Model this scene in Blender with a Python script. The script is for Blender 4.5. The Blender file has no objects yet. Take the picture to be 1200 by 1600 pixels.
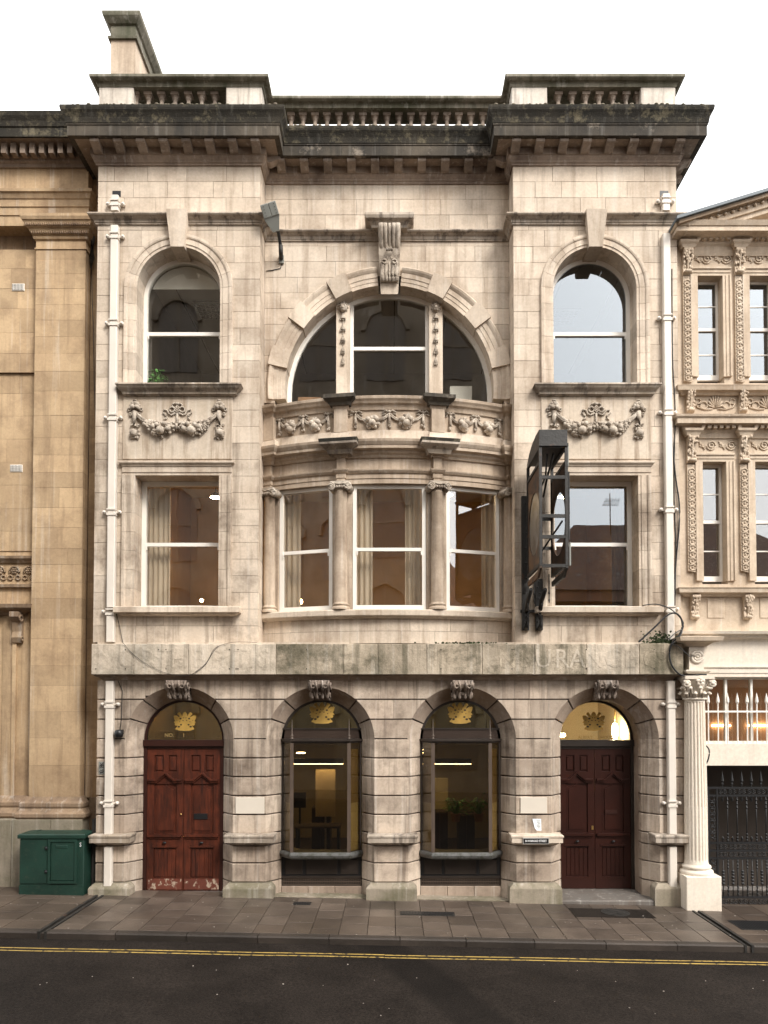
import bpy, bmesh, math, random
from math import sin, cos, pi, sqrt, radians, asin, tan
from mathutils import Matrix, Vector

scene = bpy.context.scene
COL = scene.collection
R = random.Random(7)

# ------------------------------------------------------------------ camera
FPX, CX0, HORIZ, DIST, PITCH = 1162.0, 612.0, 1110.0, 14.0, radians(1.6)
SP, CP = sin(PITCH), cos(PITCH)
CY0 = HORIZ - FPX * tan(PITCH)

def _dz(py, y):
    t = (CY0 - py) / FPX
    return (DIST + y) * (t * CP + SP) / (CP - t * SP)

CAMZ = -_dz(1400, 0.0)

def Z(py, y=0.0):            # height of a measured row on the plane at depth y
    return CAMZ + _dz(py, y)

def X(px, y=0.0, py=700):    # sideways position of a measured column on that plane
    d = (DIST + y) * CP + _dz(py, y) * SP
    return (px - CX0) * d / FPX

cam_d = bpy.data.cameras.new('camera')
cam = bpy.data.objects.new('camera', cam_d)
COL.objects.link(cam)
cam.location = (0, -DIST, CAMZ)
cam.rotation_euler = (pi / 2 + PITCH, 0, 0)
cam_d.lens = FPX / 1600 * 36
cam_d.sensor_width = 36
cam_d.shift_x = (600 - CX0) / 1600
cam_d.shift_y = (CY0 - 800) / 1600
cam_d.clip_end = 2000
scene.camera = cam

# ------------------------------------------------------------------ sky, sun, exposure
SUN_EL, SUN_SIDE = radians(42), radians(36)    # veiled sun over the low house, to the right of the street front
world = bpy.data.worlds.new('World')
scene.world = world
world.use_nodes = True
wn, wl = world.node_tree.nodes, world.node_tree.links
bg = wn['Background']
sky = wn.new('ShaderNodeTexSky')
sky.sky_type = 'NISHITA'
sky.sun_disc = False
sky.sun_elevation = SUN_EL
sky.sun_rotation = pi - SUN_SIDE
sky.dust_density = 6.0
sky.air_density = 1.0
sky.ozone_density = 1.0
hs = wn.new('ShaderNodeHueSaturation')
hs.inputs['Saturation'].default_value = 0.22    # thin even cloud: nearly white
mx = wn.new('ShaderNodeMix'); mx.data_type = 'RGBA'
mx.inputs[0].default_value = 0.75
mx.inputs[7].default_value = (8.6, 8.6, 8.5, 1)
wl.new(sky.outputs[0], hs.inputs['Color'])
wl.new(hs.outputs[0], mx.inputs[6])
wl.new(mx.outputs[2], bg.inputs['Color'])
bg.inputs['Strength'].default_value = 0.15
sun_d = bpy.data.lights.new('sun', 'SUN')
sun_d.energy = 1.5
sun_d.angle = radians(18)
sun_d.color = (1.0, 0.95, 0.87)
sun = bpy.data.objects.new('sun', sun_d)
COL.objects.link(sun)
sun.location = (0, -20, 30)
sun.rotation_euler = Vector((sin(SUN_SIDE) * cos(SUN_EL), -cos(SUN_SIDE) * cos(SUN_EL), sin(SUN_EL))).to_track_quat('Z', 'Y').to_euler()

scene.view_settings.view_transform = 'Standard'
scene.view_settings.look = 'None'
scene.view_settings.gamma = 1
scene.view_settings.exposure = 1.12
scene.cycles.use_denoising = True
scene.cycles.max_bounces = 6
scene.cycles.diffuse_bounces = 3
scene.cycles.transparent_max_bounces = 12
scene.cycles.caustics_reflective = False
scene.cycles.caustics_refractive = False

# ------------------------------------------------------------------ materials
MAT = {}

def new_mat(name):
    m = bpy.data.materials.new(name)
    m.use_nodes = True
    MAT[name] = m
    nt = m.node_tree
    return m, nt, nt.nodes, nt.links, nt.nodes['Principled BSDF']

def _noise(n, l, vec, scale, detail=5, rough=.55, mapping=None):
    if mapping:
        mp = n.new('ShaderNodeMapping')
        mp.inputs['Scale'].default_value = mapping
        l.new(vec, mp.inputs['Vector'])
        vec = mp.outputs[0]
    t = n.new('ShaderNodeTexNoise')
    t.inputs['Scale'].default_value = scale
    t.inputs['Detail'].default_value = detail
    t.inputs['Roughness'].default_value = rough
    l.new(vec, t.inputs['Vector'])
    return t.outputs['Fac']

def _ramp(n, l, fac, a, b, va=0.0, vb=1.0):
    r = n.new('ShaderNodeMapRange')
    r.inputs[1].default_value = a; r.inputs[2].default_value = b
    r.inputs[3].default_value = va; r.inputs[4].default_value = vb
    l.new(fac, r.inputs[0])
    return r.outputs[0]

def _mix(n, l, fac, a, b, mode='MIX'):
    m = n.new('ShaderNodeMix'); m.data_type = 'RGBA'; m.blend_type = mode
    for sock, v in ((m.inputs[0], fac), (m.inputs[6], a), (m.inputs[7], b)):
        if isinstance(v, (int, float)): sock.default_value = v
        elif isinstance(v, tuple): sock.default_value = v if len(v) == 4 else (*v, 1)
        else: l.new(v, sock)
    return m.outputs[2]

def stone(name, c1, c2, dirt=(.12, .09, .07), dirt_amt=.45, streak=.5, rnd=.14, bump=.25, rough=.88,
          patch=None, patch_lim=(.56, .66), fine=45, patch_amt=.9, patch_scale=1.6, light=.22, blot=.9):
    m, nt, n, l, b = new_mat(name)
    pos = n.new('ShaderNodeNewGeometry').outputs['Position']
    info = n.new('ShaderNodeObjectInfo').outputs['Random']
    col = _mix(n, l, _ramp(n, l, _noise(n, l, pos, 1.1, 6), .36, .66), c1, c2)
    # slight block to block tone
    val = _ramp(n, l, info, 0, 1, 1 - rnd, 1 + rnd * .6)
    hsv = n.new('ShaderNodeHueSaturation')
    l.new(val, hsv.inputs['Value']); l.new(col, hsv.inputs['Color'])
    col = hsv.outputs[0]
    # grime blotches and run-off streaks
    bl = _ramp(n, l, _noise(n, l, pos, blot, 8, .68), .47, .68, 0, dirt_amt)
    col = _mix(n, l, bl, col, dirt)
    st = _ramp(n, l, _noise(n, l, pos, 1.0, 5, .6, (7, 7, .45)), .51, .64, 0, streak * .65)
    col = _mix(n, l, st, col, dirt)
    lt = _ramp(n, l, _noise(n, l, pos, 1.0, 4, .6, (9, 9, .35)), .56, .68, 0, light)
    col = _mix(n, l, lt, col, (.72, .68, .62))
    sp = _ramp(n, l, _noise(n, l, pos, 20, 7, .78), .3, .7, .86, 1.11)
    col = _mix(n, l, 1.0, col, sp, 'MULTIPLY') if False else col
    h2 = n.new('ShaderNodeHueSaturation'); l.new(sp, h2.inputs['Value']); l.new(col, h2.inputs['Color'])
    col = h2.outputs[0]
    if patch:
        pf = _ramp(n, l, _noise(n, l, pos, patch_scale, 9, .72), patch_lim[0], patch_lim[1], 0, patch_amt)
        col = _mix(n, l, pf, col, patch)
    l.new(col, b.inputs['Base Color'])
    b.inputs['Roughness'].default_value = rough
    b.inputs['Specular IOR Level'].default_value = .25
    bp = n.new('ShaderNodeBump')
    bp.inputs['Strength'].default_value = bump
    bp.inputs['Distance'].default_value = .02
    h = _mix(n, l, .35, _noise(n, l, pos, fine, 6, .65), _noise(n, l, pos, 7, 5))
    l.new(h, bp.inputs['Height'])
    l.new(bp.outputs[0], b.inputs['Normal'])
    return m

def plain(name, c, rough=.5, metal=0, var=.12, bump=.05, scale=20, chip=None, chip_lim=(.62, .68), spec=.4, chip_scale=9,
          chip_map=None, coat=0):
    m, nt, n, l, b = new_mat(name)
    pos = n.new('ShaderNodeNewGeometry').outputs['Position']
    v = _ramp(n, l, _noise(n, l, pos, 2.5, 6, .6), .3, .7, 1 - var, 1 + var)
    h = n.new('ShaderNodeHueSaturation'); h.inputs['Color'].default_value = (*c, 1)
    l.new(v, h.inputs['Value'])
    col = h.outputs[0]
    if chip:
        cf = _ramp(n, l, _noise(n, l, pos, chip_scale, 7, .7, chip_map), chip_lim[0], chip_lim[1])
        col = _mix(n, l, cf, col, chip)
    l.new(col, b.inputs['Base Color'])
    b.inputs['Roughness'].default_value = rough
    b.inputs['Metallic'].default_value = metal
    b.inputs['Specular IOR Level'].default_value = spec
    b.inputs['Coat Weight'].default_value = coat
    bp = n.new('ShaderNodeBump'); bp.inputs['Strength'].default_value = bump * 2; bp.inputs['Distance'].default_value = .01
    l.new(_noise(n, l, pos, scale, 5, .6), bp.inputs['Height'])
    l.new(bp.outputs[0], b.inputs['Normal'])
    return m

def emit(name, c, s):
    m, nt, n, l, b = new_mat(name)
    b.inputs['Base Color'].default_value = (*c, 1)
    b.inputs['Emission Color'].default_value = (*c, 1)
    b.inputs['Emission Strength'].default_value = s
    return m

def glass(name, f0=.14, tint=(.90, .89, .87), wave=.0016, ws=1.3, gcol=(.95, .97, 1)):
    m, nt, n, l, b = new_mat(name)
    n.remove(b)
    out = n['Material Output']
    tr = n.new('ShaderNodeBsdfTransparent'); tr.inputs[0].default_value = (*tint, 1)
    gl = n.new('ShaderNodeBsdfGlossy'); gl.inputs['Roughness'].default_value = .0
    gl.inputs['Color'].default_value = (*gcol, 1)
    lw = n.new('ShaderNodeLayerWeight'); lw.inputs[0].default_value = .5
    p = n.new('ShaderNodeMath'); p.operation = 'POWER'; p.inputs[1].default_value = 5
    l.new(lw.outputs['Facing'], p.inputs[0])
    f = _ramp(n, l, p.outputs[0], 0, 1, f0, 1)
    pos = n.new('ShaderNodeNewGeometry').outputs['Position']
    bp = n.new('ShaderNodeBump'); bp.inputs['Strength'].default_value = 1; bp.inputs['Distance'].default_value = wave
    l.new(_noise(n, l, pos, ws, 2), bp.inputs['Height'])
    l.new(bp.outputs[0], gl.inputs['Normal'])
    mixs = n.new('ShaderNodeMixShader')
    l.new(f, mixs.inputs[0]); l.new(tr.outputs[0], mixs.inputs[1]); l.new(gl.outputs[0], mixs.inputs[2])
    l.new(mixs.outputs[0], out.inputs['Surface'])
    return m

stone('limestone', (.65, .555, .455), (.55, .455, .36), dirt=(.25, .18, .125), dirt_amt=.6, streak=.6, rnd=.15)
stone('limestone_grimy', (.63, .535, .435), (.50, .405, .315), dirt=(.14, .10, .07), dirt_amt=.75, streak=.7, rnd=.16, blot=1.2)
stone('limestone_drip', (.60, .51, .415), (.49, .41, .32), dirt=(.24, .17, .115), dirt_amt=.4, streak=1.1, rnd=.04)
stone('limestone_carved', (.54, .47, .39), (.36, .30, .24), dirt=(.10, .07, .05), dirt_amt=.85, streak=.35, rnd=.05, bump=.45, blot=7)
stone('limestone_warm', (.52, .42, .325), (.41, .32, .24), dirt=(.13, .09, .06), dirt_amt=.6, streak=.45, rnd=.06)
stone('limestone_stained', (.47, .40, .33), (.32, .26, .20), dirt=(.07, .055, .045), dirt_amt=.7, streak=1.1, rnd=.05)
stone('rusticated_stone', (.55, .455, .365), (.38, .30, .235), dirt=(.10, .072, .053), dirt_amt=.8, streak=.8, rnd=.22, bump=.45, blot=1.3)
stone('arch_stone', (.41, .325, .255), (.30, .23, .18), dirt=(.12, .085, .065), dirt_amt=.6, streak=.3, rnd=.12, bump=.3)
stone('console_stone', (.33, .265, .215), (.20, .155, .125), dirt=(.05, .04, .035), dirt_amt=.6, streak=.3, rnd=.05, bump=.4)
stone('joint', (.13, .10, .085), (.08, .065, .055), rnd=0, bump=.2)
stone('fine_joint', (.30, .24, .19), (.20, .155, .12), rnd=0, bump=.2)
stone('fascia_stone', (.60, .515, .415), (.47, .39, .305), dirt=(.08, .075, .055), dirt_amt=.7, streak=.7, rnd=.12, bump=.8,
      patch=(.10, .095, .065), patch_lim=(.53, .72), fine=22, patch_amt=.75, patch_scale=1.1)
stone('fascia_mossy', (.50, .42, .325), (.34, .28, .205), dirt=(.07, .065, .04), dirt_amt=.85, streak=.9, rnd=.15, bump=1.0,
      patch=(.065, .06, .038), patch_lim=(.49, .66), fine=20, patch_amt=.85, patch_scale=2.2)
stone('scarred_stone', (.53, .455, .37), (.36, .295, .23), dirt=(.10, .085, .065), dirt_amt=.7, streak=.3, rnd=.2, bump=1.0, fine=18,
      patch=(.16, .13, .10), patch_lim=(.55, .62), patch_scale=9, patch_amt=.7)
stone('soot_crust', (.042, .036, .027), (.02, .018, .015), dirt=(.02, .02, .017), dirt_amt=.5, streak=.6, rnd=.03, bump=.9, rough=.95, light=.05,
      patch=(.17, .145, .095), patch_lim=(.52, .68), patch_scale=5, patch_amt=.8)
stone('soot_fascia', (.10, .083, .063), (.036, .031, .026), dirt=(.03, .028, .025), dirt_amt=.7, streak=.9, rnd=.05, bump=.5,
      patch=(.30, .25, .20), patch_lim=(.57, .66), patch_scale=1.8, patch_amt=.7, light=.08)
stone('parapet_stone', (.24, .215, .17), (.12, .11, .08), dirt=(.05, .055, .03), dirt_amt=.8, streak=.8, rnd=.1, bump=.5)
stone('parapet_pier_stone', (.66, .61, .54), (.55, .49, .42), dirt=(.30, .25, .21), dirt_amt=.5, streak=1.2, rnd=.05)
stone('soffit_stone', (.34, .265, .205), (.23, .175, .135), dirt=(.06, .04, .035), dirt_amt=.7, streak=.3, rnd=.12)
stone('modillion_stone', (.36, .29, .235), (.26, .205, .165), dirt=(.07, .055, .045), dirt_amt=.6, streak=.3, rnd=.2)
stone('sandstone', (.52, .375, .23), (.43, .30, .18), dirt=(.20, .13, .08), dirt_amt=.6, streak=.5, rnd=.17, blot=1.3)
stone('sandstone_dark', (.33, .235, .15), (.22, .15, .10), dirt=(.07, .05, .04), dirt_amt=.7, streak=.6, rnd=.1)
stone('mossy_stone', (.33, .28, .22), (.22, .19, .14), dirt=(.10, .095, .05), dirt_amt=.9, streak=.5, rnd=.15, bump=.6)
stone('bathstone', (.60, .495, .385), (.51, .41, .31), dirt=(.24, .165, .11), dirt_amt=.55, streak=.35, rnd=.06)
stone('bathstone_dark', (.36, .27, .19), (.27, .2, .14), dirt=(.1, .07, .05), dirt_amt=.6, streak=.4, rnd=.06)
stone('cream_paint', (.72, .645, .55), (.68, .60, .50), dirt=(.35, .28, .22), dirt_amt=.25, streak=.25, rnd=.02, bump=.06, rough=.6)
stone('doorstep_stone', (.17, .155, .14), (.12, .108, .098), rnd=.05, rough=.6)
stone('paving_stone', (.115, .089, .070), (.072, .056, .045), dirt=(.04, .031, .025), dirt_amt=.65, streak=0, rnd=.36, bump=.25, rough=.36, light=0)
stone('paving_brown', (.10, .075, .057), (.066, .05, .039), dirt=(.04, .03, .025), dirt_amt=.6, streak=0, rnd=.22, bump=.25, rough=.4, light=0)
stone('kerb_granite', (.055, .043, .035), (.03, .024, .02), dirt=(.03, .025, .02), dirt_amt=.6, streak=0, rnd=.25, bump=.5, rough=.6, light=0)
stone('pavement_bed', (.045, .036, .03), (.03, .025, .02), rnd=0)
stone('opposite_stone', (.30, .24, .18), (.22, .17, .12), rnd=.1)
stone('opposite_brick', (.24, .12, .08), (.17, .08, .055), rnd=.1)
stone('roof_tile', (.13, .07, .05), (.09, .055, .045), rnd=.05)
plain('slate', (.10, .12, .135), .55, var=.25)
plain('lead', (.105, .105, .103), .5, var=.3, chip=(.05, .05, .04), chip_lim=(.45, .6))
plain('white_paint', (.78, .74, .68), .45, var=.05)
plain('pipe_paint', (.66, .60, .53), .5, var=.06, chip=(.28, .13, .06), chip_lim=(.69, .76), chip_scale=2.2, chip_map=(3, 3, .8))
plain('door_mahogany', (.082, .020, .010), .4, var=.45, scale=14, chip=(.028, .010, .007), chip_lim=(.44, .66), chip_scale=2.5, chip_map=(6, 6, .8))
plain('door_peeling', (.12, .035, .022), .55, var=.3, chip=(.38, .29, .22), chip_lim=(.53, .57), chip_scale=7, chip_map=(1.6, 1, 1))
plain('door_maroon', (.025, .0062, .0036), .35, var=.25, scale=14)
plain('door_frame_red', (.03, .010, .007), .4, var=.2)
plain('dark_bronze', (.028, .021, .017), .42, var=.3)
plain('bronze_post', (.085, .062, .048), .4, var=.2)
plain('brass', (.55, .36, .13), .3, metal=.9)
plain('gold_leaf', (.42, .26, .06), .55, var=.35, bump=.2, scale=60)
plain('gold_letter', (.36, .25, .09), .6)
plain('iron_black', (.012, .012, .013), .4, var=.2)
plain('iron_rusty', (.022, .02, .018), .55, var=.4, bump=.3, chip=(.10, .045, .022), chip_lim=(.6, .72), chip_scale=5)
plain('dirty_dial', (.13, .115, .10), .45, var=.3, bump=.1, chip=(.07, .05, .035), chip_lim=(.5, .62), chip_scale=4)
plain('rust_board', (.10, .052, .027), .7, var=.5, bump=.3, chip=(.035, .03, .025), chip_lim=(.45, .62), chip_scale=4)
plain('steel_grey', (.22, .225, .205), .45, var=.1)
plain('black_rubber', (.012, .012, .013), .5)
plain('grey_cable', (.09, .09, .09), .5)
plain('cabinet_green', (.010, .034, .024), .5, var=.25, bump=.15, scale=35, chip=(.028, .045, .032), chip_lim=(.56, .68))
plain('white_sticker', (.75, .75, .75), .5)
plain('paper', (.72, .75, .78), .6)
plain('marble_plaque', (.60, .54, .46), .5, var=.05)
plain('dark_ink', (.05, .045, .045), .6)
plain('sign_black', (.012, .011, .011), .4)
plain('sign_silver', (.55, .53, .5), .35, metal=.3)
plain('yellow_line', (.34, .23, .06), .7, var=.25, chip=(.03, .024, .02), chip_lim=(.53, .6), chip_scale=12)
plain('curtain_cloth', (.74, .64, .51), .9, var=.08)
plain('wall_warm', (.60, .41, .21), .8, var=.1)
plain('wall_buff', (.66, .56, .38), .8, var=.05)
plain('ceiling_tile', (.58, .53, .48), .9, var=.04)
plain('interior_dark', (.09, .07, .055), .8)
plain('office_wall', (.30, .265, .23), .8)
plain('film_upper', (.30, .225, .09), .5, var=.1)
plain('carpet', (.07, .05, .04), .9)
plain('frosted_panel', (.60, .54, .33), .6, var=.04)
plain('terracotta', (.42, .24, .14), .8)
plain('leaf_green', (.08, .22, .05), .5, var=.4)
plain('weed_green', (.035, .05, .018), .7, var=.4)
plain('white_card', (.8, .78, .74), .6)
plain('litter_white', (.34, .30, .26), .8)
plain('opposite_window', (.15, .12, .095), .5)
plain('shop_wall', (.36, .30, .19), .8, var=.08)
plain('transom_brown', (.035, .022, .016), .45)
emit('lamp_warm', (1.0, .60, .24), 40.0)
emit('lamp_strip', (1.0, .74, .42), 11.0)
emit('lamp_pendant', (1.0, .72, .40), 190.0)
emit('lamp_ceiling', (1.0, .80, .50), 20.0)
emit('lamp_hall', (1.0, .80, .48), 60.0)
glass('pane_glass')
glass('pane_clear', .08, (.92, .92, .9))
glass('pane_sky_tint', .18, (.5, .53, .55), wave=.0004, gcol=(.90, .95, 1))  # sky reflection boosted in the colour: same glass, tinted blue and more reflective
glass('shop_glass', .08, (.68, .62, .50), wave=.0003)
glass('fanlight_glass', .2, (.55, .50, .33), wave=.0008, gcol=(.92, .95, .80))

def asphalt():
    m, nt, n, l, b = new_mat('asphalt')
    pos = n.new('ShaderNodeNewGeometry').outputs['Position']
    c = _mix(n, l, _ramp(n, l, _noise(n, l, pos, .8, 8, .7), .38, .62), (.0095, .0075, .0062, 1), (.0165, .013, .0108, 1))
    gr = _ramp(n, l, _noise(n, l, pos, 34, 5, .85), .32, .70, .2, 2.5)
    h = n.new('ShaderNodeHueSaturation'); l.new(gr, h.inputs['Value']); l.new(c, h.inputs['Color'])
    c = h.outputs[0]
    v = n.new('ShaderNodeTexVoronoi'); v.inputs['Scale'].default_value = 38
    l.new(pos, v.inputs['Vector'])
    c = _mix(n, l, _ramp(n, l, v.outputs['Distance'], .05, .11, .4, 0), c, (.07, .058, .05, 1))
    # one darker strip of resurfaced tarmac running slantwise across the lane
    mp = n.new('ShaderNodeMapping'); mp.inputs['Rotation'].default_value = (0, 0, radians(-24))
    mp.inputs['Location'].default_value = (1.12, 0, 0)
    l.new(pos, mp.inputs['Vector'])
    s = n.new('ShaderNodeSeparateXYZ'); l.new(mp.outputs[0], s.inputs[0])
    ab = n.new('ShaderNodeMath'); ab.operation = 'ABSOLUTE'; l.new(s.outputs[0], ab.inputs[0])
    c = _mix(n, l, _ramp(n, l, ab.outputs[0], .26, .4, .5, 0), c, (.0055, .0047, .0042, 1))
    l.new(c, b.inputs['Base Color'])
    b.inputs['Roughness'].default_value = .8
    b.inputs['Specular IOR Level'].default_value = .08
    bp = n.new('ShaderNodeBump'); bp.inputs['Strength'].default_value = .6; bp.inputs['Distance'].default_value = .012
    l.new(_noise(n, l, pos, 90, 3, .7), bp.inputs['Height'])
    l.new(bp.outputs[0], b.inputs['Normal'])
asphalt()

# ------------------------------------------------------------------ object helpers
WLOC = {}

def register(o, parent, loc):
    COL.objects.link(o)
    o.location = loc
    WLOC[o.name] = Vector(loc)
    if parent is not None:
        o.parent = parent
        o.matrix_parent_inverse = Matrix.Translation(-WLOC[parent.name])
    return o

def tag(o, label=None, cat=None, group=None, kind=None):
    if label: o['label'] = label
    if cat: o['category'] = cat
    if group: o['group'] = group
    if kind: o['kind'] = kind
    return o

def thing(name, loc, label, cat, group=None):
    o = bpy.data.objects.new(name, None)
    o.empty_display_size = .2
    register(o, None, loc)
    return tag(o, label, cat, group)

def place(name, mesh, loc, parent=None, rot=None, scale=None):
    o = bpy.data.objects.new(name, mesh)
    register(o, parent, loc)
    if rot: o.rotation_euler = rot
    if scale: o.scale = scale
    return o

_ICO = None
def ico():
    global _ICO
    if _ICO is None:
        b = bmesh.new(); bmesh.ops.create_icosphere(b, subdivisions=2, radius=1)
        _ICO = ([v.co.copy() for v in b.verts], [[v.index for v in f.verts] for f in b.faces]); b.free()
    return _ICO

class MB:
    def __init__(self, xf=None):
        self.v, self.f, self.s, self.xf = [], [], [], xf

    def add(self, vs, fs, smooth=False):
        k = len(self.v)
        if self.xf is not None:
            vs = [self.xf @ Vector(p) for p in vs]
        self.v += [Vector(p) for p in vs]
        for f in fs:
            self.f.append([i + k for i in f]); self.s.append(smooth)
        return self

    def box(self, x0, x1, y0, y1, z0, z1):
        return self.add([(x0, y0, z0), (x1, y0, z0), (x1, y1, z0), (x0, y1, z0), (x0, y0, z1), (x1, y0, z1), (x1, y1, z1), (x0, y1, z1)],
                        [(0, 1, 2, 3), (7, 6, 5, 4), (0, 4, 5, 1), (1, 5, 6, 2), (2, 6, 7, 3), (3, 7, 4, 0)])

    def chbox(self, x0, x1, yf, yb, z0, z1, c):           # front face with chamfered edges (front is -y)
        return self.add([(x0 + c, yf, z0 + c), (x1 - c, yf, z0 + c), (x1 - c, yf, z1 - c), (x0 + c, yf, z1 - c),
                         (x0, yf + c, z0), (x1, yf + c, z0), (x1, yf + c, z1), (x0, yf + c, z1),
                         (x0, yb, z0), (x1, yb, z0), (x1, yb, z1), (x0, yb, z1)],
                        [(0, 3, 2, 1)] + [(i, (i + 1) % 4, 4 + (i + 1) % 4, 4 + i) for i in range(4)] +
                        [(4 + i, 4 + (i + 1) % 4, 8 + (i + 1) % 4, 8 + i) for i in range(4)] + [(8, 9, 10, 11)])

    def prism(self, poly, a0, a1, axis='y'):              # poly in the other two axes
        n = len(poly)
        def P(u, w, a):
            return {'y': (u, a, w), 'x': (a, u, w), 'z': (u, w, a)}[axis]
        vs = [P(u, w, a0) for u, w in poly] + [P(u, w, a1) for u, w in poly]
        return self.add(vs, [tuple(range(n))[::-1], tuple(range(n, 2 * n))] + [(i, (i + 1) % n, n + (i + 1) % n, n + i) for i in range(n)])

    def lathe(self, prof, c, seg=14, smooth=True, a0=0, a1=2 * pi, sx=1, sy=1):
        full = abs(a1 - a0 - 2 * pi) < 1e-6
        m = seg if full else seg + 1
        vs = []
        for r, z in prof:
            for i in range(m):
                a = a0 + (a1 - a0) * i / seg
                vs.append((c[0] + r * cos(a) * sx, c[1] + r * sin(a) * sy, c[2] + z))
        fs = []
        for j in range(len(prof) - 1):
            for i in range(m if full else m - 1):
                k = (i + 1) % m
                fs.append((j * m + i, j * m + k, (j + 1) * m + k, (j + 1) * m + i))
        self.add(vs, fs, smooth)
        self.add([vs[i] for i in range(m)], [tuple(range(m))]) if prof[0][0] > .001 else None
        self.add([vs[(len(prof) - 1) * m + i] for i in range(m)], [tuple(range(m))]) if prof[-1][0] > .001 else None
        return self

    def tube(self, pts, r, seg=6, smooth=True, radii=None):
        pts = [Vector(p) for p in pts]
        vs, n = [], len(pts)
        up = Vector((0, 0, 1))
        for i, p in enumerate(pts):
            d = (pts[min(i + 1, n - 1)] - pts[max(i - 1, 0)])
            d = d.normalized() if d.length > 1e-9 else Vector((0, 0, 1))
            a = d.cross(up)
            if a.length < .05: a = d.cross(Vector((1, 0, 0)))
            a.normalize(); b = d.cross(a)
            rr = radii[i] if radii else r
            for k in range(seg):
                t = 2 * pi * k / seg
                vs.append(p + a * (rr * cos(t)) + b * (rr * sin(t)))
        fs = [(i * seg + k, i * seg + (k + 1) % seg, (i + 1) * seg + (k + 1) % seg, (i + 1) * seg + k) for i in range(n - 1) for k in range(seg)]
        fs += [tuple(range(seg))[::-1], tuple(range((n - 1) * seg, n * seg))]
        return self.add(vs, fs, smooth)

    def ball(self, c, r, sc=(1, 1, 1)):
        V, F = ico()
        return self.add([(c[0] + v.x * r * sc[0], c[1] + v.y * r * sc[1], c[2] + v.z * r * sc[2]) for v in V], F, True)

    def torus(self, c, R0, r, seg=14, ms=5, ax='y', a0=0, a1=2 * pi):
        pts = []
        for i in range(seg + 1):
            a = a0 + (a1 - a0) * i / seg
            u, w = R0 * cos(a), R0 * sin(a)
            pts.append({'y': (c[0] + u, c[1], c[2] + w), 'x': (c[0], c[1] + u, c[2] + w), 'z': (c[0] + u, c[1] + w, c[2])}[ax])
        return self.tube(pts, r, ms)

    def sweep(self, prof, path, smooth=False, closed=False):   # prof (outward, z); outward is to the right of the path
        path = [Vector((p[0], p[1])) for p in path]
        n, m = len(path), len(prof)
        nor = []
        for i in range(n):
            ns = []
            if i > 0: d = (path[i] - path[i - 1]).normalized(); ns.append(Vector((d.y, -d.x)))
            if i < n - 1: d = (path[i + 1] - path[i]).normalized(); ns.append(Vector((d.y, -d.x)))
            nor.append(ns[0] if len(ns) == 1 else (ns[0] + ns[1]) / max(.25, 1 + ns[0].dot(ns[1])))
        vs = [(path[i].x + nor[i].x * o, path[i].y + nor[i].y * o, z) for i in range(n) for o, z in prof]
        fs = [(i * m + j, i * m + j + 1, (i + 1) * m + j + 1, (i + 1) * m + j) for i in range(n - 1) for j in range(m - 1)]
        if closed:
            fs += [(i * m + m - 1, i * m, (i + 1) * m, (i + 1) * m + m - 1) for i in range(n - 1)]
        fs += [tuple(range(m)), tuple(range((n - 1) * m, n * m))[::-1]]
        return self.add(vs, fs, smooth)

    def band(self, pts, nors, prof, closed=True):             # face moulding: pts/normals in xz, prof (normal offset, y)
        n, m = len(pts), len(prof)
        vs = [(p[0] + q[0] * o, y, p[1] + q[1] * o) for p, q in zip(pts, nors) for o, y in prof]
        mm = m if closed else m - 1
        fs = [(i * m + j, i * m + (j + 1) % m, (i + 1) * m + (j + 1) % m, (i + 1) * m + j) for i in range(n - 1) for j in range(mm)]
        fs += [tuple(range(m)), tuple(range((n - 1) * m, n * m))[::-1]]
        return self.add(vs, fs)

    def mesh(self, name, mat, origin):
        me = bpy.data.meshes.new(name)
        me.from_pydata([tuple(v - origin) for v in self.v], [], self.f)
        me.polygons.foreach_set('use_smooth', self.s)
        me.materials.append(MAT[mat])
        me.update()
        return me

    def build(self, name, mat, parent=None, origin=None):
        if origin is None:
            xs = [v.x for v in self.v]; ys = [v.y for v in self.v]; zs = [v.z for v in self.v]
            origin = ((min(xs) + max(xs)) / 2, (min(ys) + max(ys)) / 2, min(zs))
        origin = Vector(origin)
        me = self.mesh(name, mat, origin)
        return register(bpy.data.objects.new(name, me), parent, origin)

def text_mesh(body, size, depth=.002, bold=0):
    cu = bpy.data.curves.new('lettering', 'FONT')
    cu.body = body; cu.size = size; cu.extrude = depth; cu.offset = bold
    cu.align_x = 'CENTER'; cu.align_y = 'CENTER'; cu.resolution_u = 2
    o = bpy.data.objects.new('lettering_source', cu)
    COL.objects.link(o)
    bpy.context.view_layer.update()
    me = bpy.data.meshes.new_from_object(o.evaluated_get(bpy.context.evaluated_depsgraph_get()))
    bpy.data.objects.remove(o); bpy.data.curves.remove(cu)
    return me

def lettering(name, body, size, loc, mat, parent, depth=.002, bold=0, sx=1, rotz=0):
    me = text_mesh(body, size, depth, bold)
    me.materials.clear(); me.materials.append(MAT[mat])
    return place(name, me, loc, parent, (pi / 2, 0, rotz), (sx, 1, 1))

# ashlar: courses of separate blocks cut round openings.  A hole is (centre x, half width as a function of z)
def strips(X0, X1, za, zb, holes):
    segs, left = [], (lambda z: X0)
    for cx, hw in sorted(holes, key=lambda h: h[0]):
        if max(hw(za + .001), hw((za + zb) / 2), hw(zb - .001)) <= 0: continue
        segs.append((left, (lambda z, c=cx, h=hw: c - h(z))))
        left = (lambda z, c=cx, h=hw: c + h(z))
    segs.append((left, (lambda z: X1)))
    return segs

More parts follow.
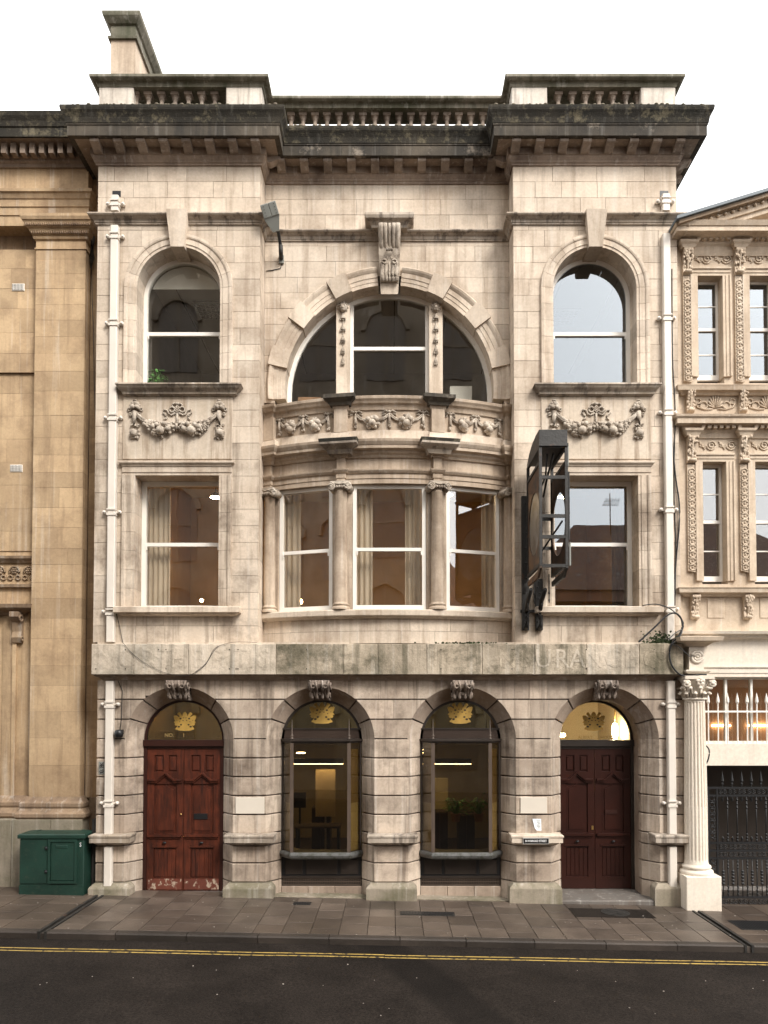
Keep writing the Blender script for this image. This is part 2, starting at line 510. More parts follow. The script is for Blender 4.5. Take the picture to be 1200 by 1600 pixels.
def block_poly(lb, rb, jl, jr, za, zb, g, curved):
    zs = [za + g, zb - g] if not curved else [za + g + (zb - za - 2 * g) * i / 6 for i in range(7)]
    L = [(max(lb(z), jl) + g, z) for z in zs]
    Rr = [(min(rb(z), jr) - g, z) for z in zs]
    ok = [i for i in range(len(zs)) if Rr[i][0] - L[i][0] > .015]
    if len(ok) < 2: return None
    return [Rr[i] for i in ok] + [L[i] for i in reversed(ok)]

def ashlar(parent, name, X0, X1, courses, yf, holes, mat, seed=1, lens=(.5, 1.0), thick=.1, gap=.0035, core='fine_joint', core_back=.36, recess=.012):
    rr = random.Random(seed)
    for za, zb in courses:
        for lb, rb in strips(X0, X1, za, zb, holes):
            zm = (za + zb) / 2
            a, b = lb(zm), rb(zm)
            amin, bmax = min(lb(za), lb(zb), a), max(rb(za), rb(zb), b)
            curved = abs(lb(za + .01) - lb(zb - .01)) > .004 or abs(rb(za + .01) - rb(zb - .01)) > .004
            if max(b - a, rb(za) - lb(za), rb(zb) - lb(zb)) < .04: continue
            js, x = [amin - 1], a + rr.uniform(*lens) * rr.choice((.55, 1))
            while x < b - .28:
                js.append(x); x += rr.uniform(*lens)
            js.append(bmax + 1)
            for jl, jr in zip(js, js[1:]):
                p = block_poly(lb, rb, jl, jr, za, zb, gap, curved)
                if p:
                    yo = rr.uniform(-.0025, .0025)
                    MB().prism(p, yf + yo, yf + thick).build(name, mat, parent)
    m = MB()
    for za, zb in courses:
        for lb, rb in strips(X0 + .004, X1 - .004, za, zb, holes):
            curved = abs(lb(za + .01) - lb(zb - .01)) > .004 or abs(rb(za + .01) - rb(zb - .01)) > .004
            p = block_poly(lb, rb, -99, 99, za, zb, 0, curved)
            if p: m.prism(p, yf + recess, yf + core_back)
    m.build('wall_core', core, parent)

def courses(ztop, zbot, h):
    n = max(1, round((ztop - zbot) / h)); s = (ztop - zbot) / n
    return [(ztop - (i + 1) * s, ztop - i * s) for i in range(n)]

def const_hole(cx, half, z0, z1):
    return (cx, lambda z: half if z0 < z < z1 else 0)

def arch_hole(cx, r, zc, z0):
    return (cx, lambda z: (r if z0 < z <= zc else (sqrt(max(0, r * r - (z - zc) ** 2)) if z > zc and z < zc + r else 0)))
# ------------------------------------------------------------------ ground, road, pavement
def ZG(x): return -.055 - .0195 * x
SL = -.0195
KERB_Y, RDROP = -2.42, .11

def sheet(name, x0, x1, y0, y1, dz, mat, thick=.3, parent=None):
    m = MB()
    vs = [(x, y, ZG(x) + dz - t) for t in (0, thick) for x, y in ((x0, y0), (x1, y0), (x1, y1), (x0, y1))]
    m.add(vs, [(0, 1, 2, 3), (7, 6, 5, 4)] + [(i, (i + 1) % 4, 4 + (i + 1) % 4, 4 + i) for i in range(4)])
    return m.build(name, mat, parent)

m = MB().box(-150, 150, -150, 150, -4.2, -4.0)
tag(m.build('ground', 'pavement_bed'), kind='structure')
road = tag(sheet('road', -45, 45, -15.2, KERB_Y + .01, -RDROP, 'asphalt'), kind='structure')
pave = tag(sheet('pavement', -45, 45, KERB_Y + .12, 1.4, -.035, 'pavement_bed'), kind='structure')
tag(sheet('far_pavement', -45, 45, -19, -15.2, 0, 'paving_brown'), kind='structure')

def slab(name, x0, x1, y0, y1, mat, parent, g=.004, dz=0, th=.05):
    m = MB()
    x0 += g; x1 -= g; y0 += g; y1 -= g
    c = .004
    j = [R.uniform(-.003, .003) for _ in range(4)]
    pts = ((x0, y0), (x1, y0), (x1, y1), (x0, y1))
    top = [(x + (c if x == x0 else -c), y + (c if y == y0 else -c), ZG(x) + dz + j[i]) for i, (x, y) in enumerate(pts)]
    mid = [(x, y, ZG(x) + dz + j[i] - c) for i, (x, y) in enumerate(pts)]
    bot = [(x, y, ZG(x) + dz - th) for x, y in pts]
    m.add(top + mid + bot, [(0, 1, 2, 3), (11, 10, 9, 8)] + [(a + i, a + (i + 1) % 4, a + 4 + (i + 1) % 4, a + 4 + i) for a in (0, 4) for i in range(4)])
    return m.build(name, mat, parent)

DL, DR = -5.40, 5.52        # the two drain channels
covers = [(-1.62, -.46, .3, .2), (.62, -.97, .95, .22), (3.72, -.74, 1.05, .42)]   # openings for ironwork and a tarmac patch
cols = [DL + .09 + i * (DR - DL - .18) / 24 for i in range(25)]
for i in range(24):
    y = KERB_Y + .16
    first = R.choice((.47, .47, .30, .62))
    while y < .28:
        d = first or R.choice((.47, .47, .47, .60))
        first = 0
        y1 = min(y + d, .30)
        if .30 - y1 < .12: y1 = .30
        slab('paving_slab', cols[i], cols[i + 1], y, y1, 'paving_stone' if R.random() > .12 else 'paving_brown', pave)
        y = y1
for x0, n, w in ((DL - .09 - 5 * .62, 5, .62), (DR + .09, 6, .55)):
    for i in range(n):
        y = KERB_Y + .16
        while y < .65:
            y1 = min(y + R.choice((.45, .6, .75)), .66)
            if .66 - y1 < .15: y1 = .66
            slab('paving_slab', x0 + i * w, x0 + (i + 1) * w, y, y1, 'paving_brown', pave)
            y = y1
# kerb stones with a step down to the road
kerb = tag(sheet('kerb', -44, 44, KERB_Y + .02, KERB_Y + .14, -.03, 'pavement_bed', .25), kind='structure')
xs = [-9.6, -8.4, -7.3, -6.2, DL - .07, DL + .07]
while xs[-1] < DR - .5: xs.append(xs[-1] + R.choice((1.02, 1.06, 1.1)))
xs[-1] = DR - .07
xs += [DR + .07, 6.6, 7.7, 8.8, 9.9]
for a, b in zip(xs, xs[1:]):
    if b - a < .2: continue
    g, y0, y1, c = .006, KERB_Y + R.uniform(-.008, .008), KERB_Y + .155, .018
    prof = [(y0 + .012, -.2), (y0, -c - .005), (y0 + c, 0), (y1, 0), (y1, -.2)]
    m = MB()
    vs = [(x, y, ZG(x) + z) for x in (a + g, b - g) for y, z in prof]
    n = len(prof)
    m.add(vs, [tuple(range(n)), tuple(range(n, 2 * n))[::-1]] + [(k, (k + 1) % n, n + (k + 1) % n, n + k) for k in range(n)])
    m.build('kerb_stone', 'kerb_granite', kerb)
# drain channels: two iron lips and a dark slot
for xd in (DL, DR):
    d = MB()
    for s in (-1, 1):
        a, b = sorted((xd + s * .035, xd + s * .075))
        vs = [(x, y, ZG(x) + .006 - t) for t in (0, .12) for x, y in ((a, KERB_Y + .0), (b, KERB_Y + .0), (b, .3), (a, .3))]
        d.add(vs, [(0, 1, 2, 3), (7, 6, 5, 4)] + [(i, (i + 1) % 4, 4 + (i + 1) % 4, 4 + i) for i in range(4)])
    d.build('drain_channel', 'iron_rusty', pave)
# yellow lines, slightly wavering and broken
for y, w in ((-2.86, .04), (-2.975, .04)):
    x = -9.5
    k = 0
    while x < 9.5:
        L = R.choice((1.6, 2.2, 3.1))
        dy = R.uniform(-.006, .006)
        n = 6
        vs = []
        for i in range(n + 1):
            xx = x + (L - .004) * i / n
            wob = .006 * sin(xx * 1.7 + k) + dy
            for s in (-.5, .5):
                vs.append((xx, y + wob + s * w * R.uniform(.85, 1.1), ZG(xx) - RDROP + .004))
        m = MB().add(vs, [(2 * i, 2 * i + 2, 2 * i + 3, 2 * i + 1) for i in range(n)])
        m.build('yellow_line', 'yellow_line', road)
        x += L
        k += 1
# flecks of litter and old gum
m = MB()
for i in range(170):
    on_road = i < 70
    x = R.uniform(-7.5, 7.5)
    y = R.uniform(-7, -3.1) if on_road else R.uniform(-2.3, -.2)
    z = ZG(x) + (-RDROP + .003 if on_road else .006)
    r = R.uniform(.004, .013)
    a0 = R.uniform(0, 6)
    k = 5
    ring = [(x + r * R.uniform(.6, 1.3) * cos(a0 + 2 * pi * j / k), y + r * R.uniform(.6, 1.3) * sin(a0 + 2 * pi * j / k)) for j in range(k)]
    vs = [(p[0], p[1], z + SL * (p[0] - x)) for p in ring] + [(p[0], p[1], z + .005 + SL * (p[0] - x)) for p in ring]
    m.add(vs, [tuple(range(k, 2 * k))] + [(j, (j + 1) % k, k + (j + 1) % k, k + j) for j in range(k)])
tag(m.build('litter', 'litter_white'), 'scattered pale flecks of litter and old gum on the ground', 'litter', kind='stuff')

def ironwork(name, x, y, w, d, label, cat, mat='iron_rusty', round_=False):
    z = ZG(x)
    t = thing(name, (x, y, z), label, cat)
    tilt = math.atan(SL)
    mtx = Matrix.Translation((x, y, z + .004)) @ Matrix.Rotation(-tilt, 4, 'Y')
    m = MB(mtx)
    if round_:
        m.lathe([(w / 2, 0), (w / 2, .008), (w / 2 - .03, .008), (w / 2 - .03, .004), (.02, .004), (0, .004)], (0, 0, 0), 24, False)
        m.build('rim', mat, t)
        for i in range(6):
            a = i * pi / 3
            MB(mtx @ Matrix.Rotation(a, 4, 'Z')).box(.05, w / 2 - .05, -.03, .03, .003, .009).build('segment', mat, t)
    else:
        m.box(-w / 2, w / 2, -d / 2, d / 2, -.03, .004)
        m.build('frame', mat, t)
        n = max(3, int(w / .05))
        for i in range(n):
            xa = -w / 2 + .02 + (w - .04) * i / n
            MB(mtx).box(xa + .006, xa + (w - .04) / n - .006, -d / 2 + .02, d / 2 - .02, .002, .009).build('bar', 'iron_black', t)
    return t
ironwork('drain_grate', -1.62, -.46, .32, .2, 'small square iron drain grate set in the paving beneath the left shop window', 'drain grate')
ironwork('access_cover', .62, -.97, .95, .24, 'long rusty access cover in the pavement below the right shop window', 'access cover')
p = sheet('tarmac_patch', 3.2, 4.6, -.98, -.42, .006, 'asphalt', .03, pave)
ironwork('manhole_cover', 3.98, -.66, .5, .5, 'round rusty manhole cover in front of the dark maroon door', 'manhole cover', round_=True)
ironwork('pavement_hatch', 6.35, -1.3, 1.1, .55, 'rusty pavement hatch by the kerb in front of the iron gate', 'access cover')

# ------------------------------------------------------------------ the main stone building
B = thing('stone_building', (0, .3, -.4), 'pale limestone three storey building with bow window, big arch and balustraded parapet', 'building')
XL, XR = X(153, 0, 300), X(1057, 0, 300)          # outer corners
XA, XB = X(406, 0, 500), X(802.5, 0, 500)         # inner corners of the two pavilions
RC = .5                                           # depth of the recessed centre
XC = X(608.5, RC, 600)                            # axis of the arch and bow
PATH = [(XL, 2.5), (XL, 0), (XA, 0), (XA, RC), (XB, RC), (XB, 0), (XR, 0), (XR, 9)]
ZB = Z(260, 0)                                    # underside of the cornice
ZW0 = Z(1004, 0)                                  # bottom of upper ashlar
def rel(prof, z): return [(o, z + h) for o, h in prof]

# body behind the front: side walls, roof, back
MB().box(XL + .01, XL + .3, .4, 9, -.4, ZB + .5).build('side_wall', 'limestone', B)
MB().box(XR - .3, XR - .01, .4, 9, -.4, ZB + .5).build('side_wall', 'limestone', B)
MB().box(XL + .3, XR - .3, 8.7, 9, -.4, ZB + .5).build('rear_wall', 'limestone', B)
MB().box(XL + .05, XR - .05, .55, 8.95, ZB + .5, ZB + .62).build('roof', 'lead', B)
MB().prism([(1.7, ZB + .62), (1.75, ZB + 2.05), (8.5, ZB + 2.3), (8.5, ZB + .62)], XL + .5, XR - .5, 'x').build('roof_upstand', 'soot_fascia', B)  # raised roof body added and shaped to block the sky between the balusters

# --- upper walls
PL, PR = X(279, 0, 500), X(931, 0, 500)           # window axes of the pavilions
PR = XB + XA - PL if abs((XB + XA - PL) - PR) < .12 else PR
ZSPR = Z(450, 0)
ZS2, ZT1, ZS1 = Z(604, 0), Z(743, 0), Z(949, 0)   # upper sill, lower window head, lower sill
RI, RO = .795, 1.04
cs = courses(ZB + .02, ZW0, .313)
for axis, xa, xb, sd in ((PL, XL, XA, 3), (PR, XB, XR, 5)):
    holes = [(axis, (lambda z, a=arch_hole(axis, .9, ZSPR, ZS2 - .02)[1]: max(a(z), .9 if ZS1 - .02 < z < ZT1 + .08 else 0)))]
    zsplit = Z(700, 0)
    ashlar(B, 'ashlar_block', xa, xb, [c for c in cs if c[0] > zsplit], 0, holes, 'limestone', sd, lens=(.45, .95))
    ashlar(B, 'ashlar_block', xa, xb, [c for c in cs if c[0] <= zsplit], 0, holes, 'limestone_grimy', sd + 40, lens=(.45, .95))
# short return faces of the pavilions beside the recess
for xs_, s in ((XA, 1), (XB, -1)):
    for i, (za, zb) in enumerate(cs):
        a, b = sorted((xs_ - s * .09, xs_ + s * .001))
        MB().box(a, b, .101, RC + .02, za + .0035, zb - .0035).build('return_block', 'limestone', B)
ZARC = Z(606, RC)
AI, AO = 2.06, 2.40
cc = courses(ZB + .02, ZARC - .3, .313)
ashlar(B, 'ashlar_block', XA + .002, XB - .002, cc, RC, [arch_hole(XC, AI + .2, ZARC, ZARC - 2)], 'limestone', 11, lens=(.55, 1.0))

# --- cornice
MB().sweep(rel([(-.02, 0), (.03, 0), (.03, .03), (.055, .05), (.055, .075), (.09, .12), (.10, .15), (.115, .15), (.115, .28), (.40, .285), (.40, .30), (-.02, .30)], ZB), PATH, closed=True).build('bed_moulding', 'soffit_stone', B)
MB().sweep(rel([(.0, .302), (.42, .278), (.42, .47), (.435, .475), (.435, .50), (.0, .50)], ZB), PATH, closed=True).build('corona', 'soot_fascia', B)
MB().sweep(rel([(.0, .502), (.445, .502), (.45, .54), (.462, .60), (.49, .66), (.515, .70), (.525, .74), (.525, .785), (.5, .80), (-.45, .815), (-.45, .502)], ZB), PATH, closed=True).build('gutter_moulding', 'soot_crust', B)
mod = MB().prism([(0, .125), (-.245, .125), (-.25, .07), (-.225, .055), (-.2, .06), (-.12, .03), (-.06, 0), (0, 0)], -.08, .08, 'x')
mod_me = mod.mesh('modillion', 'modillion_stone', Vector((0, 0, 0)))
for px in (150, 186, 221.5, 257, 292.5, 328, 364, 399.5):
    place('modillion', mod_me, (X(px, -.25, 235), -.112, ZB + .155), B)
for px in (806, 843, 880, 916, 953, 989, 1025, 1061):
    place('modillion', mod_me, (X(px, -.25, 235), -.112, ZB + .155), B)
for px in (439, 475.5, 512, 549, 586, 622.5, 659, 695.5, 732, 768):
    place('modillion', mod_me, (X(px, RC - .25, 265), RC - .112, ZB + .155), B)
for k in range(5):
    place('modillion', mod_me, (XR + .112, .25 + k * .44, ZB + .155), B, (0, 0, pi / 2))
for xx, s in ((XA, 1), (XB, -1)):
    place('modillion', mod_me, (xx + s * .112, .18, ZB + .155), B, (0, 0, s * pi / 2))
# ragged moss along the top edge of the gutter
mo = MB()
for i in range(420):
    t = R.random()
    x = XL - .45 + t * (XR - XL + .9)
    yy = (-.5 if x < XA + .45 or x > XB - .45 else 0) + R.uniform(0, .1)
    r = R.uniform(.008, .028)
    mo.ball((x, yy, ZB + .805 + r * .2), r, (1.5, 1.2, .7))
tag(mo.build('moss', 'mossy_stone', B), kind='stuff')

# --- parapet: plinth, piers, balusters, coping
ZP0, ZP1 = ZB + .80, Z(137, 0)
ZP2 = Z(115, -.14)
PPATH = [(XL, 1.6), (XL, 0), (XA + .02, 0), (XA + .02, RC), (XB - .02, RC), (XB - .02, 0), (XR - .0, 0), (XR, 2.4)]
hC = ZP2 - ZP1
MB().sweep([(-.30, ZP1), (.02, ZP1), (.03, ZP1 + .06), (.055, ZP1 + .08), (.09, ZP1 + hC * .5), (.13, ZP1 + hC * .62), (.14, ZP1 + hC * .7), (.14, ZP2), (-.40, ZP2 + .01), (-.40, ZP1)], PPATH, closed=True).build('parapet_coping', 'parapet_stone', B)
MB().sweep([(-.30, ZP0 - .05), (.03, ZP0 - .05), (.03, ZP0 + .14), (-.30, ZP0 + .14)], PPATH, closed=True).build('parapet_plinth', 'parapet_stone', B)
for a, b, y in ((XL, X(209, 0, 150), 0), (X(353, 0, 150), XA + .02, 0), (XB - .02, X(855, 0, 150), 0), (X(1001, 0, 150), XR, 0)):
    MB().chbox(a + .003, b - .003, y - .012, y + .32, ZP0 + .14, ZP1, .01).build('parapet_pier', 'parapet_pier_stone', B)
for a, b in ((XA + .02, XA + .12), (XB - .12, XB - .02)):
    MB().box(a, b, RC - .01, RC + .3, ZP0 + .14, ZP1).build('parapet_pier', 'parapet_pier_stone', B)
hb = ZP1 - ZP0 - .14
bal = MB()
bal.box(-.075, .075, -.075, .075, 0, hb * .1)
bal.lathe([(.05, .1 * hb), (.06, .15 * hb), (.045, .19 * hb), (.07, .3 * hb), (.078, .38 * hb), (.06, .52 * hb), (.04, .68 * hb), (.036, .78 * hb), (.055, .8 * hb), (.045, .83 * hb), (.05, .86 * hb), (.07, .9 * hb)], (0, 0, 0), 12)
bal.box(-.075, .075, -.075, .075, hb * .9, hb * .998)
bal_me = bal.mesh('baluster', 'modillion_stone', Vector((0, 0, 0)))
for px in (213, 232.5, 253, 274, 295, 315.5, 336):
    place('baluster', bal_me, (X(px, .15, 150), .15, ZP0 + .14), B)
for px in (872, 893.5, 914.5, 935.5, 957, 977.5, 996):
    place('baluster', bal_me, (X(px, .15, 150), .15, ZP0 + .14), B)
for i in range(17):
    place('baluster', bal_me, (X(455 + i * 18.7, RC + .15, 185), RC + .15, ZP0 + .14), B)

# --- chimney stack on the left party wall
chx0, chx1, chy0, chy1 = X(173, 2.2, 90), X(211, 2.2, 90), 2.2, 6.6
zc1, zc0 = Z(14, 2.0), ZB + .4
ch = MB()
ch.box(chx0, chx1, chy0, chy1, zc0, zc1 - .5)
chim = ch.build('chimney', 'limestone_warm', B)
cpath = [(chx0, chy1), (chx0, chy0), (chx1, chy0), (chx1, chy1)]
MB().sweep([(-.2, -.5), (.05, -.5), (.06, -.46), (-.0, -.44), (-.0, -.2), (.05, -.18), (.10, -.1), (.14, -.06), (.20, 0), (.20, .1), (-.2, .12)] if False else
           rel([(-.2, -.52), (.05, -.52), (.06, -.47), (.005, -.45), (.005, -.2), (.05, -.18), (.11, -.11), (.14, -.07), (.15, -.02), (.15, .02), (-.2, .04)], zc1), cpath, closed=True).build('chimney_cap', 'parapet_stone', chim)
for k in range(4):
    MB().lathe([(.17, 0), (.17, .3), (.15, .40), (.10, .46), (.0, .48)], ((chx0 + chx1) / 2 + .04, chy0 + .45 + k * .85, zc1 + .035), 14).build('chimney_pot', 'terracotta', chim)
cab = [(X(166 + 28 * t, 1.2, 112), 1.2, ZP2 - .15 + .42 * sin(pi * t)) for t in [i / 12 for i in range(13)]]
tag(MB().tube(cab, .022).build('roof_cable', 'black_rubber'), 'black cable looping up over the coping beside the chimney', 'cable')

# --- string course
ZST = Z(352, 0)
sh = Z(330, -.14) - ZST
SPATH = [(XL, .45), (XL, 0), (XA, 0), (XA, RC), (XB, RC), (XB, 0), (XR, 0), (XR, 1.5)]
MB().sweep([(-.05, ZST), (.03, ZST), (.03, ZST + sh * .14), (.045, ZST + sh * .18), (.05, ZST + sh * .42), (.075, ZST + sh * .5), (.10, ZST + sh * .62), (.135, ZST + sh * .68), (.15, ZST + sh * .8), (.14, ZST + sh * .93), (.11, ZST + sh), (-.05, ZST + sh + .01)], SPATH, closed=True).build('string_course', 'limestone_stained', B)

# --- windows helpers
def bar_frame(m, x0, x1, z0, z1, y0, y1, t):
    m.box(x0, x0 + t, y0, y1, z0, z1); m.box(x1 - t, x1, y0, y1, z0, z1)
    m.box(x0 + t, x1 - t, y0, y1, z1 - t, z1); m.box(x0 + t, x1 - t, y0, y1, z0, z0 + t)

def arch_pts(cx, r, zc, zbase, n=20, jamb=True):
    pts, nor = [], []
    if jamb: pts.append((cx - r, zbase)); nor.append((-1, 0))
    for i in range(n + 1):
        a = pi - pi * i / n
        pts.append((cx + r * cos(a), zc + r * sin(a))); nor.append((cos(a), sin(a)))
    if jamb: pts.append((cx + r, zbase)); nor.append((1, 0))
    return pts, nor

SURR = [(0, .40), (0, -.015), (.05, -.015), (.055, -.03), (.16, -.03), (.165, -.045), (.19, -.055), (.235, -.055), (.245, -.02), (.245, .05), (.13, .06), (.13, .40)]
def surround_arch(axis):
    n_j = 6
    zs = [ZS2 + (ZSPR - ZS2) * i / n_j for i in range(n_j + 1)]
    for s in (-1, 1):
        for a, b in zip(zs, zs[1:]):
            MB().band([(axis + s * RI, a + .0025), (axis + s * RI, b - .0025)], [(s, 0), (s, 0)], SURR).build('jamb_stone', 'limestone', B)
    na = 11
    for k in range(na):
        a0, a1 = pi * k / na + .003, pi * (k + 1) / na - .003
        pts = [(axis + RI * cos(a0 + (a1 - a0) * i / 4), ZSPR + RI * sin(a0 + (a1 - a0) * i / 4)) for i in range(5)]
        nor = [(cos(a0 + (a1 - a0) * i / 4), sin(a0 + (a1 - a0) * i / 4)) for i in range(5)]
        MB().band(pts, nor, SURR).build('voussoir', 'limestone', B)

def sash_window_arch(axis, glassmat):
    y0, y1 = .40, .47
    g0 = RI
    m = MB()
    pts, nor = arch_pts(axis, g0 - .075, ZSPR, ZS2 + .0)
    m.band(pts, nor, [(0, y0 - .02), (.12, y0 - .02), (.12, y1), (0, y1)])
    m.box(axis - g0, axis + g0, y0 - .02, y1, ZS2 - .03, ZS2 + .05)
    w = m.build('window', 'white_paint', B)
    zr = Z(522, y0)
    MB().box(axis - g0 + .075, axis + g0 - .075, y0 - .005, y1 - .012, zr - .035, zr + .035).build('meeting_rail', 'white_paint', w)
    r = g0 - .07
    poly = [(axis + r, zr), (axis + r, ZSPR)] + [(axis + r * cos(pi * i / 18), ZSPR + r * sin(pi * i / 18)) for i in range(1, 18)] + [(axis - r, ZSPR), (axis - r, zr)]
    MB().prism(poly, y0 + .015, y0 + .02).build('glass_pane', glassmat, w)
    MB().box(axis - r, axis + r, y0 + .04, y0 + .045, ZS2 + .045, zr).build('glass_pane', glassmat, w)
    for s in (-1, 1):
        MB().box(axis + s * (g0 - .1) - .012, axis + s * (g0 - .1) + .012, y0 - .03, y0 - .02, zr - .11, zr - .04).build('sash_horn', 'white_paint', w)

def sash_window_flat(axis, glassmat):
    y0, y1 = .40, .47
    m = MB()
    zt, zb = ZT1 + .0, ZS1 + .0
    bar_frame(m, axis - RI + .002, axis + RI - .002, zb + .002, zt - .002, y0 - .02, y1, .085)
    w = m.build('window', 'white_paint', B)
    zr = Z(851, y0)
    MB().box(axis - RI + .087, axis + RI - .087, y0 - .005, y1 - .012, zr - .035, zr + .035).build('meeting_rail', 'white_paint', w)
    MB().box(axis - RI + .08, axis + RI - .08, y0 + .015, y0 + .02, zr, zt - .08).build('glass_pane', glassmat, w)
    MB().box(axis - RI + .08, axis + RI - .08, y0 + .04, y0 + .045, zb + .08, zr).build('glass_pane', glassmat, w)
    for s in (-1, 1):
        MB().box(axis + s * (RI - .1) - .012, axis + s * (RI - .1) + .012, y0 - .03, y0 - .02, zr - .11, zr - .04).build('sash_horn', 'white_paint', w)

SILL2 = [(-.3, -.005), (.20, -.02), (.21, -.05), (.19, -.07), (.17, -.10), (.12, -.14), (.10, -.165), (.10, -.19), (.05, -.215), (-.3, -.215)]
SILL1 = [(-.3, .02), (.19, -.005), (.20, -.02), (.20, -.115), (.17, -.125), (.15, -.12), (.13, -.15), (.03, -.17), (-.3, -.17)]
def festoon(cx, cz, y):
    m = MB(); rr = random.Random(4)
    w = .80
    for s in (-1, 1):                     # end drops: flower head, husk, big pomegranate
        x, z = cx + s * w, cz + .27
        for a in range(7):
            t = pi * (-.05 + 1.1 * a / 6)
            m.ball((x + .075 * cos(t), y - .035, z + .02 + .085 * sin(t)), .040, (1, .8, 1.1))
        m.ball((x - .03, y - .06, z + .02), .05); m.ball((x + .04, y - .06, z + .02), .045)
        m.torus((x, y - .04, z + .135), .03, .017, 10, 5)
        for q in (-1, 1):
            m.torus((x + q * .115, y - .025, z - .015), .028, .016, 9, 5); m.torus((x + q * .085, y - .03, z - .11), .026, .015, 9, 5)
        m.tube([(x, y - .04, z - .06), (x + s * .005, y - .06, z - .18), (x + s * .01, y - .05, z - .32)], .05, 9, radii=[.045, .042, .025])
        for q in range(12):
            m.ball((x + rr.uniform(-.085, .085), y - .03, z - .30 - rr.uniform(0, .24)), rr.uniform(.02, .034))
        m.ball((x + s * .015, y - .055, z - .47), .078, (1, .9, 1)); m.torus((x - .03, y - .05, z - .36), .045, .02, 10, 5, 'y', .3, 2.6)
        m.ball((x + s * .07, y - .04, z - .53), .033)
        for q in range(8): m.ball((x + rr.uniform(-.075, .075), y - .03, z - .54 - rr.uniform(0, .03)), .024)
        for o, rd in ((0, .030), (.035, .024)):   # twisted cloth running to the fruit
            m.tube([(x - s * .03, y - .04, z - .08 - o), (x - s * .09, y - .055, z - .15 - o), (x - s * .16, y - .06, z - .21 - o), (x - s * .23, y - .05, z - .25 - o)], rd, 7, radii=[rd * .7, rd, rd * 1.2, rd])
    for s in (-1, 1):                     # two thick swags of fruit
        for i in range(120):
            t = rr.random()
            x = cx + s * (.05 + .56 * t)
            th = .045 + .095 * sin(pi * min(1, t * .95 + .04)) ** .8
            zc = cz - .07 - .085 * sin(pi * min(1, t * 1.02)) + .045 * t
            d = rr.uniform(-1, 1)
            r = rr.uniform(.017, .036)
            m.ball((x, y - .025 - .085 * sqrt(max(0, 1 - d * d)) * rr.uniform(.6, 1), zc + d * th), r, (1, 1, rr.uniform(.8, 1.25)))
        m.ball((cx + s * .29, y - .115, cz - .17), .080); m.ball((cx + s * .15, y - .10, cz - .14), .054)
        m.ball((cx + s * .43, y - .10, cz - .10), .056); m.ball((cx + s * .36, y - .12, cz - .07), .045); m.ball((cx + s * .22, y - .12, cz - .05), .046)
    m.tube([(cx, y - .02, cz + .2), (cx, y - .025, cz + .05), (cx, y - .02, cz - .08)], .022, 6)
    m.torus((cx, y - .03, cz - .09), .05, .03, 10, 6, 'x')
    m.torus((cx, y - .035, cz + .24), .033, .017, 12, 6); m.ball((cx, y - .04, cz + .24), .02)
    for s in (-1, 1):
        m.torus((cx + s * .095, y - .03, cz + .25), .05, .018, 12, 5)
        m.torus((cx + s * .05, y - .03, cz + .325), .045, .017, 10, 5)
        m.tube([(cx + s * .03, y - .02, cz + .19), (cx + s * .11, y - .025, cz + .145), (cx + s * .16, y - .02, cz + .17), (cx + s * .19, y - .02, cz + .24),
                (cx + s * .25, y - .02, cz + .25), (cx + s * .265, y - .02, cz + .19), (cx + s * .21, y - .02, cz + .14), (cx + s * .20, y - .02, cz + .09), (cx + s * .25, y - .02, cz + .06)], .02, 6)
    m.ball((cx, y - .035, cz + .365), .038, (1.2, .6, .8))
    return m

for axis, gm in ((PL, 'pane_clear'), (PR, 'pane_sky_tint')):
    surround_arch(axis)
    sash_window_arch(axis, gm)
    ztk, zbk = Z(326, -.2), Z(385, -.12)
    a, b = .20, .13
    MB().add([(axis - a, -.20, ztk), (axis + a, -.20, ztk), (axis + b, -.12, zbk), (axis - b, -.12, zbk),
              (axis - a, .02, ztk), (axis + a, .02, ztk), (axis + b, .4, zbk), (axis - b, .4, zbk)],
             [(0, 1, 2, 3), (4, 5, 1, 0), (5, 6, 2, 1), (6, 7, 3, 2), (7, 4, 0, 3), (7, 6, 5, 4)]).build('keystone', 'limestone', B)
    xa, xb = axis - 1.2, axis + 1.2
    if axis == PL: xa = X(180, -.2, 610); xb = X(376, -.2, 610)
    else: xa = X(836, -.2, 610); xb = X(1034, -.2, 610)
    MB().sweep(rel(SILL2, ZS2 + .01), [(xa + .2, .25), (xa + .2, 0), (xb - .2, 0), (xb - .2, .25)], closed=True).build('window_sill', 'limestone_stained', B)
    MB().chbox(axis - 1.04, axis + 1.04, -.02, .05, Z(718, 0), ZS2 - .2, .008).build('apron_panel', 'limestone_drip', B)
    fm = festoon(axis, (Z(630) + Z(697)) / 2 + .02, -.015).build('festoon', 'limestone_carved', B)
    # lower window architrave
    for s in (-1, 1):
        nj = 7
        for k in range(nj):
            za = ZS1 + (ZT1 - ZS1) * k / nj; zb = ZS1 + (ZT1 - ZS1) * (k + 1) / nj
            MB().band([(axis + s * RI, za + .0025), (axis + s * RI, zb - .0025)], [(s, 0), (s, 0)], SURR).build('jamb_stone', 'limestone_grimy', B)
    mm = MB()
    mm.band([(axis - RI - .245, ZT1), (axis + RI + .245, ZT1)], [(0, 1), (0, 1)], SURR).build('lintel', 'limestone', B)
    MB().sweep(rel([(-.02, 0), (.03, 0), (.07, .03), (.09, .05), (.09, .075), (-.02, .08)], ZT1 + .17), [(axis - 1.0, .05), (axis - 1.0, -.0), (axis + 1.0, -.0), (axis + 1.0, .05)], closed=True).build('hood_moulding', 'limestone', B)
    sash_window_flat(axis, 'pane_glass' if axis == PL else 'pane_sky_tint')
    MB().sweep(rel(SILL1, ZS1), [(xa + .2, .25), (xa + .2, 0), (xb - .2, 0), (xb - .2, .25)], closed=True).build('window_sill', 'limestone', B)

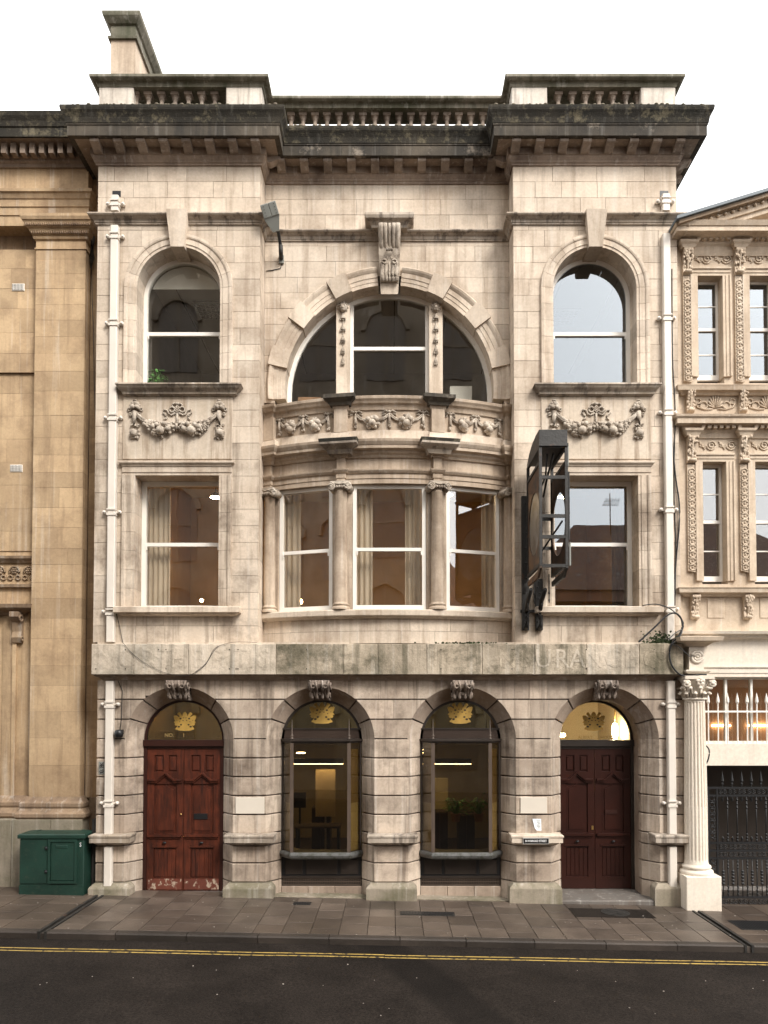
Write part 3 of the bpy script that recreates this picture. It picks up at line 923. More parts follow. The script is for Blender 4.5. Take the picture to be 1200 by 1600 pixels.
# --- great arch of the centre
ARCH = [(0, .38), (0, 0), (.07, 0), (.075, -.009), (.15, -.011), (.155, -.022), (.24, -.026), (.26, -.042), (.29, -.062), (.325, -.075), (.345, -.06), (.345, .06), (.2, .07), (.2, .38)]
ARCHY = [(o, RC + y) for o, y in ARCH]
def arc_seg(a0, a1, r, n=6):
    an = [radians(a0 + (a1 - a0) * i / n) for i in range(n + 1)]
    return [(XC + r * cos(a), ZARC + r * sin(a)) for a in an], [(cos(a), sin(a)) for a in an]
edges = [-6, 10.4, 19.8, 34.5, 44.2, 59, 69, 84, 96, 111, 121, 135.8, 145.5, 160.2, 169.6, 186]
for k, (a0, a1) in enumerate(zip(edges, edges[1:])):
    raised = k % 2 == 1
    if raised and k == 7: continue
    p, q = arc_seg(a0 + .08, a1 - .08, AI)
    if raised:
        MB().band(p, q, [(-.010, RC + .38), (-.010, RC - .055), (.368, RC - .095), (.368, RC + .05), (.2, RC + .06), (.2, RC + .38)]).build('raised_voussoir', 'limestone', B)
    else:
        MB().band(p, q, ARCHY).build('arch_moulding', 'limestone_carved' if False else 'limestone', B)
# keystone console
kz = [Z(352, RC - .3), Z(437, RC - .2), Z(460, RC - .05)]
kw0, kw1, kw2 = .225, .185, .165
kt = MB().sweep(rel([(-.1, 0), (.10, 0), (.11, .05), (.15, .09), (.22, .12), (.24, .17), (.23, .22), (.18, .25), (-.1, .26)], kz[0] - .02), [(XC - .24, RC + .05), (XC - .24, RC - .16), (XC + .24, RC - .16), (XC + .24, RC + .05)], closed=True).build('keystone_cap', 'limestone_stained', B)
m = MB()
n = 14
for fx, wdt in ((-.165, .05), (-.085, .045), (0, .03), (.085, .045), (.165, .05)):
    pts, rad = [], []
    for i in range(n + 1):
        t = i / n
        z = kz[0] + (kz[1] - kz[0]) * t
        y = RC - .30 + .20 * t - .06 * cos(t * 2 * pi) * (1 if t < .5 else .6)
        if .42 < t < .62: y += .07
        pts.append((XC + fx * (1 - .2 * t), y, z)); rad.append(wdt * (1 - .15 * t) * (1.0 if not .42 < t < .6 else .6))
    m.tube(pts, .05, 8, radii=rad)
m.add([(XC - kw0, RC + .05, kz[0]), (XC + kw0, RC + .05, kz[0]), (XC + kw0, RC - .28, kz[0]), (XC - kw0, RC - .28, kz[0]),
       (XC - kw1, RC + .05, kz[1]), (XC + kw1, RC + .05, kz[1]), (XC + kw1, RC - .10, kz[1]), (XC - kw1, RC - .10, kz[1])],
      [(0, 1, 2, 3), (7, 6, 5, 4), (0, 4, 5, 1), (1, 5, 6, 2), (2, 6, 7, 3), (3, 7, 4, 0)])
for s in (-1, 1):
    m.torus((XC + s * .10, RC - .19, (kz[0] + kz[1]) / 2 - .14), .04, .018, 10, 5)
    for q in range(3): m.ball((XC + (q - 1) * .045, RC - .27, (kz[0] + kz[1]) / 2 + .05), .028, (.9, 1, 1.3))
    for q in range(5):
        m.ball((XC + s * (.04 + .025 * q), RC - .17, (kz[0] + kz[1]) / 2 - .06 - .05 * q), .024, (.8, 1, 1.4))
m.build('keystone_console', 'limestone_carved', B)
MB().add([(XC - .185, RC - .09, kz[1] + .02), (XC + .185, RC - .09, kz[1] + .02), (XC + .165, RC - .06, kz[2]), (XC - .165, RC - .06, kz[2]),
          (XC - .185, RC + .2, kz[1] + .02), (XC + .185, RC + .2, kz[1] + .02), (XC + .165, RC + .34, ZARC + AI + .03), (XC - .165, RC + .34, ZARC + AI + .03)],
         [(0, 1, 2, 3), (4, 5, 1, 0), (5, 6, 2, 1), (6, 7, 3, 2), (7, 4, 0, 3), (7, 6, 5, 4)]).build('keystone', 'limestone', B)

# --- lunette window behind the balcony
YW = RC + .34
ZLB = Z(640, YW)
pts, nor = arch_pts(XC, AI - .085, ZARC, ZLB, 28)
lun = MB().band(pts, nor, [(0, YW - .02), (.10, YW - .02), (.10, YW + .06), (0, YW + .06)]).build('window', 'white_paint', B)
rg = AI - .08
def arc_top(xa, xb, r, n=10):
    return [(XC + x, ZARC + sqrt(max(0, r * r - x * x))) for x in [xb + (xa - xb) * i / n for i in range(n + 1)]]
MX, MW = .93, .135
for xa, xb, mat in ((-rg + .001, -MX - MW, 'pane_clear'), (MX + MW, rg - .001, 'pane_clear')):
    MB().prism([(XC + xa, ZLB), (XC + xb, ZLB)] + arc_top(xa, xb, rg), YW + .02, YW + .025).build('glass_pane', mat, lun)
zr = Z(545, YW)
xi = MX - MW - .07
MB().prism([(XC - xi, zr), (XC + xi, zr)] + arc_top(-xi, xi, rg), YW + .015, YW + .02).build('glass_pane', 'pane_clear', lun)
MB().box(XC - xi, XC + xi, YW + .04, YW + .045, ZLB, zr).build('glass_pane', 'pane_clear', lun)
MB().box(XC - xi, XC + xi, YW - .01, YW + .05, zr - .035, zr + .035).build('meeting_rail', 'white_paint', lun)
for s in (-1, 1):
    a, b = sorted((XC + s * xi, XC + s * (xi + .068)))
    MB().box(a, b, YW - .015, YW + .06, ZLB, ZARC + sqrt(rg * rg - (MX - MW) ** 2)).build('sash_stile', 'white_paint', lun)
    x = XC + s * MX
    MB().box(x - MW, x + MW, YW - .16, YW + .05, ZLB - .1, ZARC + sqrt(AI * AI - (MX + MW) ** 2)).build('stone_mullion', 'limestone', B)
    # lion mask and string of bell flowers
    m = MB(); zt = Z(480, YW - .2)
    m.ball((x, YW - .19, zt), .085, (1, .8, 1.1)); m.ball((x, YW - .26, zt - .03), .035); m.ball((x, YW - .24, zt - .07), .035, (1.3, 1, .7))
    for a in range(9):
        t = 2 * pi * a / 9
        m.ball((x + .085 * cos(t), YW - .17, zt + .02 + .09 * sin(t)), .028)
    for q in (-1, 1): m.ball((x + q * .033, YW - .25, zt + .02), .014)
    m.build('lion_mask', 'limestone_carved', B)
    m = MB()
    for k in range(5):
        z = zt - .19 - k * .225; w = .07 - .008 * k
        m.lathe([(.008, .09), (.02, .06), (.035, .02), (w, -.03), (w * .8, -.045), (0, -.03)], (x, YW - .185, z), 8, sy=.6)
        for q in (-1, 0, 1): m.ball((x + q * w * .7, YW - .19, z - .05), .02, (.8, .7, 1.5))
    m.tube([(x, YW - .175, zt - .1), (x, YW - .175, zt - 1.15)], .008, 5)
    m.build('bellflower_drop', 'limestone_carved', B)
# ------------------------------------------------------------------ bow window and balcony
HALF, SAG = (XB - XA) / 2 + .05, .57
BR = (HALF ** 2 + SAG ** 2) / (2 * SAG)
BYC = RC - SAG + BR                      # plan centre of the bow
AM = asin(HALF / BR)
def bp(a, off=0.0): return (XC + (BR + off) * sin(a), BYC - (BR + off) * cos(a))
def dg(d): return radians(d)
PEDA = [-AM + dg(.4), -dg(9.3), dg(9.3), AM - dg(.4)]
PHW = dg(1.38)
def bowpath(d=0.0, off=0.0, a0=None, a1=None, ends=True, hw=PHW, endw=dg(2.45)):
    a0 = -AM if a0 is None else a0
    a1 = AM if a1 is None else a1
    zones = [(-AM, -AM + endw), (PEDA[1] - hw, PEDA[1] + hw), (PEDA[2] - hw, PEDA[2] + hw), (AM - endw, AM)]
    if not ends: zones = zones[1:3]
    if d == 0: zones = []
    pts, a = [], a0
    def arc(p, q, o):
        n = max(2, int(abs(q - p) / dg(1.6)))
        return [bp(p + (q - p) * i / n, o) for i in range(n + 1)]
    for z0, z1 in zones:
        if z0 > a + 1e-6: pts += arc(a, z0, off)
        pts += arc(z0, z1, off + d)
        a = z1
    if a < a1 - 1e-6: pts += arc(a, a1, off)
    return pts
YF = BYC - BR
def BZ(py): return Z(py, YF)
zAp0, zSill0, zSill1 = ZW0 - .02, BZ(966.5), BZ(953)
zWin0, zWin1 = BZ(952.5), BZ(755)
zArch0, zArch1 = BZ(753.5), BZ(733)
zCor0, zCor1 = BZ(714), Z(684.5, YF - .2)
zPan0, zPan1 = BZ(672), BZ(640)
zCop1 = Z(617, YF - .12)

def arcwall(m, a0, a1, o0, o1, z0, z1):
    n = max(1, int(abs(a1 - a0) / dg(1.6)))
    outer = [bp(a0 + (a1 - a0) * i / n, o1) for i in range(n + 1)]
    inner = [bp(a0 + (a1 - a0) * i / n, o0) for i in range(n + 1)]
    return m.prism(outer + inner[::-1], z0, z1, 'z')

# apron courses, block by block
rr = random.Random(31)
for k in range(2):
    za, zb = zAp0 + (zSill0 - zAp0) * k / 2, zAp0 + (zSill0 - zAp0) * (k + 1) / 2
    a = -AM
    while a < AM - .001:
        b = min(AM, a + dg(rr.uniform(6, 9.5)))
        if AM - b < dg(2): b = AM
        arcwall(MB(), a + .0005, b - .0005, -.2, 0, za + .003, zb - .003).build('apron_block', 'limestone', B)
        a = b
arcwall(MB(), -AM, AM, -.22, -.01, zAp0, zSill0).build('apron_core', 'joint', B)
MB().sweep([(-.3, zSill0 - .005), (.06, zSill0), (.09, zSill0 + .03), (.13, zSill0 + .04), (.14, zSill0 + .055), (.14, zSill1 - .02), (.12, zSill1), (-.3, zSill1 + .012)], bowpath(), closed=True).build('bow_sill', 'limestone', B)
# piers between the windows
WA = [(-23.0, -11.35), (-7.3, 7.3), (11.35, 23.0)]
for a0, a1 in ((-AM, dg(-23.0)), (dg(-11.35), dg(-7.3)), (dg(7.3), dg(11.35)), (dg(23.0), AM)):
    arcwall(MB(), a0 + .0004, a1 - .0004, -.30, -.10, zSill1 + .005, zArch0).build('bow_pier', 'limestone_warm', B)
# entablature
MB().sweep([(-.30, zArch0), (-.06, zArch0), (-.06, zArch0 + .09), (-.045, zArch0 + .095), (-.045, zArch1 - .07), (-.02, zArch1 - .06), (.01, zArch1 - .02), (.015, zArch1), (-.30, zArch1 + .004)], bowpath(.09), closed=True).build('architrave', 'limestone_warm', B)
MB().sweep([(-.30, zArch1 + .003), (-.055, zArch1 + .003), (-.055, zCor0), (-.30, zCor0)], bowpath(.09), closed=True).build('frieze', 'limestone_warm', B)
hc = zCor1 - zCor0
MB().sweep([(-.30, zCor0 - .003), (-.02, zCor0 - .003), (.0, zCor0 + hc * .15), (.04, zCor0 + hc * .25), (.055, zCor0 + hc * .4), (.14, zCor0 + hc * .45), (.145, zCor0 + hc * .62), (.16, zCor0 + hc * .68), (.19, zCor0 + hc * .85), (.20, zCor0 + hc), (-.05, zCor0 + hc + .05), (-.30, zCor0 + hc + .05)], bowpath(.09), closed=True).build('bow_cornice', 'limestone_warm', B)
# balcony parapet
MB().sweep([(-.25, zCor1), (.02, zCor1 + .03), (.0, zPan0), (-.25, zPan0)], bowpath(), closed=True).build('balcony_skirting', 'limestone', B)
MB().sweep([(-.25, zPan0 + .001), (-.03, zPan0 + .001), (-.03, zPan1 + .02), (-.25, zPan1 + .02)], bowpath(), closed=True).build('balcony_panel', 'limestone_warm', B)
ho = zCop1 - zPan1
MB().sweep([(-.27, zPan1), (.0, zPan1), (.015, zPan1 + ho * .2), (.03, zPan1 + ho * .35), (.07, zPan1 + ho * .45), (.09, zPan1 + ho * .6), (.12, zPan1 + ho * .75), (.13, zPan1 + ho * .95), (.11, zCop1), (-.27, zCop1 + .015)], bowpath(.08), closed=True).build('balcony_coping', 'limestone_warm', B)
arc_in = [bp(-AM + 2 * AM * i / 20, -.2) for i in range(21)]
MB().prism(arc_in + [(XB - .01, RC + .45), (XA + .01, RC + .45)], zPan0 - .05, zPan0 + .05, 'z').build('balcony_floor', 'lead', B)
# pedestals over the columns
for k, a in enumerate(PEDA):
    inner = k in (1, 2)
    ww = .25 if inner else .23
    ac = a if inner else a - math.copysign(dg(1.22), a)
    cx, cy = bp(ac, 0)
    M = Matrix.Translation((cx, cy, 0)) @ Matrix.Rotation(ac, 4, 'Z')
    MB(M).box(-ww / 2, ww / 2, -.085, .12, zPan0 - .04, zPan1 + .01).build('pedestal', 'limestone_warm', B)
    MB(M).add([(-.2, -.13, zCor1 + .03), (.2, -.13, zCor1 + .03), (.2, .1, zCor1 + .03), (-.2, .1, zCor1 + .03), (-.17, -.11, zPan0 - .06), (.17, -.11, zPan0 - .06), (.17, .1, zPan0 - .06), (-.17, .1, zPan0 - .06)],
              [(0, 1, 5, 4), (1, 2, 6, 5), (2, 3, 7, 6), (3, 0, 4, 7), (4, 5, 6, 7)]).build('pedestal_base', 'limestone', B)
    if inner:
        def capm(z0, z1, w, o):
            return MB(M).sweep([(-.1, z0), (o * .3, z0), (o * .45, z0 + (z1 - z0) * .3), (o * .9, z0 + (z1 - z0) * .55), (o, z0 + (z1 - z0) * .62), (o, z1), (-.1, z1 + .01)],
                               [(-w / 2, .12), (-w / 2, -.10), (w / 2, -.10), (w / 2, .12)], closed=True)
        capm(zPan1 + .06, Z(610, YF - .3), .30, .15).build('pedestal_cap', 'soot_fascia', B)
        capm(zCor0 + hc * .12, Z(682.5, YF - .3), .30, .21).build('cornice_block', 'limestone_stained', B)
        MB(M).sweep([(-.1, Z(682.5, YF - .3) - .055), (.212, Z(682.5, YF - .3) - .05), (.222, Z(682.5, YF - .3) + .008), (-.1, Z(682.5, YF - .3) + .012)], [(-.15, .12), (-.15, -.10), (.15, -.10), (.15, .12)], closed=True).build('cornice_crust', 'soot_crust', B)
        MB(M).box(-.34, .34, -.29, .1, Z(682.5, YF - .3) + .012, Z(682.5, YF - .3) + .022).build('lead_flashing', 'lead', B)
    # columns
    r = .125 if inner else .115
    ccx, ccy = bp(ac, .015)
    zc0_, zc1_ = zSill1 + .005, zArch0 - .0
    h = zc1_ - zc0_
    col = MB()
    col.lathe([(r * 1.35, 0), (r * 1.38, .03), (r * 1.3, .055), (r * 1.12, .06), (r * 1.12, .08), (r * 1.25, .09), (r * 1.22, .115), (r * 1.02, .12), (r * 1.02, .15), (r, .2), (r, h * .35), (r * .88, h - .2), (r * .93, h - .19), (r * .93, h - .17), (r * .86, h - .165), (r * .86, h - .1)], (ccx, ccy, zc0_), 20)
    col = col.build('column', 'limestone_warm', B)
    M2 = Matrix.Translation((ccx, ccy, zc1_)) @ Matrix.Rotation(ac, 4, 'Z')
    cp = MB(M2)
    cp.box(-r * 1.45, r * 1.45, -r * 1.3, r * 1.0, -.045, .0)
    cp.lathe([(r * .9, -.14), (r * 1.25, -.08), (r * 1.2, -.05)], (0, 0, 0), 16)
    for s in (-1, 1):
        pts = []
        for i in range(22):
            t = i / 21; an = -pi / 2 * s + s * (t * 4.2 * pi); q = .075 * (1 - t * .85)
            pts.append((s * r * 1.25 + q * cos(an) * s * s, -r * 1.25, -.10 + q * sin(an) * 1.0))
        cp.tube(pts, .017, 5)
        cp.tube([(s * r * 1.25, -r * 1.15, -.1), (s * r * 1.25, r * .9, -.1)], .07, 12)
        cp.ball((s * r * 1.25, -r * 1.25, -.1), .022)
    cp.tube([(-r * 1.2, -r * 1.2, -.035), (0, -r * 1.25, -.06), (r * 1.2, -r * 1.2, -.035)], .018, 5)
    for i in range(5): cp.ball(((i - 2) * r * .38, -r * 1.18, -.105), .026, (.8, .8, 1.2))
    cp.build('capital', 'limestone_carved', col)

# balcony garlands
def garland(m, a0, a1, zc):
    rr = random.Random(int((a0 + 5) * 1000))
    def P(t, dz, o): x, y = bp(a0 + (a1 - a0) * t, -.03 + o); return (x, y, zc + dz)
    for t in (.06, .5, .94):
        for s in (-1, 1):
            m.tube([P(t, .13, .02), P(t + s * .045, .165, .035), P(t + s * .085, .14, .02), P(t + s * .05, .11, .02), P(t + s * .09, .085, .02)], .016, 5)
        m.ball(P(t, .145, .03), .03)
        m.tube([P(t, .12, .03), P(t, .0, .035), P(t, -.1, .03)], .03, 6, radii=[.012, .028, .032])
        for q in range(5): m.ball(P(t + rr.uniform(-.02, .02), -.13 + rr.uniform(-.03, .03), .03), .024)
    for c in (.28, .72):
        for s in (-1, 1):
            for o in (0, .035):
                m.tube([P(c + s * .22, .12 - o, .02), P(c + s * .15, .03 - o, .03), P(c + s * .06, -.04, .04)], .015, 5)
        for q in range(44):
            an, d = rr.uniform(0, 2 * pi), sqrt(rr.random())
            m.ball(P(c + .085 * d * cos(an), -.045 + .125 * d * sin(an), .04 + .05 * (1 - d)), rr.uniform(.022, .042))
        m.ball(P(c, -.09, .085), .075); m.ball(P(c - .05, -.02, .085), .055); m.ball(P(c + .05, -.01, .085), .058)
for a0, a1 in ((-AM + dg(2.9), PEDA[1] - PHW - dg(.5)), (PEDA[1] + PHW + dg(.5), PEDA[2] - PHW - dg(.5)), (PEDA[2] + PHW + dg(.5), AM - dg(2.9))):
    m = MB()
    garland(m, a0, a1, (zPan0 + zPan1) / 2 + .015)
    m.build('garland', 'limestone_carved', B)

# three sash windows of the bow
for a0, a1 in WA:
    p0, p1 = Vector(bp(dg(a0), -.16)), Vector(bp(dg(a1), -.16))
    mid = (p0 + p1) / 2
    ang = math.atan2((p1 - p0).y, (p1 - p0).x)
    w = (p1 - p0).length / 2 - .002
    M = Matrix.Translation((mid.x, mid.y, 0)) @ Matrix.Rotation(ang, 4, 'Z')
    m = MB(M)
    z0, z1 = zWin0 - .0, zArch0 - .002
    t = .07
    bar_frame(m, -w, w, z0 + .012, z1, -.03, .06, t)
    m.box(-w + t, w - t, -.03, .06, z0 + .012 + t, z0 + t + .04)
    win = m.build('window', 'white_paint', B)
    zr = Z(855, YF)
    MB(M).box(-w + t, w - t, -.012, .045, zr - .032, zr + .032).build('meeting_rail', 'white_paint', win)
    MB(M).box(-w + t - .005, w - t + .005, .0, .005, zr, z1 - t + .005).build('glass_pane', 'pane_glass', win)
    MB(M).box(-w + t - .005, w - t + .005, .025, .03, z0 + t, zr).build('glass_pane', 'pane_glass', win)
    for s in (-1, 1):
        MB(M).box(s * (w - t - .012) - .012, s * (w - t - .012) + .012, -.045, -.03, zr - .11, zr - .03).build('sash_horn', 'white_paint', win)

# ------------------------------------------------------------------ fascia band with the ghost of old lettering
FY = -.25
fz0, fz1 = Z(1054, FY), Z(1006, FY)
jx = [142.5, 209, 294, 431, 537, 590.5, 667, 753.5, 835.5, 917, 999, 1068]
for a, b in zip(jx, jx[1:]):
    xa, xb = X(a, FY, 1030), X(b, FY, 1030)
    MB().chbox(xa + .003, xb - .003, FY, .12, fz0, fz1, .008).build('fascia_block', 'fascia_mossy' if 425 < a < 840 or a > 990 else 'fascia_stone', B)
XF0, XF1 = X(142.5, FY, 1030), X(1068, FY, 1030)
MB().box(XF0 + .02, XF1 - .02, FY + .02, .35, fz0 + .02, fz1 - .005).build('fascia_core', 'joint', B)
MB().box(XF0 + .02, XF1 - .02, -.02, .45, fz1 - .02, ZW0 + .004).build('fascia_bed', 'limestone', B)
MB().sweep(rel([(-.2, 0), (.02, 0), (.04, .02), (.06, .05), (.12, .07), (.14, .095), (-.2, .095)], fz0 - .097), [(XF0 + .14, .3), (XF0 + .14, 0), (XF1 - .14, 0), (XF1 - .14, .3)], closed=True).build('fascia_moulding', 'arch_stone', B)
for body, px, wpx in (('N', 166, 0), ('O', 199, 0), ('R', 232, 0), ('T', 258, 0), ('H', 280, 0), ('B', 311, 0), ('R', 341, 0), ('I', 362, 0), ('T', 376, 0), ('I', 392, 0), ('S', 412, 0), ('H', 445, 0),
                  ('I', 776, 0), ('N', 793, 0), ('S', 821, 0), ('U', 849, 0), ('R', 878, 0), ('A', 902, 0), ('N', 928, 0), ('C', 957, 0), ('E', 984, 0), ('C', 1017, 0), ('O', 1034, 0)):
    zc = (fz0 + fz1) / 2 - .005 if not (body == 'O' and px > 1000) else (fz0 + fz1) / 2 + .06
    sz = .50 if not (body == 'O' and px > 1000) else .25
    lettering('letter_scar', body, sz, (X(px, FY, 1030), FY - .001, zc), 'fascia_mossy' if 425 < px < 840 or px > 995 else 'fascia_stone', B, depth=.0038, sx=.92)
m = MB()
for px in (150, 196, 248, 259.5, 358.5, 369, 372, 468, 479, 689, 800, 803, 916, 1022):
    for py in (1015, 1045):
        if R.random() < .25: continue
        m.lathe([(.011, 0), (.011, .004), (0, .004)], (0, 0, 0), 8, False) if False else m.box(X(px, FY, py) - .009, X(px, FY, py) + .009, FY - .007, FY + .01, Z(py, FY) - .009, Z(py, FY) + .009)
tag(m.build('fixing_plugs', 'iron_black', B), kind='stuff')

# ------------------------------------------------------------------ rusticated ground floor
AX = [X(280, 0, 1150), X(500.5, 0, 1150), X(721.5, 0, 1150), X(945, 0, 1150)]
RF, RB_, YS = 1.018, .772, .30           # arch radius at the face and behind the splay
ZA = Z(1157, 0)
rows = [Z(p, 0) for p in (1063, 1092.6, 1123.7, 1154.4, 1184.6, 1214, 1243.5, 1273, 1303, 1321.5, 1348.7, 1379)]
X0g, X1g = X(151, 0, 1200), X(1076, 0, 1200)
ZBASE = -.5
gch = .016
def circ(z): return sqrt(max(0, RF * RF - (z - ZA) ** 2)) if z < ZA + RF else 0
holes_g = [(a, (lambda z: circ(z) if z > ZA else RF)) for a in AX]
# rows that run between the arches
rg_ = random.Random(9)
for zi, (zt, zb) in enumerate(zip(rows[:3], rows[1:4])):
    for lb, rb in strips(X0g, X1g, zb, zt, holes_g if zi else [(a, (lambda z: circ(z) if z > ZA else RF)) for a in AX]):
        js = [-99, 99]
        zm = (zb + zt) / 2
        if rb(zb) - lb(zb) > .5 and zi < 2:
            mid = (lb(zm) + rb(zm)) / 2
            js = [-99, mid + rg_.uniform(-.2, -.05), mid + rg_.uniform(.25, .4), 99] if zi == 0 else ([-99, mid + rg_.uniform(-.1, .1), 99] if rg_.random() < .5 else js)
        for jl, jr in zip(js, js[1:]):
            p = block_poly(lb, rb, jl, jr, zb + (.011 if zi < 2 else .011), zt - (.011 if zi else 0), .002, True)
            if p: MB().prism(p, R.uniform(-.003, .003), .16).build('rusticated_block', 'rusticated_stone', B)
# piers below the springing
edgesx = [X0g] + [v for a in AX for v in (a - RF, a + RF)] + [X1g]
piers = [(edgesx[i], edgesx[i + 1]) for i in range(0, 10, 2)]
SPL = RF - RB_
def pier_poly(xa, xb, first, last, ins=0.0):
    p = [(xa + (ins if first else 0), ins), (xb - (ins if last else 0), ins)]
    p += [(xb, .45)] if last else [(xb + SPL + 0 - ins, YS + ins * .2), (xb + SPL - ins, .45)]
    p += [(xa, .45)] if first else [(xa - SPL + ins, .45), (xa - SPL + ins, YS + ins * .2)]
    return p
for k, (xa, xb) in enumerate(piers):
    first, last = k == 0, k == 4
    core = MB().prism(pier_poly(xa, xb, first, last, .035), ZBASE, ZA + .02, 'z').build('pier_core', 'joint', B)
    for zt, zb in zip(rows[3:], rows[4:]):
        g = .011
        p0 = pier_poly(xa, xb, first, last, 0)
        pi_ = pier_poly(xa, xb, first, last, .010)
        n = len(p0)
        lv = [(pi_, zb + g), (p0, zb + g + .012), (p0, zt - g - .012), (pi_, zt - g)]
        vs = [(x, y, z) for pl, z in lv for x, y in pl]
        fs = [(j * n + i, j * n + (i + 1) % n, (j + 1) * n + (i + 1) % n, (j + 1) * n + i) for j in range(3) for i in range(n)] + [tuple(range(n))[::-1], tuple(range(3 * n, 4 * n))]
        MB().add(vs, fs).build('rusticated_block', 'rusticated_stone', B)
    # lowest part and plinth block
    pl = (xa - .15 if not first else xa - .08, xb + .17 if not last else xb + .0)
    zp = rows[-1]
    MB().prism(pier_poly(xa, xb, first, last, 0), ZBASE, zp - .011, 'z').build('pier_foot', 'rusticated_stone', B)
    MB().sweep([(-.3, ZBASE), (.10, ZBASE), (.10, zp - .09), (.085, zp - .06), (.02, zp - .0), (-.3, zp + .002)], [(pl[0] + .1, .12), (pl[0] + .1, -.045), (pl[1] - .1, -.045), (pl[1] - .1, .12)], closed=True).build('plinth', 'mossy_stone', B)
    # shelf
    zl1, zl0 = Z(1305, -.2), Z(1321, -.1)
    hl = zl1 - zl0
    la, lb_ = (xa - .13, xb + .19) if not (first or last) else ((xa - .06, xb + .18) if first else (xa - .16, xb - .0))
    MB().sweep([(-.25, zl0), (-.06, zl0), (.0, zl0 + hl * .25), (.05, zl0 + hl * .3), (.05, zl0 + hl * .72), (.065, zl0 + hl * .8), (.065, zl0 + hl * .94), (.05, zl1), (-.25, zl1 + .012)], [(la + .065, .16), (la + .065, -.15), (lb_ - .065, -.15), (lb_ - .065, .16)], closed=True).build('shelf_ledge', 'limestone_stained' if k != 3 else 'limestone', B)
# wall core behind the arch zone
m = MB()
for zt, zb in zip(rows[:3], rows[1:4]):
    for lb, rb in strips(X0g + .02, X1g - .02, zb, zt, holes_g):
        p = block_poly(lb, rb, -99, 99, zb, zt, 0, True)
        if p: m.prism(p, .035, .3)
m.build('wall_core', 'joint', B)
# splayed voussoirs
for ai, ax in enumerate(AX):
    for a0, a1 in ((1, 22.6), (24.5, 47.0), (48.9, 78), (102, 131.1), (133.0, 155.5), (157.4, 179)):
        n = 6
        prof = [(RF + .002, .0), (RB_, YS), (RB_, .46), (RF + .10, .46), (RF + .10, .165), (RF + .002, .165)]
        an = [radians(a0 + (a1 - a0) * i / n) for i in range(n + 1)]
        vs = [(ax + r * cos(a), y, ZA + r * sin(a)) for a in an for r, y in prof]
        mm = len(prof)
        fs = [(i * mm + j, i * mm + (j + 1) % mm, (i + 1) * mm + (j + 1) % mm, (i + 1) * mm + j) for i in range(n) for j in range(mm)] + [tuple(range(mm)), tuple(range(n * mm, (n + 1) * mm))[::-1]]
        MB().add(vs, fs).build('voussoir', 'rusticated_stone' if a0 < 20 or a0 > 150 else 'arch_stone', B)
    # dark joint ring behind the voussoirs
    an = [pi * i / 24 for i in range(25)]
    prof = [(RF + .02, .06), (RB_ + .02, YS + .02), (RB_ + .02, .45), (RF + .09, .45), (RF + .09, .17)]
    mm = len(prof)
    vs = [(ax + r * cos(a), y, ZA + r * sin(a)) for a in an for r, y in prof]
    fs = [(i * mm + j, i * mm + (j + 1) % mm, (i + 1) * mm + (j + 1) % mm, (i + 1) * mm + j) for i in range(24) for j in range(mm)]
    MB().add(vs, fs).build('arch_core', 'joint', B)
    # keystone console with scrolls and a leaf
    kz1, kz0 = Z(1063, -.2), Z(1094, -.1)
    hk = kz1 - kz0
    k = MB()
    k.prism([(.33, 0), (-.05, .0), (-.09, hk * .12), (-.10, hk * .3), (-.13, hk * .5), (-.22, hk * .62), (-.25, hk * .8), (-.24, hk), (.33, hk)], ax - .17, ax + .17, 'x')
    for s in (-1, 1):
        for fx in (.06, .165):
            k.tube([(ax + s * fx, -.235, kz1 - .01), (ax + s * fx, -.27, kz1 - hk * .25), (ax + s * fx * .95, -.23, kz1 - hk * .42), (ax + s * fx * .92, -.15, kz1 - hk * .52), (ax + s * fx * .9, -.12, kz1 - hk * .72), (ax + s * fx * .88, -.13, kz1 - hk * .85), (ax + s * fx * .86, -.08, kz0 + .02)], .03, 7)
        k.tube([(ax + s * .11, -.22, kz1 - .01), (ax + s * .11, -.24, kz1 - hk * .25), (ax + s * .105, -.2, kz1 - hk * .45), (ax + s * .10, -.11, kz1 - hk * .75), (ax + s * .10, -.07, kz0 + .03)], .022, 6)
        k.torus((ax + s * .115, -.255, kz1 - hk * .3), .035, .014, 10, 5)
        k.torus((ax + s * .2, -.14, kz1 - hk * .3), .06, .022, 10, 5, 'x')
        k.torus((ax + s * .185, -.07, kz0 + hk * .25), .04, .02, 10, 5, 'x')
        for q in range(3): k.ball((ax + s * .03 * (q + .3), -.13, kz0 + hk * .32 + .012 * q), .026, (.8, 1, 1.4))
    k = MB(Matrix.Translation((0, 0, kz0))).__class__() if False else k
    # shift the block body (built at z=0) up to its place
    for i in range(18): k.v[i].z += kz0
    k.build('keystone_console', 'console_stone', B)
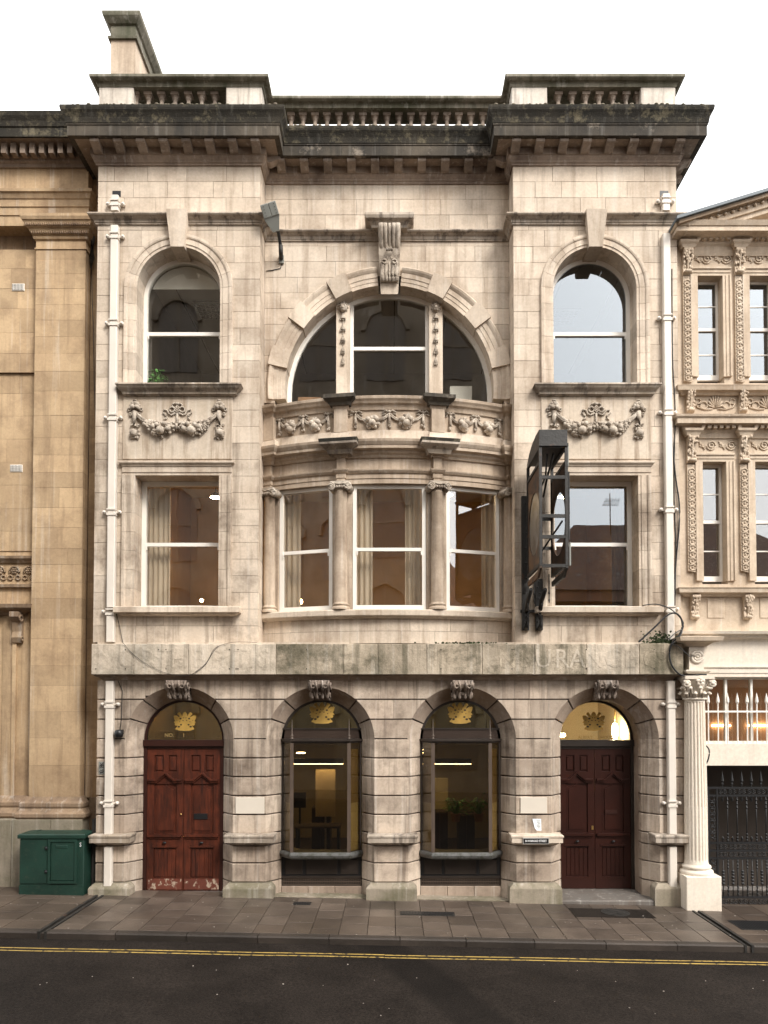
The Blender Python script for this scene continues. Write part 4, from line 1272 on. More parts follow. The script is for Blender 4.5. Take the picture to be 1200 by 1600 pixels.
# ------------------------------------------------------------------ doors and shop windows
CREST = [(0, 0), (150, 10), (190, 30), (240, 40), (235, 70), (200, 100), (180, 140), (230, 130), (260, 170), (240, 200), (285, 210), (260, 240), (240, 250), (270, 300), (290, 390), (270, 370), (255, 400), (235, 380), (210, 390), (150, 350), (130, 340), (150, 390), (190, 420), (180, 450), (130, 475), (110, 440), (75, 390), (55, 380), (60, 420), (20, 480), (0, 485)]
def crest(cx, y, z0, h, parent):
    s = h / 485
    pts = [(cx + a * s, z0 + b * s) for a, b in CREST] + [(cx - a * s * 1.0, z0 + b * s) for a, b in reversed(CREST[1:-1])]
    c = MB().prism(pts, y - .004, y).build('crest', 'gold_leaf', parent)
    k = MB()                                   # raised shield, supporters' heads and scroll
    k.prism([(cx + a * s, z0 + b * s) for a, b in ((0, 70), (60, 130), (75, 240), (-75, 240), (-60, 130))], y - .007, y - .0041)
    for q in (-1, 1):
        k.ball((cx + q * 215 * s, y - .004, z0 + 330 * s), 45 * s, (1, .3, 1.2))
        k.ball((cx + q * 170 * s, y - .004, z0 + 230 * s), 55 * s, (1, .3, 1.4))
    k.ball((cx, y - .004, z0 + 420 * s), 45 * s, (1, .3, 1))
    d = MB()
    for q in (-1, 1):
        for a, b, r in ((95, 155, 30), (150, 105, 34), (110, 310, 30), (45, 265, 18), (130, 230, 16), (28, 330, 16), (200, 270, 14)):
            d.prism([(cx + q * (a + r * cos(t * pi / 3)) * s, z0 + (b + .7 * r * sin(t * pi / 3)) * s) for t in range(6)], y - .0062, y - .0043)
    tag(d.build('crest_gaps', 'dark_bronze', c), kind='stuff')

def fanlight(ax, y, r, zb, frame_mat, gm, crest_z, crest_h, crest_dx=0.0):
    an = [pi * i / 20 for i in range(21)]
    pts = [(ax + (r - .045) * cos(a), ZA + (r - .045) * sin(a)) for a in an]
    zlow = min(zb, ZA)
    f = MB().band([(ax + r - .045, zlow)] + pts + [(ax - r + .045, zlow)], [(1, 0)] + [(cos(a), sin(a)) for a in an] + [(-1, 0)], [(0, y - .02), (.06, y - .02), (.06, y + .05), (0, y + .05)]).build('fanlight', frame_mat, B)
    rr_ = r - .04
    zc = ZA
    def top(n=18):
        a0 = asin(max(0, (zb - zc)) / rr_) if zb > zc else 0
        return [(ax + rr_ * cos(a0 + (pi - 2 * a0) * i / n), zc + rr_ * sin(a0 + (pi - 2 * a0) * i / n)) for i in range(n + 1)]
    poly = ([(ax + rr_, zb)] if zb < zc else []) + top() + ([(ax - rr_, zb)] if zb < zc else [])
    MB().prism(poly, y + .01, y + .015).build('glass_pane', gm, f)
    crest(ax + crest_dx, y + .006, crest_z, crest_h, f)
    return f

def door_leaf(x0, x1, z0, z1, y, mat, frame, planks=True, peel=None):
    W, H = x1 - x0, z1 - z0
    U = lambda u: x0 + u * W
    V = lambda v: z1 - v * H
    m = MB()
    m.box(x0, x1, y, y + .05, z0, z1)
    p = y - .028
    st = .19
    m.box(x0, U(st), p, y, z0, z1); m.box(U(1 - st), x1, p, y, z0, z1)
    for a, b in ((0, .045), (.165, .25), (.60, .70), (.915, 1)):
        m.box(U(st), U(1 - st), p + .0005, y, V(b), V(a))
    m.box(U(.44), U(.58), p + .001, y, V(.165), V(.045))
    leaf = m.build('door_leaf', mat, frame)
    for a, b in ((.22, .415), (.605, .80)):
        MB().chbox(U(a), U(b), y - .02, y + .01, V(.155), V(.055), .014).build('panel', mat, leaf)
    pts = [(.22, .595), (.22, .275), (.36, .262), (.5, .235), (.64, .262), (.78, .275), (.78, .595)]
    MB().prism([(U(a), V(b)) for a, b in pts], y - .006, y + .01).build('panel', mat, leaf)
    MB().prism([(U(.5 + (a - .5) * .80), V(.43 + (b - .43) * .9)) for a, b in pts], y - .022, y).build('panel_field', mat, leaf)
    def chev(v, t, d):
        q = [(.04, v + .05), (.26, v + .05), (.5, v), (.74, v + .05), (.96, v + .05)]
        return MB().prism([(U(a), V(b)) for a, b in q] + [(U(a), V(b + t)) for a, b in reversed(q)], y - .028 - d, y - .02)
    chev(.165, .012, .06).build('chevron_moulding', mat, leaf)
    chev(.177, .014, .035).build('chevron_moulding', mat, leaf)
    MB().box(U(.04), U(.96), y - .075, y - .02, V(.622), V(.607)).build('rail_moulding', mat, leaf)
    MB().box(U(.07), U(.93), y - .05, y - .02, V(.635), V(.623)).build('rail_moulding', mat, leaf)
    MB().ball((U(.5), y - .06, V(.662)), .03, (1.3, .8, .7)).build('knob', 'iron_black', leaf)
    MB().box(U(.15), U(.85), y - .045, y - .02, V(.697), V(.685)).build('rail_moulding', mat, leaf)
    n = 5
    for i in range(n):
        a, b = .2 + .6 * i / n, .2 + .6 * (i + 1) / n
        MB().chbox(U(a) + .002, U(b) - .002, y - .012, y + .01, V(.905), V(.71), .005).build('plank', mat, leaf)
    if peel:
        MB().box(U(.03), U(.97), p - .006, p - .001, V(.992), V(.918)).build('kick_board', peel, leaf)
    return leaf

def doorway(ax, y, mat, frame_mat, zb, gm, peel, cdx=0.0):
    zt1, zt0 = Z(1156, y), Z(1168, y)
    r = RB_
    m = MB()
    for s in (-1, 1):
        a, b = sorted((ax + s * r, ax + s * (r - .065)))
        m.box(a, b, y - .05, y + .08, zb - .3, zt1)
    m.box(ax - r, ax + r, y - .09, y + .08, zt0 + .03, zt1)
    m.box(ax - r + .065, ax + r - .065, y - .045, y + .08, zt0 - .02, zt0 + .03)
    fr = m.build('door_frame', frame_mat, B)
    w = r - .068
    l1 = door_leaf(ax - w, ax - .004, zb, zt0 - .022, y, mat, fr, peel=peel)
    l2 = door_leaf(ax + .004, ax + w, zb, zt0 - .022, y, mat, fr, peel=peel)
    f = fanlight(ax, y, r, zt1, frame_mat, gm, Z(1142, y), Z(1112, y) - Z(1142, y), cdx)
    return fr, l1, l2, f

ZD1, ZD4 = Z(1391, .36), Z(1388, .75)
d1, d1a, d1b, f1 = doorway(AX[0], .37, 'door_mahogany', 'door_frame_red', ZD1, 'fanlight_glass', 'door_peeling')
d4, d4a, d4b, f4 = doorway(AX[3], .76, 'door_maroon', 'dark_bronze', ZD4, 'pane_clear', None)
lettering('fanlight_lettering', 'NO.', .10, (AX[0] - .30, .377, Z(1149, .37)), 'gold_letter', f1)
lettering('fanlight_lettering', '1', .10, (AX[0] - .02, .377, Z(1149, .37)), 'gold_letter', f1)
lettering('fanlight_lettering', 'ALBERT', .085, (AX[3] - .17, .765, Z(1152.5, .76)), 'gold_letter', f4)
lettering('fanlight_lettering', 'HOUSE', .085, (AX[3] + .27, .765, Z(1152.5, .76)), 'gold_letter', f4)
# letter plates, handles
zp = Z(1275, .36)
MB().box(AX[0] + .2, AX[0] + .46, .335, .352, zp - .06, zp + .05).build('letter_plate', 'iron_black', d1b)
MB().lathe([(.022, 0), (.03, .012), (.02, .03), (0, .034)], (0, 0, 0), 10).build('knob_blank', 'brass', None) if False else None
MB().ball((AX[0] - .045, .325, Z(1272, .36)), .018).build('door_knob', 'brass', d1a)
MB().box(AX[3] + .2, AX[3] + .44, .722, .738, Z(1268, .75) - .04, Z(1268, .75) + .03).build('letter_plate', 'door_frame_red', d4b)
MB().box(AX[3] - .07, AX[3] - .03, .72, .735, Z(1296, .75), Z(1290, .75)).build('keyhole_plate', 'brass', d4a)
# reveal behind the right door's splay, steps
an = [pi * i / 20 for i in range(21)]
pts = [(AX[3] + RB_, ZD4 - .3)] + [(AX[3] + RB_ * cos(a), ZA + RB_ * sin(a)) for a in an] + [(AX[3] - RB_, ZD4 - .3)]
nor = [(1, 0)] + [(cos(a), sin(a)) for a in an] + [(-1, 0)]
MB().band(pts, nor, [(0, .461), (.15, .461), (.15, .9), (0, .9)]).build('door_reveal', 'arch_stone', B)
stp = MB().sweep([(-.6, -.5), (.0, -.5), (.0, Z(1402, -.1) - .02), (-.02, Z(1402, -.1)), (-.6, Z(1390, .5))] if False else [(-.9, -.5), (.0, -.5), (.0, ZD4 - .045), (-.02, ZD4 - .025), (-.9, ZD4 - .005)], [(AX[3] - RF + .02, -.1), (AX[3] + RF - .12, -.1)], closed=True)
stp.build('doorstep', 'doorstep_stone', B)
MB().sweep([(-.6, -.5), (.0, -.5), (.0, ZD1 - .03), (-.015, ZD1 - .015), (-.6, ZD1 - .005)], [(AX[0] - RF + .05, .1), (AX[0] + RF - .05, .1)], closed=True).build('doorstep', 'doorstep_stone', B)

def shop_window(ax, k):
    yj, yf, wj, wf = .31, .04, .762, .538
    zt, zb = Z(1161, yf), Z(1332, yf)
    s0 = Z(1343, yf - .04)
    plan = [(ax - wj, yj), (ax - wf, yf), (ax + wf, yf), (ax + wj, yj)]
    fr = MB()
    fr.sweep([(-.07, zt), (.0, zt), (.02, zt + .02), (.035, zt + .035), (.035, zt + .07), (-.2, zt + .085), (-.2, zt)], plan, closed=True)
    win = fr.build('shop_window', 'dark_bronze', B)
    MB().sweep([(-.3, s0), (.02, s0), (.045, s0 + .03), (.06, s0 + .07), (.05, zb - .02), (.02, zb), (-.3, zb + .004)], plan, closed=True).build('window_sill', 'lead', win)
    for x, y in ((ax - wf, yf), (ax + wf, yf)):
        MB().box(x - .032, x + .032, y - .012, y + .05, zb, zt).build('post', 'bronze_post', win)
        MB().lathe([(.03, 0), (.03, .015), (.018, .03), (.028, .05), (.028, .065), (.012, .09), (.020, .12), (.012, .16), (.004, .36), (0, .37)], (x, y - .0, zt + .078), 10).build('finial', 'bronze_post', win)
    for s in (-1, 1):
        a, b = sorted((ax + s * wj, ax + s * (wj - .045)))
        MB().box(a, b, yj - .03, yj + .08, s0, zt).build('post', 'dark_bronze', win)
    for p, q in zip(plan, plan[1:]):
        p, q = Vector(p), Vector(q)
        d = (q - p).normalized(); nrm = Vector((-d.y, d.x)) * .006
        MB().prism([tuple(p), tuple(q), tuple(q + nrm), tuple(p + nrm)], zb, zt, 'z').build('glass_pane', 'shop_glass', win)
    for s in (-1, 1):                       # translucent film boards behind the slanting side panes
        p, q = Vector((ax + s * (wj - .05), yj + .03)), Vector((ax + s * (wf + .03), yf + .09))
        d_ = (q - p).normalized(); nr = Vector((-d_.y, d_.x)) * .004
        zf_ = Z(1256, yf)
        MB().prism([tuple(p), tuple(q), tuple(q + nr), tuple(p + nr)], zb + .01, zf_, 'z').build('window_film', 'frosted_panel', win)
        MB().prism([tuple(p), tuple(q), tuple(q + nr), tuple(p + nr)], zf_ + .002, zt - .12, 'z').build('window_film', 'film_upper', win)
    # scalloped valance under the head
    n = 24
    m = MB()
    for i in range(n):
        xa = ax - wf + .03 + (2 * wf - .06) * i / n; wd = (2 * wf - .06) / n
        m.prism([(xa, zt), (xa, zt - .025), (xa + wd * .5, zt - .045), (xa + wd, zt - .025), (xa + wd, zt)], yf + .015, yf + .02)
    m.build('valance', 'bronze_post', win)
    # transom board, fanlight
    zft = Z(1140, .3)
    MB().box(ax - RB_ + .002, ax + RB_ - .002, .3, .42, zt + .05, zft).build('transom_board', 'transom_brown', win)
    MB().box(ax - RB_ + .002, ax + RB_ - .002, .285, .42, zft, zft + .03).build('transom_bar', 'dark_bronze', win)
    fanlight(ax, .32, RB_, zft + .02, 'dark_bronze', 'fanlight_glass', Z(1131, .32), Z(1097.5, .32) - Z(1131, .32))
    # stall riser: panelled board, grille, stone base
    zg1, zg0 = Z(1371, .3), Z(1385, .3)
    MB().box(ax - RB_ + .002, ax + RB_ - .002, .34, .42, zg1, s0 + .01).build('riser_board', 'iron_black', win)
    for xa, xb in ((-.7, -.36), (-.30, .30), (.36, .7)):
        MB().chbox(ax + xa, ax + xb, .325, .345, zg1 + .05, s0 - .06, .01).build('riser_panel', 'dark_bronze', win)
    MB().box(ax - RB_ + .002, ax + RB_ - .002, .36, .42, zg0, zg1).build('vent_back', 'iron_black', win)
    MB().box(ax - RB_ + .002, ax + RB_ - .002, .32, .36, zg1 - .02, zg1 + .025).build('vent_rail', 'dark_bronze', win)
    g = MB()
    for i in range(46):
        x = ax - .74 + 1.48 * i / 45
        g.box(x - .006, x + .006, .335, .36, zg0 + .02, zg1 - .02)
    for q in range(3): g.box(ax - .75, ax + .75, .336, .36, zg0 + .02 + q * (zg1 - zg0 - .06) / 2, zg0 + .03 + q * (zg1 - zg0 - .06) / 2)
    g.build('vent_grille', 'bronze_post', win)
    n = 3
    for i in range(n):
        xa, xb = ax - RB_ + .003 + 2 * (RB_ - .003) * i / n, ax - RB_ + .003 + 2 * (RB_ - .003) * (i + 1) / n
        MB().chbox(xa + .003, xb - .003, .3, .45, -.5, zg0, .008).build('base_stone', 'arch_stone', B)
    return win
sw1 = shop_window(AX[1], 0)
sw2 = shop_window(AX[2], 1)
# mortar skirt along the foot of the wall
for ax in (AX[1], AX[2]):
    sheet('gutter_strip', ax - .95, ax + .95, -.02, .3, .012, 'mossy_stone', .05, pave)

# ------------------------------------------------------------------ rooms behind the windows
def room(x0, x1, y0, y1, z0, z1, wall, ceil, floor):
    MB().box(x0, x1, y1, y1 + .1, z0, z1).build('interior_wall', wall, B)
    MB().box(x0 - .1, x0, y0, y1, z0, z1).build('interior_wall', wall, B)
    MB().box(x1, x1 + .1, y0, y1, z0, z1).build('interior_wall', wall, B)
    MB().box(x0 - .1, x1 + .1, y0, y1 + .1, z1, z1 + .12).build('interior_ceiling', ceil, B)
    MB().box(x0 - .1, x1 + .1, y0, y1 + .1, z0 - .12, z0).build('interior_floor', floor, B)
zF1, zF2 = ZW0 + .15, Z(640, .5) - .25
room(-2.75, 2.75, .47, 5.2, .2, ZW0 - .75, 'shop_wall', 'interior_dark', 'carpet')
room(XL + .42, -2.9, .48, 4.2, 0.0, ZW0 - .75, 'wall_buff', 'ceiling_tile', 'carpet')
room(2.9, XR - .42, .92, 4.2, 0.0, ZW0 - .75, 'wall_buff', 'ceiling_tile', 'carpet')
room(XL + .42, XA - .55, .5, 5.2, zF1, zF2 - .15, 'wall_warm', 'wall_buff', 'carpet')
room(XA - .4, XB + .4, .85, 5.6, zF1, zF2 - .15, 'wall_warm', 'wall_buff', 'carpet')
room(XB + .55, XR - .42, .5, 5.2, zF1, zF2 - .15, 'wall_warm', 'wall_buff', 'carpet')
room(XL + .42, XR - .42, 1.0, 6.2, zF2 + .1, Z(395, .8), 'office_wall', 'ceiling_tile', 'carpet')
zC2 = Z(395, .8)
# ceiling grid lines and louvred fittings of the top floor
m = MB()
for i in range(9):
    x = XL + .9 + i * 1.2
    m.box(x - .012, x + .012, 1.0, 6.2, zC2 - .012, zC2 - .001)
m.build('ceiling_grid', 'interior_dark', B)
for k, (x, y) in enumerate(((-4.15, 2.9), (-1.5, 2.7), (1.4, 2.7), (4.0, 3.2))):
    side = ('leftmost arched window', 'left part of the great arch', 'right part of the great arch', 'right arched window')[k]
    t = thing('louvre_light', (x, y, zC2), 'dark louvred ceiling light seen through the ' + side, 'ceiling light', 'ceiling lights on the top floor')
    MB().box(x - .35, x + .35, y - .35, y + .35, zC2 - .03, zC2 - .013).build('tray', 'iron_black', t)
    for i in range(7):
        xx = x - .33 + .66 * i / 6
        MB().box(xx - .008, xx + .008, y - .35, y + .35, zC2 - .07, zC2 - .031).build('fin', 'sign_silver', t)
        yy = y - .33 + .66 * i / 6
        MB().box(x - .35, x + .35, yy - .008, yy + .008, zC2 - .0695, zC2 - .0315).build('fin', 'sign_silver', t)
# roller blind in the top of the left arched window
rbl = RI - .08
zbl = Z(452, .5)
MB().prism([(PL + sqrt(max(0, rbl ** 2 - (z - ZSPR) ** 2)) * s, z) for s, zs_ in ((1, [zbl + (ZSPR + rbl - .004 - zbl) * i / 10 for i in range(11)]), (-1, [zbl + (ZSPR + rbl - .004 - zbl) * (10 - i) / 10 for i in range(11)])) for z in zs_], .50, .51).build('roller_blind', 'white_card', B)

def curtain(x0, x1, y, z0, z1, label, ang=0.0):
    n = 40
    k = max(3, int((x1 - x0) / .09))
    f, b = [], []
    for i in range(n + 1):
        t = i / n
        yy = .03 * sin(t * k * 2 * pi) + .012 * sin(t * 7.3 * k)
        f.append((x0 + (x1 - x0) * t, y + yy)); b.append((x0 + (x1 - x0) * t, y + yy + .006))
    m = MB()
    m.prism(f + b[::-1], z0, z1, 'z')
    return tag(m.build('curtain', 'curtain_cloth'), label, 'curtain', 'curtains on the first floor')
zcu0, zcu1 = ZS1 - .25, ZT1 - .05
curtain(X(229, .6, 850), X(266, .6, 850), .62, zcu0, zcu1, 'beige curtain at the left side of the left first floor window')
curtain(X(956, .6, 850), X(992, .6, 850), .62, zcu0, zcu1, 'beige curtain at the right side of the right first floor window')
ycb = .42
curtain(X(550, ycb, 850), X(582, ycb, 850), ycb, zcu0, zcu1, 'left of two beige curtains in the middle bow window')
curtain(X(633, ycb, 850), X(667, ycb, 850), ycb, zcu0, zcu1, 'right of two beige curtains in the middle bow window')
curtain(X(444, .78, 850), X(470, .78, 850), .78, zcu0, zcu1, 'narrow beige curtain at the left edge of the left bow window')
curtain(X(752, .78, 850), X(776, .78, 850), .78, zcu0, zcu1, 'beige curtain at the right edge of the right bow window')

def pendant(px, py, y, label, r=.12):
    x, z = X(px, y, py), Z(py, y)
    t = thing('pendant_lamp', (x, y, z), label, 'lamp', 'lit pendant lamps on the first floor')
    MB().lathe([(r, 0), (r * .8, .06), (r * .35, .1), (.02, .12), (0, .12)], (x, y, z), 16).build('shade', 'iron_black', t)
    MB().lathe([(r * .92, .0), (r * .85, .012), (0, .012)], (x, y, z - .008), 16).build('bulb', 'lamp_pendant', t)
    MB().tube([(x, y, z + .11), (x, y, zF2 - .16)], .008, 5).build('cord', 'black_rubber', t)
pendant(337, 777, 1.6, 'lit pendant lamp in the top corner of the left first floor window')
pendant(531, 780, 1.5, 'lit pendant lamp at the edge of the left bow window', .11)
pendant(699, 773, 1.5, 'lit pendant lamp behind the right bow window', .12)
pendant(880, 776, 1.5, 'lit pendant lamp beyond the hanging sign frame', .12)
def table_lamp(px, py, y, label, r=.04):
    x, z = X(px, y, py), Z(py, y)
    t = thing('table_lamp', (x, y, z - .3), label, 'lamp', 'small lit lamps on the first floor')
    MB().ball((x, y, z), r).build('bulb', 'lamp_warm', t)
    MB().lathe([(.08, 0), (.07, .02), (.015, .04), (.012, .28)], (x, y, z - .33), 12).build('base', 'brass', t)
table_lamp(315, 938, 1.8, 'small glowing lamp low in the left first floor window')
table_lamp(963, 934, 1.2, 'round glowing lamp low in the right first floor window', .06)
table_lamp(469, 940, 1.6, 'glowing lamp at the foot of the left bow window', .055)

# shop lights and fittings
for k, (pa, pb, py, who) in enumerate(((459, 536, 1193, 'left shop window'), (655, 736, 1193, 'right shop window'))):
    y = 2.2
    t = thing('strip_light', ((X(pa, y, py) + X(pb, y, py)) / 2, y, Z(py, y)), 'long lit strip light hanging inside the ' + who, 'strip light', 'strip lights in the shop')
    MB().box(X(pa, y, py), X(pb, y, py), y - .04, y + .04, Z(py, y), Z(py, y) + .11).build('housing', 'iron_black', t)
    MB().box(X(pa, y, py), X(pb, y, py), y - .035, y + .035, Z(py, y) - .014, Z(py, y) - .001).build('tube', 'lamp_strip', t)
    for j, (qx, qy) in enumerate(((pa - 9 if k == 0 else pa + 3, 1172), (pa + 11 if k == 0 else pa + 4, 1177))):
        yy = 3.2
        MB().lathe([(.1, 0), (.1, .02), (0, .02)], (X(qx, yy, qy), yy, Z(qy, yy)), 12).build('downlight', 'lamp_ceiling', t)
for ax, who in ((AX[1], 'left'), (AX[2], 'right')):
    for s in (-1, 1):
        a, b = sorted((ax + s * .755, ax + s * .74))
        MB().box(a, b, .42, 1.25, .3, Z(1165, .4)).build('window_lining', 'frosted_panel', sw1 if who == 'left' else sw2)
    MB().box(ax - .74, ax + .74, .45, 1.2, Z(1340, .4) - .05, Z(1340, .4)).build('window_bed', 'carpet', sw1 if who == 'left' else sw2)
y = 3.0
cabn = thing('display_screen', (X(700, y, 1250), y, .2), 'pale lit partition panel standing inside the right shop window', 'partition')
MB().box(X(668, y, 1250), X(700, y, 1250), y, y + .08, .2, Z(1216, y)).build('panel', 'frosted_panel', cabn)
MB().box(X(666, y, 1250), X(668, y, 1250), y - .02, y + .1, .2, Z(1216, y)).build('edge_frame', 'sign_silver', cabn)
bann = thing('display_banner', (X(508, 2.4, 1250), 2.4, .2), 'tall pale banner stand inside the left shop window', 'banner')
MB().box(X(493, 2.4, 1240), X(524, 2.4, 1240), 2.4, 2.42, Z(1276, 2.4), Z(1202, 2.4)).build('banner_cloth', 'wall_buff', bann)
MB().box(X(493, 2.4, 1240), X(524, 2.4, 1240), 2.36, 2.46, .2, .26).build('foot', 'sign_silver', bann)
MB().box(X(507, 2.4, 1240), X(510, 2.4, 1240), 2.425, 2.44, .2, Z(1202, 2.4)).build('pole', 'sign_silver', bann)
dk = thing('office_desk', (X(478, 1.7, 1270), 1.7, .2), 'dark desk standing low inside the left shop window', 'desk')
MB().box(X(462, 1.7, 1290), X(532, 1.7, 1290), 1.5, 2.0, Z(1292, 1.7), Z(1289, 1.7)).build('top', 'carpet', dk)
for px in (465, 529): MB().box(X(px, 1.7, 1290) - .025, X(px, 1.7, 1290) + .025, 1.55, 1.95, .2, Z(1292, 1.7)).build('leg', 'iron_black', dk)
mo_ = thing('monitor', (X(468, 1.8, 1285), 1.8, Z(1289, 1.7)), 'black computer screen on the desk in the left shop window', 'monitor')
MB().box(X(459, 1.8, 1250), X(478, 1.8, 1250), 1.78, 1.82, Z(1262, 1.8), Z(1238, 1.8)).build('screen', 'iron_black', mo_)
MB().box(X(467, 1.8, 1250), X(470, 1.8, 1250), 1.8, 1.84, Z(1289, 1.7), Z(1262, 1.8)).build('stand', 'iron_black', mo_)
for k, (pa, pb, pt_) in enumerate(((487, 516, 1262), (674, 700, 1268), (716, 742, 1272))):
    yy = 2.6
    c_ = thing('low_cupboard', (X((pa + pb) / 2, yy, 1290), yy, .2), ('low dark cupboard behind the desk in the left shop window', 'low dark cupboard at the left of the right shop window', 'low dark cupboard under the pot plants in the right shop window')[k], 'cupboard')
    MB().box(X(pa, yy, 1290), X(pb, yy, 1290), yy, yy + .4, .2, Z(pt_, yy)).build('carcass', 'interior_dark', c_)
    for q in (0, 1):
        xa = X(pa, yy, 1290) + q * (X(pb, yy, 1290) - X(pa, yy, 1290)) / 2
        MB().chbox(xa + .01, xa + (X(pb, yy, 1290) - X(pa, yy, 1290)) / 2 - .01, yy - .02, yy, .25, Z(pt_, yy) - .03, .006).build('door', 'transom_brown', c_)
# hall lamps behind the lit fanlight
hl = thing('hall_lamp', (4.3, 2.6, 3.0), 'bright hall light glowing behind the fanlight of the maroon door', 'lamp')
MB().lathe([(.0, -.18), (.05, -.14), (.065, 0), (.05, .14), (0, .18)], (X(961, 2.2, 1147), 2.2, Z(1142, 2.2)), 14).build('globe', 'lamp_hall', hl)
MB().tube([(X(961, 2.2, 1147), 2.2, Z(1144, 2.2) + .24), (X(961, 2.2, 1147), 2.2, ZW0 - .76)], .012, 6).build('rod', 'brass', hl)
wlp = thing('wall_lamp', (X(876, 2.6, 1148), 2.6, Z(1148, 2.6)), 'pair of small bulbs at the left edge of the lit fanlight', 'lamp')
for px in (876, 880.5): MB().ball((X(px, 2.6, 1148), 2.6, Z(1148.5, 2.6)), .045).build('bulb', 'lamp_ceiling', wlp)
MB().box(X(874, 2.7, 1148), X(883, 2.7, 1148), 2.62, 2.66, Z(1153, 2.7), Z(1150, 2.7)).build('bracket', 'brass', wlp)
hl2 = thing('hall_lamp', (-4.4, 2.4, 3.2), 'dim hall light behind the fanlight of the red brown door', 'lamp')
MB().lathe([(.06, -.05), (.08, 0), (.06, .05)], (-4.45, 2.4, 3.85), 12).build('globe', 'lamp_warm', hl2)
MB().tube([(-4.45, 2.4, 3.89), (-4.45, 2.4, ZW0 - .76)], .01, 5).build('rod', 'brass', hl2)

def leafy(name, x, y, z, h, spread, n, label, seed, pot=True):
    rr = random.Random(seed)
    t = thing(name, (x, y, z), label, 'plant')
    if pot: MB().lathe([(.08, 0), (.11, .16), (.12, .18), (.1, .18), (.09, .15), (0, .15)], (x, y, z), 14).build('pot', 'terracotta', t)
    st, lf = MB(), MB()
    for i in range(n):
        a = rr.uniform(0, 2 * pi); d = spread * sqrt(rr.random()); zz = z + h * rr.uniform(.35, 1)
        tip = Vector((x + d * cos(a), y + d * sin(a), zz))
        base = Vector((x, y, z + .12))
        midp = (base + tip) / 2 + Vector((0, 0, .1 * h))
        st.tube([base, midp, tip], .006, 4)
        dr = Vector((cos(a), sin(a), rr.uniform(-.7, .2))).normalized(); sd = dr.cross(Vector((0, 0, 1))).normalized()
        L, Wd = rr.uniform(.09, .16), rr.uniform(.025, .045)
        dn = Vector((0, 0, -.03))
        lf.add([tip, tip + dr * L * .4 + sd * Wd, tip + dr * L + dn, tip + dr * L * .4 - sd * Wd, tip + dr * L * .5 + Vector((0, 0, .015))], [(0, 1, 4), (1, 2, 4), (2, 3, 4), (3, 0, 4)])
    st.build('stems', 'leaf_green', t); tag(lf.build('leaves', 'leaf_green', t), kind='stuff')
leafy('potted_plant', X(244, .66, 590), .66, ZS2 - .02, .60, .17, 95, 'green leafy pot plant on the sill of the left arched window', 3)
leafy('potted_plant', X(712, 2.2, 1262), 2.2, Z(1262, 2.2) - .3, .5, .2, 40, 'small bushy dark pot plant inside the right shop window', 8)
leafy('potted_plant', X(748, 2.2, 1262), 2.2, Z(1262, 2.2) - .3, .6, .3, 34, 'spreading dark pot plant at the right of the right shop window', 9)
MB_ = MB().box(X(703, 1.2, 615), X(737, 1.2, 615), 1.15, 1.4, Z(640, 1.2), Z(605, 1.2))
tag(MB_.build('white_box', 'white_card'), 'plain white box on the sill in the right of the great arch', 'box')
tag(MB().box(X(466, 1.2, 625), X(502, 1.2, 625), 1.15, 1.45, Z(648, 1.2), Z(622, 1.2)).build('wooden_box', 'terracotta'), 'low wooden box on the sill in the left of the great arch', 'box')
tag(MB().box(X(450, 1.1, 720) * 0 + 2.0, 2.01, 1, 1.01, 6, 6.01).build('x', 'carpet'), 'x y z w', 'x') if False else None

# ------------------------------------------------------------------ downpipes
def downpipe(px_top, px_bot, brackets, gaps, label, ztop_py, zbot_py):
    yb = -.02
    xt, xb = X(px_top, -.08, 400), X(px_bot, -.08, 1300)
    x = (xt + xb) / 2
    t = thing('downpipe', (x, -.07, Z(zbot_py, -.08)), label, 'downpipe', 'painted downpipes')
    ztop = Z(ztop_py, -.08)
    zb = Z(zbot_py, -.08)
    cuts = sorted([(Z(b, -.08), Z(a, -.08)) for a, b in gaps])
    segs, cur = [], zb
    for lo, hi in cuts:
        segs.append((cur, lo)); cur = hi
    segs.append((cur, ztop))
    for lo, hi in segs:
        m = MB()
        w = .072
        m.prism([(x - w, -.012), (x - w, -.10), (x - w + .015, -.115), (x + w - .015, -.115), (x + w, -.10), (x + w, -.012)], lo, hi, 'z')
        m.build('pipe', 'pipe_paint', t)
    for py in brackets:
        z = Z(py, -.1)
        m = MB()
        m.box(x - .085, x + .085, -.13, -.005, z - .05, z - .005)
        m.box(x - .15, x + .15, -.06, -.02, z - .0, z + .038)
        m.lathe([(.078, 0), (.085, .02), (.078, .06)], (x, -.06, z - .05), 4, False) if False else None
        for s in (-1, 1):
            m.tube([(x + s * .145, -.075, z + .02), (x + s * .145, -.01, z + .02)], .034, 10)
            m.ball((x + s * .145, -.08, z + .02), .014)
        m.box(x - .08, x + .08, -.135, -.02, z + .05, z + .075)
        m.build('bracket', 'pipe_paint', t)
    return x
xd1 = downpipe(175.5, 172.5, (318, 369, 505, 653, 801, 957, 1102, 1257), ((330, 353), (949, 962), (1003, 1064), (1303, 1323)), 'cream painted square downpipe at the left edge of the limestone front', 306, 1384)
xd2 = downpipe(1036, 1056, (314, 497, 645, 797, 953, 1102, 1257), ((330, 366), (1003, 1064), (1303, 1323)), 'cream painted square downpipe with rust marks beside the ornate right building', 304, 1388)
# dark outlet sockets above the pipes
for x in (xd1, xd2):
    MB().box(x - .08, x + .08, -.006, .05, Z(306, 0) - .02, Z(300, 0) + .02).build('outlet_recess', 'iron_black', B)
